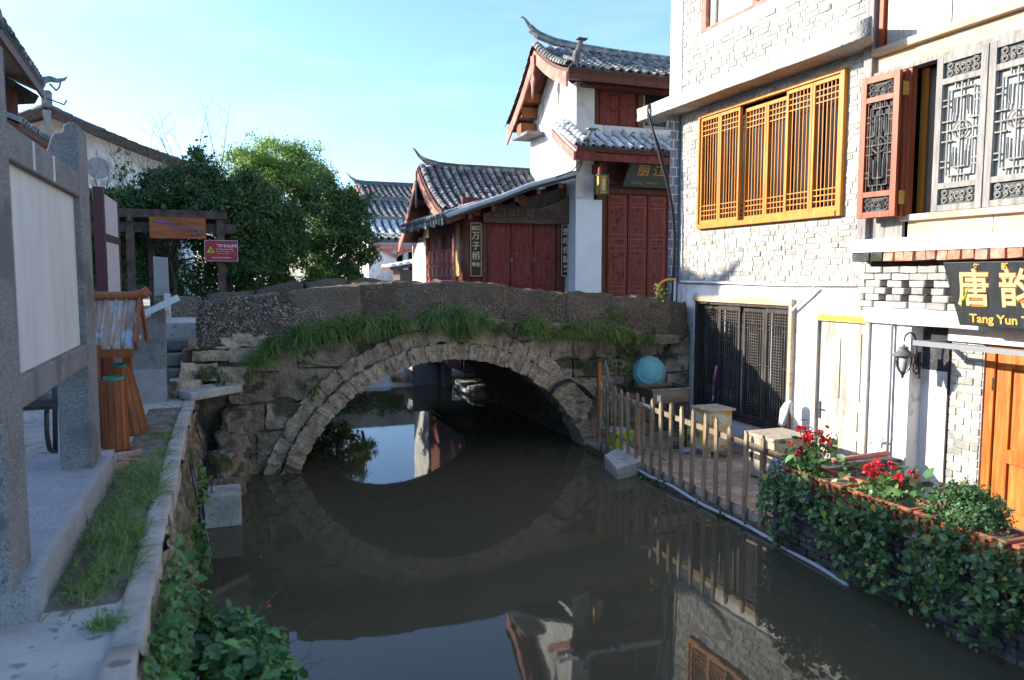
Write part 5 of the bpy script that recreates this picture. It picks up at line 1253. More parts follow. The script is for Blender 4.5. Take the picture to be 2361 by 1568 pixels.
# row of tiles capping the verge
for (a, b, s_) in (((15.85, 7.79), (RYc, RZ + .06), .10), ((19.75, 7.12), (RYc, RZ + .06), .12)):
    n = 13
    for i in range(n):
        def P_(t): return Vector((EX + .02, lerp(a[0], b[0], t), lerp(a[1], b[1], t) - s_ * 4 * t * (1 - t)))
        p, q = P_(i / n), P_((i + 1) / n); d = (q - p); ln = d.length; d.normalize(); sd = Vector((1, 0, 0)); u_ = sd.cross(d); 
        if u_.z < 0: sd = -sd; u_ = sd.cross(d)
        w_ = .12
        place('verge_tile', tile_mesh('tile'), lj, Matrix(((sd.x * w_ * 2, d.x * ln, u_.x * w_ * 2, p.x), (sd.y * w_ * 2, d.y * ln, u_.y * w_ * 2, p.y), (sd.z * w_ * 2, d.z * ln, u_.z * w_ * 2, p.z), (0, 0, 0, 1))))
for y_, z_ in ((19.0, 7.35), (18.75, 7.7), (19.05, 6.95)):
    MB().box(EX + .05, GX + .05, y_ - .16, y_ + .16, z_ - .13, z_ + .13).build('purlin_end', 'bin_wood', lj)
MB().box(EX + .02, GX + .02, 18.4, 19.5, 6.72, 6.8).build('bracket_board', 'cutstone', lj)
# eave fascia and corner finials
MB().box(EX, RX, 15.88, 15.96, 7.50, 7.63).build('eave_beam', 'red_brown', lj)
MB().box(8.0, RX, 16.3, 16.6, 7.5, 7.57).build('soffit', 'red_brown', lj)
def finial(bld, p, h, w_=.1):
    p = Vector(p)
    MB().beam(p, p + Vector((.02, -.05, h * .55)), w_ * 1.6, w_).beam(p + Vector((.02, -.05, h * .5)), p + Vector((.1, -.12, h)), w_ * 1.2, w_ * .8).beam(p + Vector((-.02, .45, .28)), p + Vector((0, 0, .1)), w_ * 1.5, w_).box(p.x - .02, p.x + .22, p.y - .22, p.y - .04, p.z + h, p.z + h + .035).build('finial', 'tile', bld, bevel=.012)
finial(lj, (EX + .2, 15.95, 7.84), .52)
# lower pent roof
lo_f = tiled_roof(lj, (EX + .18, 15.75, 5.98), (RX, 15.75, 5.98), (EX + .18, 16.7, 6.52), (RX, 16.7, 6.52), 18, 3, .082, 'tile_pale', .0, .08, ends='tile', under='red_brown', seed=5, pan='shaded_pan')
MB().box(7.6, RX, 16.62, 16.75, 6.45, 6.7).build('roof_flashing', 'tile_pale', lj)
MB().box(7.55, RX, 15.82, 15.9, 5.72, 5.9).build('eave_beam', 'red', lj)
barge(lj, EX + .1, (0, 17.05, 6.62), (0, 15.78, 5.9), .2, sag=.03)
for i in range(7):
    t0, t1 = i / 7, (i + 1) / 7
    p = Vector((EX + .18, lerp(15.72, 17.05, t0), lerp(6.02, 6.72, t0))); q = Vector((EX + .18, lerp(15.72, 17.05, t1), lerp(6.02, 6.72, t1)))
    for dx, w_ in ((0, .1), (.22, .13)):
        d = q - p; ln = d.length; d.normalize(); sd = Vector((-1, 0, 0)); u_ = sd.cross(d)
        if u_.z < 0: sd = -sd; u_ = sd.cross(d)
        place('verge_tile', tile_mesh('tile_pale'), lj, Matrix(((sd.x * w_ * 2, d.x * ln, u_.x * w_ * 2, p.x + dx), (sd.y * w_ * 2, d.y * ln, u_.y * w_ * 2, p.y), (sd.z * w_ * 2, d.z * ln, u_.z * w_ * 2, p.z + .06 * (dx > 0)), (0, 0, 0, 1))))
finial(lj, (EX + .42, 15.85, 6.02), .36, .08)
# name board under the pent roof and square lantern
nb = thing('name_board', 'dark grey shop name board with gold characters above maroon doors', 'sign', (10.2, 16.2, 5.2))
MB().add([(9.08, 16.38, 5.24), (11.3, 16.38, 5.24), (11.3, 16.12, 5.82), (9.16, 16.12, 5.82), (9.08, 16.44, 5.24), (11.3, 16.44, 5.24), (11.3, 16.18, 5.82), (9.16, 16.18, 5.82)], [(0, 1, 2, 3), (7, 6, 5, 4), (0, 4, 5, 1), (1, 5, 6, 2), (2, 6, 7, 3), (3, 7, 4, 0)]).build('board', 'sign_grey', nb)
TB = Matrix.Rotation(math.atan(.26 / .58), 4, 'X')
text('lettering', '丽', .29, (9.55, 16.215, 5.60), '-y', 'gold', nb, .006, .002, 1.2, TB); text('lettering', '江', .29, (9.98, 16.215, 5.60), '-y', 'gold', nb, .006, .002, 1.2, TB)
text('lettering', '源', .29, (10.41, 16.215, 5.60), '-y', 'gold', nb, .006, .002, 1.2, TB)
text('lettering', 'Lijiang Yuanch', .11, (9.28, 16.325, 5.345), '-y', 'gold_dull', nb, .004, 0, 1.15, TB, align='LEFT')
ln_ = thing('square_lantern', 'square brass lantern with yellow panes hanging beside the white pier', 'lantern', (8.42, 16.22, 4.98))
lx, ly, z0, z1 = 8.42, 16.22, 5.02, 5.44
MB().box(lx - .13, lx + .13, ly - .13, ly + .13, z0 - .03, z0).box(lx - .13, lx + .13, ly - .13, ly + .13, z1, z1 + .03).box(lx - .13, lx - .1, ly - .13, ly - .1, z0, z1).box(lx + .1, lx + .13, ly - .13, ly - .1, z0, z1).box(lx - .13, lx - .1, ly + .1, ly + .13, z0, z1).box(lx + .1, lx + .13, ly + .1, ly + .13, z0, z1).build('frame', 'carved', ln_, bevel=.004)
MB().box(lx - .1, lx + .1, ly - .1, ly + .1, z0, z1).build('pane', 'lantern_glass', ln_)
for a, b, c_, d_ in ((-.07, -.06, .04, .38), (.06, .07, .04, .38), (-.07, .07, .04, .05), (-.07, .07, .37, .38)): bar('tracery', 'carved', ln_, lx + a, lx + b, ly - .106, ly - .1, z0 + c_, z0 + d_)
bar('pane_centre', 'gold_edge', ln_, lx - .045, lx + .045, ly - .108, ly - .1, z0 + .07, z0 + .35)
MB().tube([(lx, ly, z1 + .03), (lx, ly, 5.72)], .008).build('hanger', 'iron', ln_); rock('tassel', 'red_bright', ln_, boxmap(lx - .1, lx - .03, ly - .06, ly, z1 + .02, z1 + .2), 3, .02, .5, seed=3)

# ------------------------------------------------------------------ low shop with curved pent roof
sp = thing('shop_house', 'low maroon shop with dark curved pent roof and tiled gable roof behind the bridge', 'shop', (6.5, 18.5, 2.4))
SX, SY = 5.23, 17.0
MB().box(SX + .02, 7.86, SY + .06, SY + .14, 2.4, 4.9).build('front_wall', 'red', sp)
MB().box(SX, SX + .085, SY + .02, 20.1, .85, 4.6).build('side_wall', 'red', sp)
MB().box(SX - .06, SX + .088, 20.1, 21.75, .75, 4.0).build('end_wall', 'plaster', sp)
MB().box(SX + .1, 8.0, 21.6, 21.75, 2.4, 5.0).build('rear_wall', 'plaster', sp)
MB().box(SX, 7.88, SY - .08, SY + .16, .8, 2.62).build('plinth', 'cutstone', sp); MB().box(SX + .1, 7.9, SY + .17, 21.7, .78, 1.0).build('floor', 'dark_wood', sp)
for x in (5.70, 7.62): MB().box(x, x + .12, SY, SY + .1, 2.5, 4.6).build('post', 'red_brown', sp)
MB().tube([(SX + .06, SY, 2.4), (SX + .06, SY, 4.5)], .11, 12).build('column', 'red_brown', sp, True)
for k, (a, b) in enumerate(((5.84, 6.42), (6.44, 7.0), (7.02, 7.60))):
    d = MB().box(a, b, SY + .01, SY + .06, 2.72, 4.34).build('door', 'red', sp, bevel=.008)
    MB().box(a + .06, b - .06, SY - .002, SY + .012, 2.85, 4.24).build('panel', 'red', d, bevel=.01)
    if k < 2:
        MB().box(b - .02, b + .04, SY - .035, SY - .005, 3.42, 3.5).tube([(b - .008, SY - .02, 3.5), (b - .004, SY - .02, 3.545), (b + .01, SY - .02, 3.56), (b + .024, SY - .02, 3.545), (b + .028, SY - .02, 3.5)], .006, 6).build('padlock', 'steel', d)
MB().box(5.7, 7.74, SY - .02, SY + .06, 2.62, 2.72).build('threshold', 'red', sp)
# carved beam with characters
bmv = []
for i in range(13):
    t = i / 12; x = lerp(5.68, 7.92, t); zt = 4.66 + .03 * t + .34 * max(0, t - .55) ** 1.6 / .28; zb = 4.32 + .10 * max(0, t - .7)
    bmv.append((x, zb, zt))
poly = [(x, zb) for x, zb, zt in bmv] + [(x, zt) for x, zb, zt in bmv[::-1]]
MB().prism(poly, 'y', SY - .16, SY - .05).build('carved_beam', pm('carved_beam_wood', [(.06, .03, .02), (.10, .055, .035), (.16, .1, .065)], scale=6, stretch=(1, 1, 3), rough=.7, bump=.5, bscale=22), sp, bevel=.012)
text('lettering', '巴巴叫你唤', .28, (6.75, SY - .165, 4.53), '-y', 'dark_wood', sp, .012, .008, 1.25)
MB().lathe([(0, -.1), (.13, -.1), (.13, .1), (0, .1)], (6.65, SY - .1, 4.86), (0, 1, 0), 12).build('beam_end', 'red_brown', sp); MB().lathe([(0, -.1), (.12, -.1), (.12, .1), (0, .1)], (5.5, SY - .12, 4.58), (0, 1, 0), 12).build('beam_end', 'red_brown', sp)
MB().prism([(5.3, 4.45), (7.86, 4.45), (7.86, 5.33), (6.55, 4.98), (5.3, 4.53)], 'y', SY - .02, SY + .055).build('lintel', 'dark_wood', sp)
# couplet boards
def couplet(x0, x1, chars, label, small_first=True):
    c_ = thing('couplet_board', label, 'sign', ((x0 + x1) / 2, SY - .05, 3.1), 'black couplet boards with gold characters')
    MB().box(x0, x1, SY - .06, SY - .02, 3.08, 4.32).build('board', 'lacquer', c_)
    for a, b, d, e in ((x0, x0 + .014, 3.08, 4.32), (x1 - .014, x1, 3.08, 4.32), (x0 + .014, x1 - .014, 3.08, 3.094), (x0 + .014, x1 - .014, 4.306, 4.32)): bar('border', 'gold_edge', c_, a, b, SY - .066, SY - .058, d, e)
    m_ = (x0 + x1) / 2; z = 4.25
    for ch, s in chars:
        z -= s * .55; text('lettering', ch, s, (m_, SY - .064, z), '-y', 'gold_edge', c_, .003, .003, 1); z -= s * .62
    return c_
couplet(5.40, 5.67, [('丽江', .11), ('万', .2), ('子', .2), ('桥', .21), ('等你', .11)], 'black couplet board with gold characters left of the maroon doors')
couplet(7.72, 7.98, [('想', .19), ('吃', .19), ('你', .19), ('就', .19), ('来', .19)], 'black couplet board with gold characters right of the maroon doors')
MB().box(SX - .05, SX - .01, SY + .12, SY + .4, 3.08, 4.32).build('side_board', 'gold_dull', sp)
# lit side: carved door leaves
for k, y in enumerate((17.6, 18.0, 18.4, 18.95, 19.35, 19.75)):
    d = MB().box(SX - .04, SX, y, y + .36, 2.5, 3.75).build('door', 'red_bright', sp, bevel=.006)
    for z in (2.7, 3.05, 3.4): MB().box(SX - .055, SX - .038, y + .06, y + .30, z, z + .26).build('panel', 'rose', d, bevel=.012)
for y in (17.52, 18.80, 20.1): MB().tube([(SX - .02, y, 2.4), (SX - .02, y, 4.1)], .075, 10).build('post', 'rose', sp, True)
# pent roof: section in x-z, running back along y
prof = [(3.95, 4.12), (4.73, 4.42), (5.29, 4.63), (5.9, 4.84), (6.55, 5.11), (7.2, 5.3), (7.75, 5.46)]
prof[0] = (4.62, 4.36)
poly = [(x, z) for x, z in prof] + [(x, z - .10) for x, z in prof[::-1]]
pr_o = MB().prism(poly, 'y', 16.2, 20.7).build('pent_roof', 'dark_wood', sp)
MB().tube([(x, 16.17, z + .02) for x, z in prof], .055, 10).build('verge_gutter', 'gutter', pr_o, True)
for k in range(5): MB().beam((5.2 + k * .55, 16.3, interp([p[0] for p in prof], [p[1] for p in prof], 5.2 + k * .55) - .18), (5.2 + k * .55, SY + .1, interp([p[0] for p in prof], [p[1] for p in prof], 5.2 + k * .55) - .18), .09, .12).build('rafter', 'red_brown', pr_o)
for k in range(18):
    y = 16.3 + k * .245
    for j in range(3):
        x0 = 4.58 + j * .33; z0 = interp([p[0] for p in prof], [p[1] for p in prof], x0) + .02; z1 = interp([p[0] for p in prof], [p[1] for p in prof], x0 + .33) + .02
        d = Vector((.33, 0, z1 - z0)); ln = d.length; d.normalize(); sd = Vector((0, -1, 0)); u_ = sd.cross(d)
        if u_.z < 0: sd = -sd; u_ = sd.cross(d)
        w_ = .1
        place('tile', tile_mesh('tile'), pr_o, Matrix(((sd.x * w_ * 2, d.x * ln, u_.x * w_ * 2, x0), (sd.y * w_ * 2, d.y * ln, u_.y * w_ * 2, y), (sd.z * w_ * 2, d.z * ln, u_.z * w_ * 2, z0), (0, 0, 0, 1))))
    bar('drip_tile', 'tile', pr_o, 4.575, 4.60, y + .05, y + .19, 4.2 + .03 * (k % 3), 4.36, 1 + k % 6)
    if k % 2: MB().beam((4.7, y, 4.28), (SX, y, 4.46), .07, .08).build('rafter', 'bin_wood', pr_o)
MB().beam((7.75, 16.15, 5.47), (7.95, 16.3, 5.75), .03, .03).tube([(7.2, 16.12, 5.33), (7.6, 16.1, 5.5), (7.95, 16.3, 5.8)], .015).build('cable', 'black', sp)
# main gable roof of the shop
eY, rY, bY = 17.35, 19.6, 21.9; rz = 5.92
x0 = 4.83
tiled_roof(sp, (x0, eY, 4.62), (8.1, eY, 4.62), (x0, rY, rz), (8.1, rY, rz), 16, 15, .072, 'tile', .14, .1, under='red_brown', seed=6)
tiled_roof(sp, (8.1, bY, 4.12), (x0, bY, 4.12), (8.1, rY, rz), (x0, rY, rz), 14, 15, .105, 'tile', .14, .1, under='red_brown', as_stuff=True, seed=7)
rp = [(4.78, rY, 6.24), (4.88, rY, 6.08), (5.05, rY, 5.97), (5.35, rY, 5.90), (5.9, rY, 5.87), (6.8, rY, 5.87), (8.1, rY, 5.86)]
ridge(sp, [(x, y, z + .02) for x, y, z in rp[2:]], .18, .14)
MB().tube([Vector(p) + Vector((0, 0, .1)) for p in [(4.68, rY, 6.27), (4.74, rY, 6.26)] + rp[1:4]], [.012, .025, .05, .08, .09], 8).build('ridge_horn', 'tile', sp, True)
barge(sp, x0 - .04, (0, rY, rz - .05), (0, eY + .1, 4.55), .24, 'rose', sag=.14); barge(sp, x0 - .04, (0, rY, rz - .05), (0, bY, 4.02), .24, 'rose', sag=.14)
MB().prism([(17.5, 4.3), (21.6, 4.0), (19.6, 5.75)], 'x', SX + .16, SX + .3).build('gable_wall', 'plaster', sp)
MB().box(SX + .12, SX + .18, 18.35, 18.8, 4.62, 4.98).build('gable_window', 'grey_wood', sp)
MB().prism([(19.52, 5.8), (19.68, 5.8), (19.64, 5.0), (19.6, 4.85), (19.56, 5.0)], 'x', x0 - .08, x0 - .045).build('pendant', 'grey_wood', sp)
for y_ in (18.2, 18.9, 20.2, 21.0): MB().box(x0, SX + .2, y_ - .06, y_ + .06, rz - .5 - abs(y_ - rY) * .72, rz - .36 - abs(y_ - rY) * .72).build('purlin_end', 'red_brown', sp)
# ------------------------------------------------------------------ left bank: stone notice screen
ss = thing('stone_screen', 'granite framed stone screen with blank pale panel on a plinth beside the canal', 'screen', (-1.1, 5.6, 1.4))
rock('plinth', 'granite', ss, boxmap(-1.5, -.9, 4.2, 7.12, 1.38, 1.63), 9, .006, .0, seed=1, freq=6)
pf = [(-1.19, 1.62), (-.97, 1.62), (-.97, 4.2), (-.985, 4.225), (-1.03, 4.225), (-1.06, 4.2), (-1.07, 4.15), (-1.12, 4.145), (-1.15, 4.1), (-1.165, 4.04), (-1.19, 3.99), (-1.25, 3.93), (-1.19, 3.88)]
M['screen_post'] = M['granite_dark']
for y0, y1 in ((6.49, 6.9), (4.06, 4.46)): MB().prism(pf, 'y', y0, y1).build('post', 'granite_dark', ss, bevel=.012)
MB().box(-1.17, -.975, 4.46, 6.49, 3.68, 3.86).build('top_beam', 'granite_dark', ss, bevel=.01)
MB().box(-1.17, -.975, 4.46, 6.49, 2.42, 2.58).build('bottom_beam', 'granite_dark', ss, bevel=.01)
MB().box(-1.13, -1.02, 4.46, 6.49, 2.58, 3.68).build('panel', 'panel_white', ss)
for y in (5.0, 5.55): MB().box(-.9745, -.973, y, y + .05, 3.69, 3.85).build('lime_streak', 'plaster_grey', ss)
# shelter with two wooden litter bins
bs_ = thing('bin_shelter', 'small wooden roofed shelter over the litter bins', 'shelter', (-1.1, 8.6, 1.4))
for k in range(8):
    x = -1.62 + k * .096
    MB().add([(x, 8.38, 2.37), (x + .086, 8.38, 2.37), (x + .086, 8.95, 2.83), (x, 8.95, 2.83), (x, 8.38, 2.40), (x + .086, 8.38, 2.40), (x + .086, 8.95, 2.86), (x, 8.95, 2.86)], [(0, 1, 2, 3), (7, 6, 5, 4), (0, 4, 5, 1), (1, 5, 6, 2), (2, 6, 7, 3), (3, 7, 4, 0)]).build('roof_board', 'faded_wood', bs_, bevel=.004)
    if k < 7: MB().tube([(x + .09, 8.38, 2.405), (x + .09, 8.95, 2.865)], .018, 8).build('batten', 'faded_wood', bs_, True)
    MB().box(x, x + .086, 8.95, 9.5, 2.40, 2.43).build('rear_board', 'faded_wood', bs_)
MB().tube([(-1.65, 8.95, 2.88), (-.9, 8.95, 2.88), (-.80, 8.95, 2.9), (-.74, 8.95, 2.94)], [.05, .05, .052, .058], 10).build('ridge_pole', 'bin_wood', bs_, True)
MB().box(-1.62, -.85, 8.39, 8.42, 2.29, 2.37).build('fascia', 'bin_wood', bs_, bevel=.006)
MB().beam((-.83, 8.36, 2.40), (-.83, 8.98, 2.87), .03, .12).beam((-.83, 9.5, 2.40), (-.83, 8.98, 2.87), .03, .12).build('bargeboard', 'bin_wood', bs_)
for x, y in ((-1.2, 8.32), (-1.2, 9.3), (-.98, 8.95)): MB().box(x - .045, x + .045, y, y + .09, 1.4, 2.42).build('post', 'bin_wood', bs_, bevel=.005)
def barrel(c, r0, r1, h, lean, label):
    b_ = thing('litter_bin', label, 'bin', (c[0], c[1], 1.4), 'round wooden litter bins under the shelter'); n = 13
    for k in range(n):
        a0, a1 = 6.2832 * k / n + .02, 6.2832 * (k + 1) / n - .02
        vs = []
        for z, r in ((0, r0), (h, r1)):
            for rad in (r, r - .018):
                for a in (a0, a1): vs.append((c[0] + rad * math.cos(a) + lean[0] * (1 - z / h), c[1] + rad * math.sin(a) + lean[1] * (1 - z / h), 1.41 + z))
        MB().add(vs, [(0, 1, 5, 4), (2, 6, 7, 3), (0, 4, 6, 2), (1, 3, 7, 5), (4, 5, 7, 6), (0, 2, 3, 1)]).build('stave', 'bin_wood', b_)
    MB().lathe([(r1 - .03, h - .25), (r1 - .022, h), (r1 - .022, h + .03), (r1 - .04, h + .03), (r1 - .045, h - .2)], (c[0], c[1], 1.41), n=24).build('liner', 'green_liner', b_, True)
barrel((-1.02, 8.2), .12, .115, .68, (0, 0), 'upright wooden litter bin with green liner in front of the shelter')
barrel((-1.05, 9.0), .16, .11, .72, (.1, 0), 'leaning wooden litter bin behind the upright one')
for k, (x, y, a) in enumerate(((-.86, 7.75, .3), (-.84, 7.45, -.5), (-.9, 7.28, .9))):
    d = Vector((math.cos(a), math.sin(a), 0)) * .1
    tag(MB().beam(Vector((x, y, 1.44)) - d, Vector((x, y, 1.45)) + d, .055, .05).build('brick_piece', 'brick_red', bevel=.008), ['broken brick beside the upright litter bin', 'broken brick on the soil below the bins', 'small broken brick at the plinth end'][k], 'brick')
# granite lectern with marble slab
lc = thing('stone_lectern', 'granite lectern with tilted pale marble slab beside the bridge steps', 'lectern', (-1.0, 11.2, 1.4))
MB().prism([(-1.3, 1.36), (-.76, 1.36), (-.735, 2.63), (-1.3, 2.38)], 'y', 11.12, 11.36).build('slab', 'granite_dark', lc, bevel=.008)
MB().box(-1.31, -.755, 11.11, 11.37, 1.36, 1.85).build('base', 'granite', lc, bevel=.006)
MB().beam((-1.35, 11.2, 2.42), (-.57, 11.2, 2.80), .34, .085).build('top', 'granite_white', lc, bevel=.006)
# notice board with maroon posts
nb = thing('notice_board', 'tall maroon framed notice board with pale blank panels beyond the litter bins', 'board', (-1.35, 11.2, 1.4))
MB().box(-1.44, -1.325, 10.45, 10.57, 1.38, 4.17).build('post', 'notice_frame', nb, bevel=.006)
MB().box(-1.37, -1.325, 11.85, 11.95, 1.38, 4.15).build('post', 'notice_frame', nb, bevel=.006)
MB().box(-1.375, -1.335, 10.57, 11.85, 3.62, 4.1).build('panel', 'notice_grey', nb); MB().box(-1.375, -1.335, 10.57, 11.85, 2.6, 3.52).build('panel', 'notice_grey', nb)
MB().box(-1.38, -1.325, 10.57, 11.85, 3.525, 3.615).build('rail', 'notice_frame', nb)
# slim info plate and granite stele behind
ip = thing('info_plate', 'slim white info plate with yellow warning triangle on a grey stone base', 'sign', (-.83, 13.0, 1.6))
MB().box(-.86, -.77, 12.95, 13.0, 2.05, 2.82).build('plate', 'granite_white', ip); MB().box(-.88, -.75, 12.93, 13.03, 1.5, 2.05).build('base', 'granite', ip, bevel=.006)
MB().prism([(-.845, 2.48), (-.785, 2.48), (-.815, 2.6)], 'y', 12.943, 12.949).build('triangle', 'sign_yellow', ip)
tag(MB().prism([(-1.17, 2.3), (-.92, 2.3), (-.925, 3.42), (-1.16, 3.44)], 'y', 15.1, 15.28).build('stone_stele', 'granite', bevel=.01), 'plain upright grey granite stele behind the bridge end', 'stele')
# iron bench glimpsed under the screen
ib = thing('iron_bench', 'dark iron bench seen beneath the stone screen panel', 'bench', (-1.9, 8.2, 1.4))
for x in (-1.55, -2.5): MB().tube([(x, 8.25, 1.4), (x, 8.0, 1.5), (x, 7.93, 1.65), (x, 7.95, 1.82), (x, 8.0, 1.9)], .022, 8).build('leg', 'iron', ib, True)
for k in range(5): bar('slat', 'dark_wood', ib, -2.55, -1.47, 7.88 + k * .09, 7.95 + k * .09, 1.885, 1.92)
for k in range(3): bar('back_slat', 'dark_wood', ib, -2.55, -1.47, 8.36, 8.39, 2.05 + k * .11, 2.13 + k * .11)
for x in (-1.55, -2.5): MB().tube([(x, 8.25, 1.4), (x, 8.34, 1.9), (x, 8.4, 2.4)], .022, 8).build('leg', 'iron', ib, True)
# unseen house added left of the view to shade bank and canal
cw = thing('shade_house', 'unseen long plastered house with tiled roof added to shade the left bank', 'house', (-11, 6, 1.4))
MB().box(-13.5, -8.6, -9, 20.6, 1.38, 6.5).build('wall', 'plaster', cw)
tiled_roof(cw, (-8.0, -9.5, 6.55), (-8.0, 21.0, 6.55), (-11, -9.5, 7.8), (-11, 21.0, 7.8), 60, 10, .16, 'tile', .05, .12, as_stuff=True, seed=36)
tiled_roof(cw, (-14.0, 21.0, 6.55), (-14.0, -9.5, 6.55), (-11, 21.0, 7.8), (-11, -9.5, 7.8), 60, 10, .16, 'tile', .05, .12, as_stuff=True, seed=37)
# ------------------------------------------------------------------ pergola with map board and warning sign
pg = thing('pergola', 'dark brown timber pergola overgrown by shrubs behind the bridge', 'pergola', (-1.0, 17.3, 2.36))
for x, y in ((-1.78, 16.95), (-1.50, 18.3), (-.09, 16.95), (.05, 18.3), (-3.0, 16.95)): MB().box(x, x + .15, y, y + .15, 2.34, 4.25).build('post', 'pergola', pg, bevel=.008)
MB().box(-3.3, .12, 16.9, 17.0, 4.25, 4.42).build('beam', 'pergola', pg, bevel=.008)
MB().box(-3.3, .12, 18.25, 18.35, 4.25, 4.42).build('beam', 'pergola', pg)
MB().box(-3.2, .3, 17.02, 17.1, 3.97, 4.16).build('rail', 'pergola', pg)
for x in (-2.9, -2.3, -1.72, -1.1, -.5, .0): MB().box(x, x + .07, 16.72, 18.6, 4.16 if x == -1.72 else 4.42, 4.30 if x == -1.72 else 4.52).build('rafter', 'pergola', pg)
mbd = thing('map_board', 'orange wooden map board with a blue river line hung on the pergola', 'sign', (-.82, 16.85, 3.83))
MB().box(-1.34, -.29, 16.84, 16.89, 3.84, 4.27).build('board', 'map_wood', mbd, bevel=.006)
rv = [(-1.22, 4.16), (-1.1, 4.15), (-1.03, 4.17), (-.97, 4.15), (-.94, 4.08), (-.89, 4.03), (-.83, 4.02), (-.77, 4.06), (-.70, 4.08), (-.63, 4.07), (-.56, 4.05), (-.48, 4.04), (-.43, 4.01), (-.41, 3.95)]
MB().tube([(x, 16.838, z) for x, z in rv], .012, 6).build('river_line', 'map_blue', mbd)
for x, z in ((-1.24, 4.17), (-.40, 3.93)): rock('map_mark', 'map_green', mbd, boxmap(x - .035, x + .035, 16.832, 16.842, z - .025, z + .025), 2, .01, .5, seed=int(x * 50))
text('lettering', '丽江古城', .06, (-.86, 16.837, 4.13), '-y', 'sign_black', mbd, .001); text('lettering', '万子桥', .055, (-.5, 16.837, 3.99), '-y', 'sign_black', mbd, .001); text('lettering', '⇐ 黑龙潭', .05, (-.55, 16.837, 3.91), '-y', 'sign_black', mbd, .001)
ws = thing('warning_sign', 'red no climbing warning sign with yellow triangle on the pergola post', 'sign', (-.01, 16.85, 3.38))
MB().box(-.33, .31, 16.81, 16.83, 3.39, 3.82).build('plate', 'sign_red', ws, bevel=.004)
for a, b, c_, d_ in ((-.33, .31, 3.39, 3.396), (-.33, .31, 3.814, 3.82), (-.33, -.324, 3.396, 3.814), (.304, .31, 3.396, 3.814)): bar('border', 'sign_white', ws, a, b, 16.805, 16.81, c_, d_)
MB().prism([(-.31, 3.55), (-.12, 3.55), (-.215, 3.72)], 'y', 16.803, 16.809).build('triangle', 'sign_black', ws); MB().prism([(-.293, 3.56), (-.137, 3.56), (-.215, 3.702)], 'y', 16.800, 16.8025).build('triangle_face', 'sign_yellow', ws)
MB().tube([(-.235, 16.798, 3.65), (-.22, 16.798, 3.62), (-.20, 16.798, 3.595), (-.17, 16.798, 3.575)], .008, 5).tube([(-.235, 16.798, 3.61), (-.215, 16.798, 3.625), (-.19, 16.798, 3.62)], .006, 5).lathe([(0, -.002), (.012, -.002), (.012, .002), (0, .002)], (-.24, 16.798, 3.67), (0, 1, 0), 10).tube([(-.2, 16.798, 3.595), (-.225, 16.798, 3.575)], .006, 5).build('falling_figure', 'sign_black', ws)
text('lettering', '严禁攀爬 当心跌落', .062, (-.105, 16.806, 3.70), '-y', 'sign_white', ws, .001, .0015, .78, align='LEFT')
text('lettering', 'No Climbing, Beware of falling', .034, (-.105, 16.806, 3.635), '-y', 'sign_white', ws, .001, .0004, .78, align='LEFT')
text('lettering', '登らないように 注意してください', .028, (-.105, 16.806, 3.588), '-y', 'sign_white', ws, .001, 0, .8, align='LEFT'); text('lettering', '기어오르지 마시오 추락주의', .028, (-.105, 16.806, 3.545), '-y', 'sign_white', ws, .001, 0, .8, align='LEFT')
text('lettering', '世界文化遗产丽江古城保护管理局 宣', .031, (-.01, 16.806, 3.46), '-y', 'sign_white', ws, .001, .0003, .75)
# ------------------------------------------------------------------ left far buildings
wb = thing('white_gable_building', 'large white gabled building with round grey emblem behind the shrubs on the left', 'building', (-5.3, 33, 2.36))
ap, sl = 8.6, .385
MB().prism([(-10.2, 6.1), (-1.35, 6.1), (-1.35, ap - .2 - sl * 3.9), (-5.26, ap - .2), (-10.2, ap - .2 - sl * 4.9)], 'y', 30.0, 30.3).build('gable_wall', 'plaster', wb)
MB().box(-10.0, -1.5, 30.35, 30.6, 2.3, 6.1).build('lower_wall', 'pergola', wb); MB().box(-10.2, -1.35, 30.0, 30.4, 5.9, 6.1).build('beam', 'pergola', wb)
MB().box(-1.6, -1.36, 30.6, 44, 2.3, 7.0).build('side_wall', 'plaster', wb); MB().box(-10.2, -9.9, 30.6, 44, 2.3, 6.6).build('side_wall', 'plaster', wb)
for x in (-9.2, -7.4, -5.6, -3.8, -2.2): MB().box(x, x + .25, 30.25, 30.4, 2.3, 5.9).build('post', 'pergola', wb)
tiled_roof(wb, (-.7, 29.3, ap - sl * 4.55), (-.7, 44, ap - sl * 4.55), (-5.26, 29.3, ap), (-5.26, 44, ap), 40, 14, .16, 'tile', .12, .12, as_stuff=True, seed=31, under='pergola')
tiled_roof(wb, (-10.8, 44, ap - sl * 5.5), (-10.8, 29.3, ap - sl * 5.5), (-5.26, 44, ap), (-5.26, 29.3, ap), 40, 14, .16, 'tile', .12, .12, as_stuff=True, seed=32, under='pergola')
MB().beam((-5.26, 29.25, ap - .12), (-.75, 29.25, ap - .12 - sl * 4.5), .05, .28).beam((-5.26, 29.25, ap - .12), (-10.7, 29.25, ap - .12 - sl * 5.4), .05, .28).build('bargeboard', 'pergola', wb)
MB().box(-5.38, -5.1, 29.2, 29.5, ap, ap + .55).build('ridge_finial', 'tile', wb, bevel=.03)
MB().prism([(-5.36, ap - .1), (-5.1, ap - .1), (-5.14, ap - .8), (-5.02, ap - 1.2), (-5.1, ap - 1.5), (-5.2, ap - 1.3), (-5.3, ap - .8)], 'y', 29.18, 29.23).build('pendant', 'grey_wood', wb)
MB().lathe([(0, -.04), (.36, -.04), (.36, .04), (0, .04)], (-3.92, 29.97, 6.79), (0, 1, 0), 32).build('emblem', 'emblem', wb)
MB().box(-3.935, -3.915, 29.925, 29.93, 6.43, 7.4).build('emblem_line', 'emblem', wb)
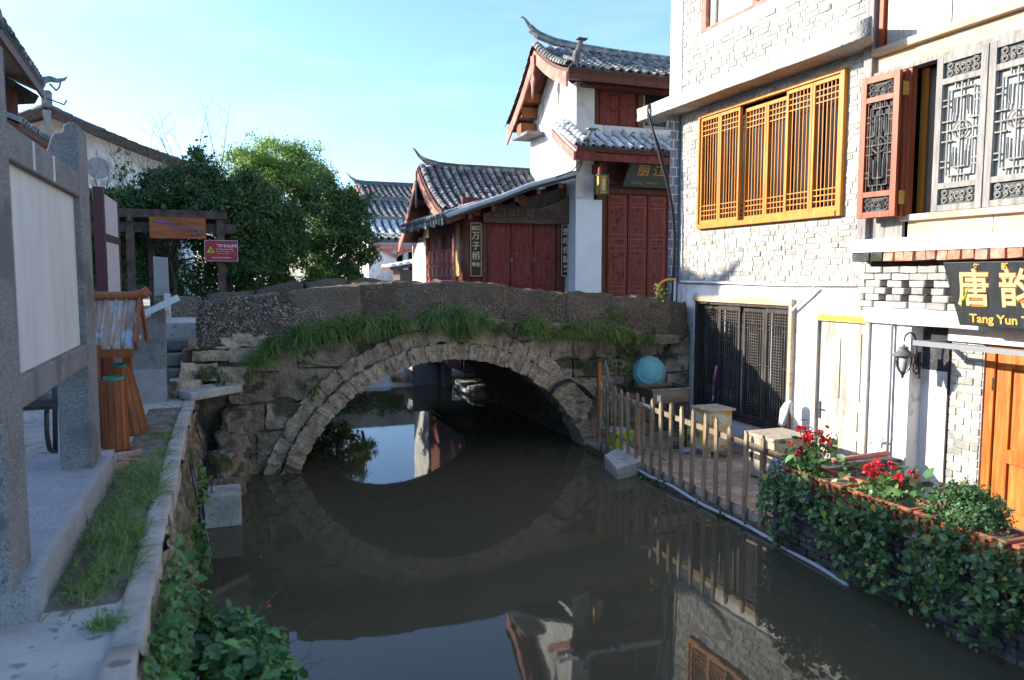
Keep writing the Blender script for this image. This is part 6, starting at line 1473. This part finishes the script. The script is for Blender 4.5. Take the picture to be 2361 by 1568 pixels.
text('lettering', '客', .26, (-4.05, 29.985, 6.27), '-y', 'emblem', wb, .005); text('lettering', '风', .26, (-3.76, 29.985, 6.27), '-y', 'emblem', wb, .005)
tb = thing('timber_pavilion', 'dark timber building with upturned tiled eave at the top left corner', 'building', (-6.5, 20.5, 2.36))
tiled_roof(tb, (-4.0, 18.16, 8.12), (-4.1, 22.75, 7.86), (-6.8, 20.6, 9.4), (-6.8, 22.75, 9.4), 18, 12, .12, 'tile', .12, .16, under='dark_wood', seed=33)
tiled_roof(tb, (-10.4, 22.75, 7.9), (-10.4, 20.6, 7.9), (-6.8, 22.75, 9.4), (-6.8, 20.6, 9.4), 18, 12, .12, 'tile', .12, .16, under='dark_wood', as_stuff=True, seed=34)
MB().beam((-4.04, 18.16, 7.95), (-4.14, 22.72, 7.69), .06, .2).build('fascia', 'red_brown', tb)
MB().tube([(-4.2, 22.6, 7.98), (-4.0, 23.0, 8.15), (-3.95, 23.6, 8.25), (-3.9, 24.3, 8.45), (-3.85, 24.5, 8.58)], [.09, .08, .06, .04, .015], 8).tube([(-4.0, 22.9, 8.0), (-3.95, 23.4, 7.95), (-3.93, 23.7, 8.1), (-3.92, 23.9, 8.3)], .025, 6).build('eave_horn', 'tile', tb, True)
MB().tube([(-4.05, 18.3, 8.1), (-3.98, 17.9, 8.25), (-3.95, 17.5, 8.5)], [.12, .09, .02], 8).build('eave_horn', 'tile', tb, True)
MB().tube([(-4.05, 22.75, 7.6), (-3.8, 23.5, 7.62), (-3.75, 23.6, 7.75)], .02, 5).build('bracket_hook', 'iron', tb)
pl = [(-4.2, 7.62), (-4.3, 7.42), (-4.8, 7.35), (-5.3, 7.5), (-5.5, 7.75), (-6.0, 7.7), (-6.2, 8.0), (-6.8, 8.3), (-6.8, 9.2)]
MB().prism(pl, 'y', 22.55, 22.62).build('gable_board', 'dark_wood', tb)
for y in (18.3, 19.0, 22.2): MB().tube([(-4.75, y, 2.3), (-4.75, y, 7.7)], .16, 12).build('column', 'red_brown', tb, True)
MB().box(-9.5, -4.95, 18.3, 22.3, 2.3, 5.6).build('wall', 'red_brown', tb); MB().box(-9.5, -4.8, 18.25, 22.4, 6.3, 6.5).build('beam', 'red_brown', tb)
MB().box(-4.98, -4.9, 18.5, 18.9, 6.5, 7.6).build('window', 'old_wood', tb)
tiled_roof(tb, (-3.75, 18.2, 6.15), (-3.75, 23.2, 6.28), (-4.95, 18.2, 6.7), (-4.95, 23.2, 6.75), 18, 4, .12, 'tile', .02, .1, as_stuff=True, seed=35)
MB().box(-4.95, -4.0, 22.9, 23.1, 5.9, 6.15).build('eave_board', 'rose', tb)
# far houses between tree and shop
def far_house(name, label, x0, x1, yf, d, zw, zr, group='far houses beyond the shop', ridge_x=True, wall='plaster', roof='tile', tip=True, base=2.3, ov=.5, seed=50):
    h = thing(name, label, 'house', ((x0 + x1) / 2, yf, base), group)
    MB().box(x0 + ov, x1 - ov, yf + ov, yf + d - ov, base, zw).build('wall', wall, h)
    ym = yf + d / 2
    tiled_roof(h, (x0, yf, zw), (x1, yf, zw), (x0, ym, zr), (x1, ym, zr), int((x1 - x0) / .3), 10, .12, roof, .12, .12, as_stuff=True, seed=seed)
    tiled_roof(h, (x1, yf + d, zw), (x0, yf + d, zw), (x1, ym, zr), (x0, ym, zr), int((x1 - x0) / .3), 10, .12, roof, .12, .12, as_stuff=True, seed=seed + 1)
    MB().prism([(yf + ov, zw), (yf + d - ov, zw), (ym, zr - .15)], 'x', x0 + ov, x0 + ov + .2).build('gable', wall, h)
    barge(h, x0 - .05, (0, ym, zr - .02), (0, yf, zw - .02), .3, 'rose', sag=.1); barge(h, x0 - .05, (0, ym, zr - .02), (0, yf + d, zw - .02), .3, 'rose', sag=.1)
    ridge(h, [(x0 - .1, ym, zr + .06), (x0 + .6, ym, zr + .02), (x1, ym, zr)], .25, .2)
    if tip: MB().tube([(x0 - .5, ym, zr + .65), (x0 - .3, ym, zr + .4), (x0, ym, zr + .2), (x0 + .5, ym, zr + .12)], [.02, .06, .1, .12], 6).build('ridge_horn', 'tile', h)
    return h
hA = far_house('distant_house', 'farthest house with red timber gable and grey tiled roof above the other roofs', 6.9, 16, 38, 8, 6.6, 8.0, wall='rose', seed=51)
for y_, w_ in ((40.5, .2), (42, .25), (43.5, .2)): MB().box(7.3, 7.42, y_ - w_ / 2, y_ + w_ / 2, 5, 7.6).build('post', 'red_bright', hA)
hB = far_house('distant_house', 'long low tiled house below the farthest gable', 4.6, 8.3, 33.5, 5, 5.55, 6.6, wall='plaster_grey', tip=False, seed=53)
MB().box(5.6, 8.2, 33.4, 33.5, 5.42, 5.54).build('gutter', 'gutter', hB)
hC = far_house('distant_house', 'pale tiled house roof beside the big tree', 5.0, 8.2, 30.2, 3.6, 4.62, 5.35, tip=False, roof='tile_pale', seed=55)
hD = thing('white_house', 'white walled house with red beam and blue fascia beyond the shop', 'house', (6.4, 28.8, 2.3), 'far houses beyond the shop')
wall_holes(MB(), 'y', 29.1, 29.4, 5.2, 9, 2.3, 4.3, [(6.3, 7.3, 2.9, 4.0)]).build('wall', 'plaster', hD)
MB().box(5.2, 5.4, 29.4, 32, 2.3, 4.3).build('side_wall', 'plaster', hD)
bar('window', 'dark', hD, 6.3, 7.3, 29.35, 29.4, 2.9, 4.0); MB().box(6.55, 6.75, 29.1, 29.2, 2.9, 4.0).build('window_post', 'plaster', hD)
MB().box(5.35, 8.5, 28.85, 29.0, 4.08, 4.27).build('beam', 'rose', hD); MB().box(5.35, 8.5, 28.8, 28.98, 4.275, 4.38).build('fascia', 'blue_steel', hD)
MB().beam((5.7, 29.0, 4.1), (6.25, 29.0, 3.8), .1, .1).beam((6.8, 29.0, 4.1), (6.25, 29.0, 3.85), .1, .1).build('brace', 'rose', hD)
MB().box(5.32, 5.45, 28.9, 29.05, 3.9, 4.4).build('beam_end', 'rose', hD)
tiled_roof(hD, (5.25, 28.7, 4.4), (9, 28.7, 4.4), (5.25, 30.2, 4.66), (9, 30.2, 4.66), 14, 5, .12, 'tile', .02, .06, as_stuff=True, seed=57)
hE = thing('low_roof', 'low curved tiled porch roof in front of the white house', 'roof', (6.5, 27.6, 2.3), 'far houses beyond the shop')
tiled_roof(hE, (5.55, 26.8, 3.35), (5.55, 28.3, 3.35), (7.6, 26.8, 3.9), (7.6, 28.3, 3.9), 6, 8, .12, 'tile_pale', .08, .08, as_stuff=True, seed=58)
MB().box(5.95, 7.6, 27.0, 28.2, 2.3, 3.3).build('wall', 'pergola', hE)
# the far houses stand well beyond the canal bend
for h_ in (hA, hB, hC, hD, hE):
    k_ = 2.4; h_.location = Vector((0, 0, 3.1)) + (Vector(h_.location) - Vector((0, 0, 3.1))) * k_; h_.scale = (k_, k_, k_)
# ------------------------------------------------------------------ trees and shrubs
def blob_points(g_, blobs, n):
    tot = sum(b[1][0] * b[1][1] * b[1][2] for b in blobs); out = []; nor = []
    for c, r in blobs:
        m_ = max(60, int(n * (r[0] * r[1] * r[2]) / tot)); kk = max(6, m_ // 110)
        cd = unitv(g_.normal(size=(kk, 3))) * (g_.uniform(.45, 1, (kk, 1)) ** .5) * np.where(g_.random((kk, 1)) < .18, g_.uniform(1.1, 1.4, (kk, 1)), 1)          # clump centres, mostly near the shell
        idx = g_.integers(0, kk, m_); d_ = g_.normal(size=(m_, 3)) * .15
        out.append(np.array(c) + (cd[idx] + d_) * np.array(r)); nor.append(unitv(cd[idx] + d_ * 3))
    return np.concatenate(out), np.concatenate(nor)
def tree(name, label, base, trunk_r, blobs, n, mat, ls, seed, cat='tree', group=None, extra=None, hang=.2):
    g_ = np.random.default_rng(seed); t = thing(name, label, cat, base, group); b = Vector(base); tm = MB()
    cz = sum(c[2] for c, r in blobs) / len(blobs); cx = sum(c[0] for c, r in blobs) / len(blobs); cy = sum(c[1] for c, r in blobs) / len(blobs)
    fork = b.lerp(Vector((cx, cy, cz)), .55)
    tm.tube([b - Vector((0, 0, .2)), b.lerp(fork, .5) + Vector((.06, .03, 0)), fork], [trunk_r * 1.25, trunk_r, trunk_r * .8], 8)
    for c, r in blobs:
        e = Vector(c); tm.tube([fork - Vector((0, 0, .1)), fork.lerp(e, .5) + Vector((g_.normal() * .12, g_.normal() * .12, .1)), e], [trunk_r * .6, trunk_r * .4, trunk_r * .12], 6)
        for _ in range(5):
            q_ = e + Vector(g_.normal(size=3)) * .45 * max(r); tm.tube([fork.lerp(e, .7), q_], [trunk_r * .2, .006], 5)
    tm.build('trunk', 'bark', t, True)
    P, O = blob_points(g_, blobs, n)
    o = leaves('crown', mat, P, np.full(len(P), ls), g_, t, .42, hang, .3, outw=O * .9); o['kind'] = 'stuff'
    if extra:
        for nm, m2, fr, zmin in extra:
            sel = (g_.random(len(P)) < fr) & (P[:, 2] > zmin); o = leaves(nm, m2, P[sel] + O[sel] * .06, np.full(sel.sum(), ls), g_, t, .5, hang, .3, outw=O[sel]); o['kind'] = 'stuff'
    return t
tree('shrub', 'dark green shrub thicket growing over the pergola on the left', (-1.0, 18.1, 2.36), .05,
     [((-1.9, 17.9, 4.62), (.55, .7, .30)), ((-1.2, 18.1, 4.85), (.6, .8, .42)), ((-.45, 18.0, 5.05), (.6, .8, .5)), ((-1.6, 18.6, 4.6), (.8, .6, .36)), ((-.2, 17.7, 4.6), (.5, .6, .45)), ((-2.4, 18.2, 4.5), (.5, .6, .28)), ((-.9, 18.8, 3.4), (1.0, .4, .8)), ((-2.2, 18.9, 3.5), (.8, .4, .8)), ((.0, 18.9, 3.3), (.7, .4, .8)), ((-.35, 17.9, 5.5), (.3, .4, .3))], 46000, 'leaf_dark', .085, 1, 'shrub', 'shrubs and trees behind the bridge', [('russet_tips', 'leaf_red', .05, 4.8)])
tree('shrub', 'reddish tipped dark shrub hanging over the canal in front of the bright tree', (.35, 18.4, 2.36), .05,
     [((.35, 18.1, 4.75), (.6, .6, .55)), ((.85, 18.1, 4.35), (.7, .6, .65)), ((.2, 17.9, 4.0), (.5, .5, .6)), ((1.25, 18.1, 3.8), (.5, .5, .55)), ((.7, 17.9, 3.3), (.6, .5, .5)), ((1.45, 17.9, 4.25), (.35, .4, .4)), ((.75, 18.2, 4.9), (.5, .5, .3))], 42000, 'leaf_mid', .07, 2, 'shrub', 'shrubs and trees behind the bridge', [('russet_tips', 'leaf_red', .13, 4.0), ('dark_leaves', 'leaf_dark', .6, 2)], hang=.5)
tree('broadleaf_tree', 'rounded broadleaf tree with sunlit yellow green crown', (1.2, 21.2, 2.36), .16,
     [((0.68, 21.11, 5.75), (0.68, 0.83, 0.62)), ((1.46, 21.22, 6.11), (0.78, 0.93, 0.57)), ((2.18, 21.11, 5.80), (0.68, 0.83, 0.57)), ((1.35, 20.59, 5.44), (0.93, 0.73, 0.52)), ((2.50, 21.22, 5.18), (0.62, 0.73, 0.52)), ((0.52, 21.63, 5.18), (0.62, 0.83, 0.52)), ((1.97, 21.01, 4.66), (0.73, 0.62, 0.52))], 44000, 'leaf_bright', .075, 3, 'tree', 'shrubs and trees behind the bridge')
tree('broadleaf_tree', 'dark broadleaf tree hanging low over the canal right of the bright crown', (2.2, 21.0, 2.3), .14,
     [((2.6, 19.9, 4.9), (.65, .7, .55)), ((3.1, 20.0, 4.6), (.5, .6, .6)), ((2.7, 19.6, 4.1), (.75, .6, .6)), ((3.2, 19.7, 3.8), (.5, .5, .55)), ((2.4, 19.5, 3.5), (.65, .5, .5)), ((2.9, 19.6, 3.2), (.5, .5, .4)), ((3.3, 20.1, 5.1), (.3, .4, .3)), ((1.9, 19.6, 4.2), (.5, .5, .6)), ((1.6, 19.2, 1.9), (.9, .9, .6)), ((2.4, 19.8, 2.4), (.8, .8, .6)), ((.9, 19.0, 1.4), (.7, 1.0, .7)), ((1.9, 20.2, 1.3), (.7, .8, .5)), ((2.8, 21.0, 1.7), (.6, .8, .5)), ((2.2, 19.0, 1.0), (.6, .6, .4)), ((3.2, 21.5, 2.3), (.5, .6, .5))], 50000, 'leaf_mid', .085, 4, 'tree', 'shrubs and trees behind the bridge', [('dark_leaves', 'leaf_dark', .5, 2)])
tree('shrub', 'small sunlit light green bush beside the white far house', (4.1, 24.5, 2.3), .04,
     [((4.05, 24.5, 3.2), (.3, .3, .5)), ((3.85, 24.4, 2.8), (.35, .3, .4)), ((4.3, 24.5, 2.7), (.35, .3, .35))], 5000, 'leaf_bright', .07, 5, 'shrub', 'shrubs and trees behind the bridge')
tree('shrub', 'low light green shrub between the pergola post and the dark tree', (1.7, 18.8, 2.3), .04,
     [((1.7, 18.6, 3.0), (.45, .3, .5)), ((2.2, 18.8, 2.8), (.4, .3, .4)), ((1.2, 18.5, 2.9), (.4, .3, .45))], 5000, 'leaf_mid', .08, 6, 'shrub', 'shrubs and trees behind the bridge', hang=.5)
tree('shrub', 'long low hedge of leafy shrubs along the far end of the canal', (2.6, 25.6, .9), .05,
     [((1.0, 25.4, 1.25), (.7, .4, .55)), ((2.2, 25.4, 1.3), (.8, .4, .55)), ((3.4, 25.5, 1.25), (.8, .4, .55)), ((4.6, 25.5, 1.3), (.8, .4, .55)), ((5.8, 25.5, 1.25), (.8, .4, .55))], 14000, 'leaf_mid', .1, 7, 'shrub', 'shrubs and trees behind the bridge')
# bare twigs rising above the thicket
def twigs(x, y, z0, h, n, label, seed):
    g_ = random.Random(seed); t = thing('bare_sapling', label, 'sapling', (x, y, z0), 'bare saplings rising above the thicket')
    for k in range(n):
        a = g_.uniform(-.35, .35); b_ = g_.uniform(-.2, .2); hh = h * g_.uniform(.55, 1); p = Vector((x + g_.uniform(-.15, .15), y + g_.uniform(-.1, .1), z0)); pts = [p]
        for j in range(7): p = p + Vector((a * hh / 7 + g_.uniform(-.03, .03), b_ * hh / 7, hh / 7)); pts.append(p)
        m_ = MB().tube(pts, [lerp(.011, .003, j / 7) for j in range(8)], 5)
        for j in range(2, 7):
            s = g_.choice((-1, 1)); q_ = pts[j]; e = q_ + Vector((s * g_.uniform(.1, .35), g_.uniform(-.1, .1), g_.uniform(.2, .5))); m_.tube([q_, q_.lerp(e, .5) + Vector((s * .04, 0, -.02)), e], [.005, .004, .002], 4)
        m_.build('stem', 'twig', t)
twigs(-.62, 18.4, 4.7, 2.3, 5, 'clump of tall bare twigs rising left of the bright tree', 1)
twigs(.02, 18.2, 4.9, 2.1, 3, 'tall thin bare twig just left of the sunlit crown', 2)
twigs(-1.75, 18.4, 4.5, 1.9, 4, 'bare twigs in front of the white gable wall', 3)
twigs(-2.2, 18.0, 4.4, 1.4, 5, 'low tangle of bare twigs beside the round emblem', 4)
weed((-.35, 18.0, 5.62), .34, 90, .085, 'light leafy sprig standing above the thicket', 'leaf_mid', 'leafy_sprig', (.5, .5, 1.4))
weed((-1.85, 17.8, 5.1), .4, 60, .1, 'light leafy sprig in front of the white gable', 'leaf_mid', 'leafy_sprig', (.8, .5, 1.2))
# ------------------------------------------------------------------ near-left vegetation
B = []; D = []; Ln = []
for x, y, sx, sy, q, ln in ((-.68, 6.9, .1, .28, 560, .2), (-.62, 6.35, .07, .2, 380, .22), (-.72, 5.95, .06, .15, 260, .16), (-.74, 5.45, .07, .2, 420, .19), (-.60, 5.3, .05, .18, 300, .2), (-.66, 4.85, .09, .2, 420, .17), (-.72, 4.55, .06, .15, 260, .13), (-.55, 4.02, .04, .05, 130, .1), (-.6, 4.0, .03, .03, 40, .1), (-.62, 8.55, .07, .12, 230, .1), (-.68, 8.75, .06, .1, 90, .08), (-.56, 7.8, .05, .07, 120, .11), (-.6, 9.7, .06, .1, 90, .08), (-.72, 10.3, .08, .1, 90, .08), (-.55, 9.3, .04, .06, 60, .08)):
    xs = np.clip(RNG.normal(x - .02, sx * 1.15, q), -.89, -.5); B.append(np.stack([xs, RNG.normal(y, sy, q), np.full(q, 1.41)], 1)); D.append(np.stack([RNG.normal(.1, .5, q), RNG.normal(-.05, .5, q), RNG.uniform(.5, 1.2, q)], 1)); Ln.append(RNG.uniform(.5, 1.1, q) * ln)
tag(blades('grass', 'grass', np.concatenate(B), np.concatenate(D), np.concatenate(Ln), .0065, .55, RNG), 'green grass patch growing between the screen plinth and the kerb', 'grass', kind='stuff')
g_ = np.random.default_rng(77)
def ivy(c, s, n, label, seed, ls=.064, mat='ivy'):
    g_ = np.random.default_rng(seed); d_ = unitv(g_.normal(size=(n, 3))); d_[:, 0] = np.abs(d_[:, 0]) * .9 - .1; d_[:, 2] = np.where(d_[:, 2] < -.4, -d_[:, 2], d_[:, 2]); r_ = (g_.uniform(.4, 1, n) ** .5)[:, None]
    bump = 1 + .22 * np.sin(d_[:, 1:2] * 8 + seed) * np.cos(d_[:, 2:] * 7)
    P = np.array(c) + d_ * r_ * bump * np.array(s)
    o = leaves('ivy_foliage', mat, P, np.full(n, ls), g_, None, .75, .25, .5, True, outw=d_ * 1.0 + np.array([[.2, -.2, .5]])); tag(o, label, 'plant', 'creepers on the left canal wall', 'stuff')
ivy((-.08, 4.15, .55), (.55, .75, .52), 3000, 'dense ivy mound nearest the camera on the left canal wall', 1)
ivy((-.05, 5.0, .42), (.50, .65, .5), 2300, 'ivy mound spreading over the water below the kerb', 2)
ivy((-.25, 5.8, .3), (.26, .5, .4), 600, 'ivy climbing the wall below the middle of the kerb', 3, .065, 'leaf_mid')
ivy((-.28, 7.0, .6), (.14, .5, .35), 160, 'thin creeper high on the left canal wall', 4, .06, 'leaf_mid')
ivy((-.28, 8.4, .85), (.1, .3, .25), 120, 'sparse creeper left of the concrete block', 5, .05, 'leaf_mid')
ivy((-.22, 3.0, .7), (.4, .6, .5), 1200, 'ivy at the bottom edge of the picture on the left wall', 6)
g2_ = np.random.default_rng(88); nI = 4200; zI = g2_.uniform(-.05, 1.32, nI); yI = g2_.uniform(2.4, 6.6, nI); keep = g2_.random(nI) < np.clip(1.5 - (yI - 3.8) * .6 - (zI - .6) * .35, .02, 1)
PI_ = np.stack([-.40 + .14 * (1.3 - zI) + g2_.uniform(-.02, .12, nI), yI, zI], 1)[keep]
tag(leaves('ivy_foliage', 'ivy', PI_, np.full(len(PI_), .06), g2_, None, .75, .4, .4, True, outw=np.tile(np.array([[1.4, -.4, .6]]), (len(PI_), 1))), 'ivy sheet covering the canal wall right below the kerb edge', 'plant', 'creepers on the left canal wall', 'stuff')
for k, (y, x) in enumerate(((5.9, .1), (5.2, .3))):
    m_ = MB(); g2 = random.Random(k)
    for j in range(4):
        p = Vector((x, y, .25 + .1 * j)); pts = [p]
        for q_ in range(5): p = p + Vector((g2.uniform(.02, .09), g2.uniform(-.06, .06), g2.uniform(.0, .07))); pts.append(p)
        m_.tube(pts, [.004, .004, .003, .003, .002, .002], 4)
    o = m_.build('tendril', 'stem'); tag(o, ['green tendrils reaching over the water in the middle of the ivy', 'green tendrils above the large ivy mound', 'green tendrils reaching out nearest the camera', 'green tendrils near the wire bundle'][k], 'tendril', kind='stuff')
P = RNG.uniform((-.1, 4.0, .5), (.35, 6.8, .95), (9, 3)); tag(leaves('small_blossoms', 'petal_pink', np.repeat(P, 4, 0), np.full(36, .02), RNG, None, .8), 'scattered tiny pink blossoms among the ivy', 'flower', kind='stuff')
wbn = thing('wire_bundle', 'tangled grey wires hanging down the left canal wall', 'cable', (-.2, 7.5, .6))
g2 = random.Random(9)
for k in range(9):
    y = 7.6 + g2.uniform(-.08, .08); MB().tube([(-.40 + g2.uniform(-.02, .02), y + 1.5, 1.0), (-.34, y + 1.3 + g2.uniform(-.1, .1), .75 + g2.uniform(-.05, .05)), (-.28 + g2.uniform(-.04, .04), y + 1.2 + g2.uniform(-.08, .08), .55), (-.26 + g2.uniform(-.05, .05), y + .9 + g2.uniform(-.1, .1), .3), (-.22 + g2.uniform(-.05, .05), y + .7 + g2.uniform(-.15, .15), .05)], .007, 5, cr=4).build('wire', 'pvc_grey' if k % 3 == 0 else 'black', wbn, True)
tag(MB().tube([(-.42, 10.6, 1.3), (-.3, 10.3, .9), (-.22, 9.9, .6), (-.2, 9.5, .55)], .008, 5, cr=4).build('thin_wire', 'black'), 'single thin black wire running down the earth wall to the block', 'wire')

# a few leaves and specks floating on the water
nF = 46; PF = np.stack([RNG.uniform(.3, 5.5, nF), RNG.uniform(3.2, 11.6, nF), np.full(nF, .006)], 1)
aF = RNG.uniform(0, 6.28, nF); dF = np.stack([np.cos(aF), np.sin(aF), np.zeros(nF)], 1); wF = np.stack([-np.sin(aF), np.cos(aF), np.zeros(nF)], 1); sF = RNG.uniform(.02, .06, nF)[:, None]
VF = np.stack([PF, PF + dF * sF * .5 + wF * sF * .25, PF + dF * sF, PF + dF * sF * .5 - wF * sF * .25], 1).reshape(-1, 3)
tag(arr_mesh('floating_leaves', VF, np.arange(nF * 4).reshape(-1, 4), 'vine_yellow'), 'a few tiny fallen leaves floating on the canal', 'leaf', kind='stuff')
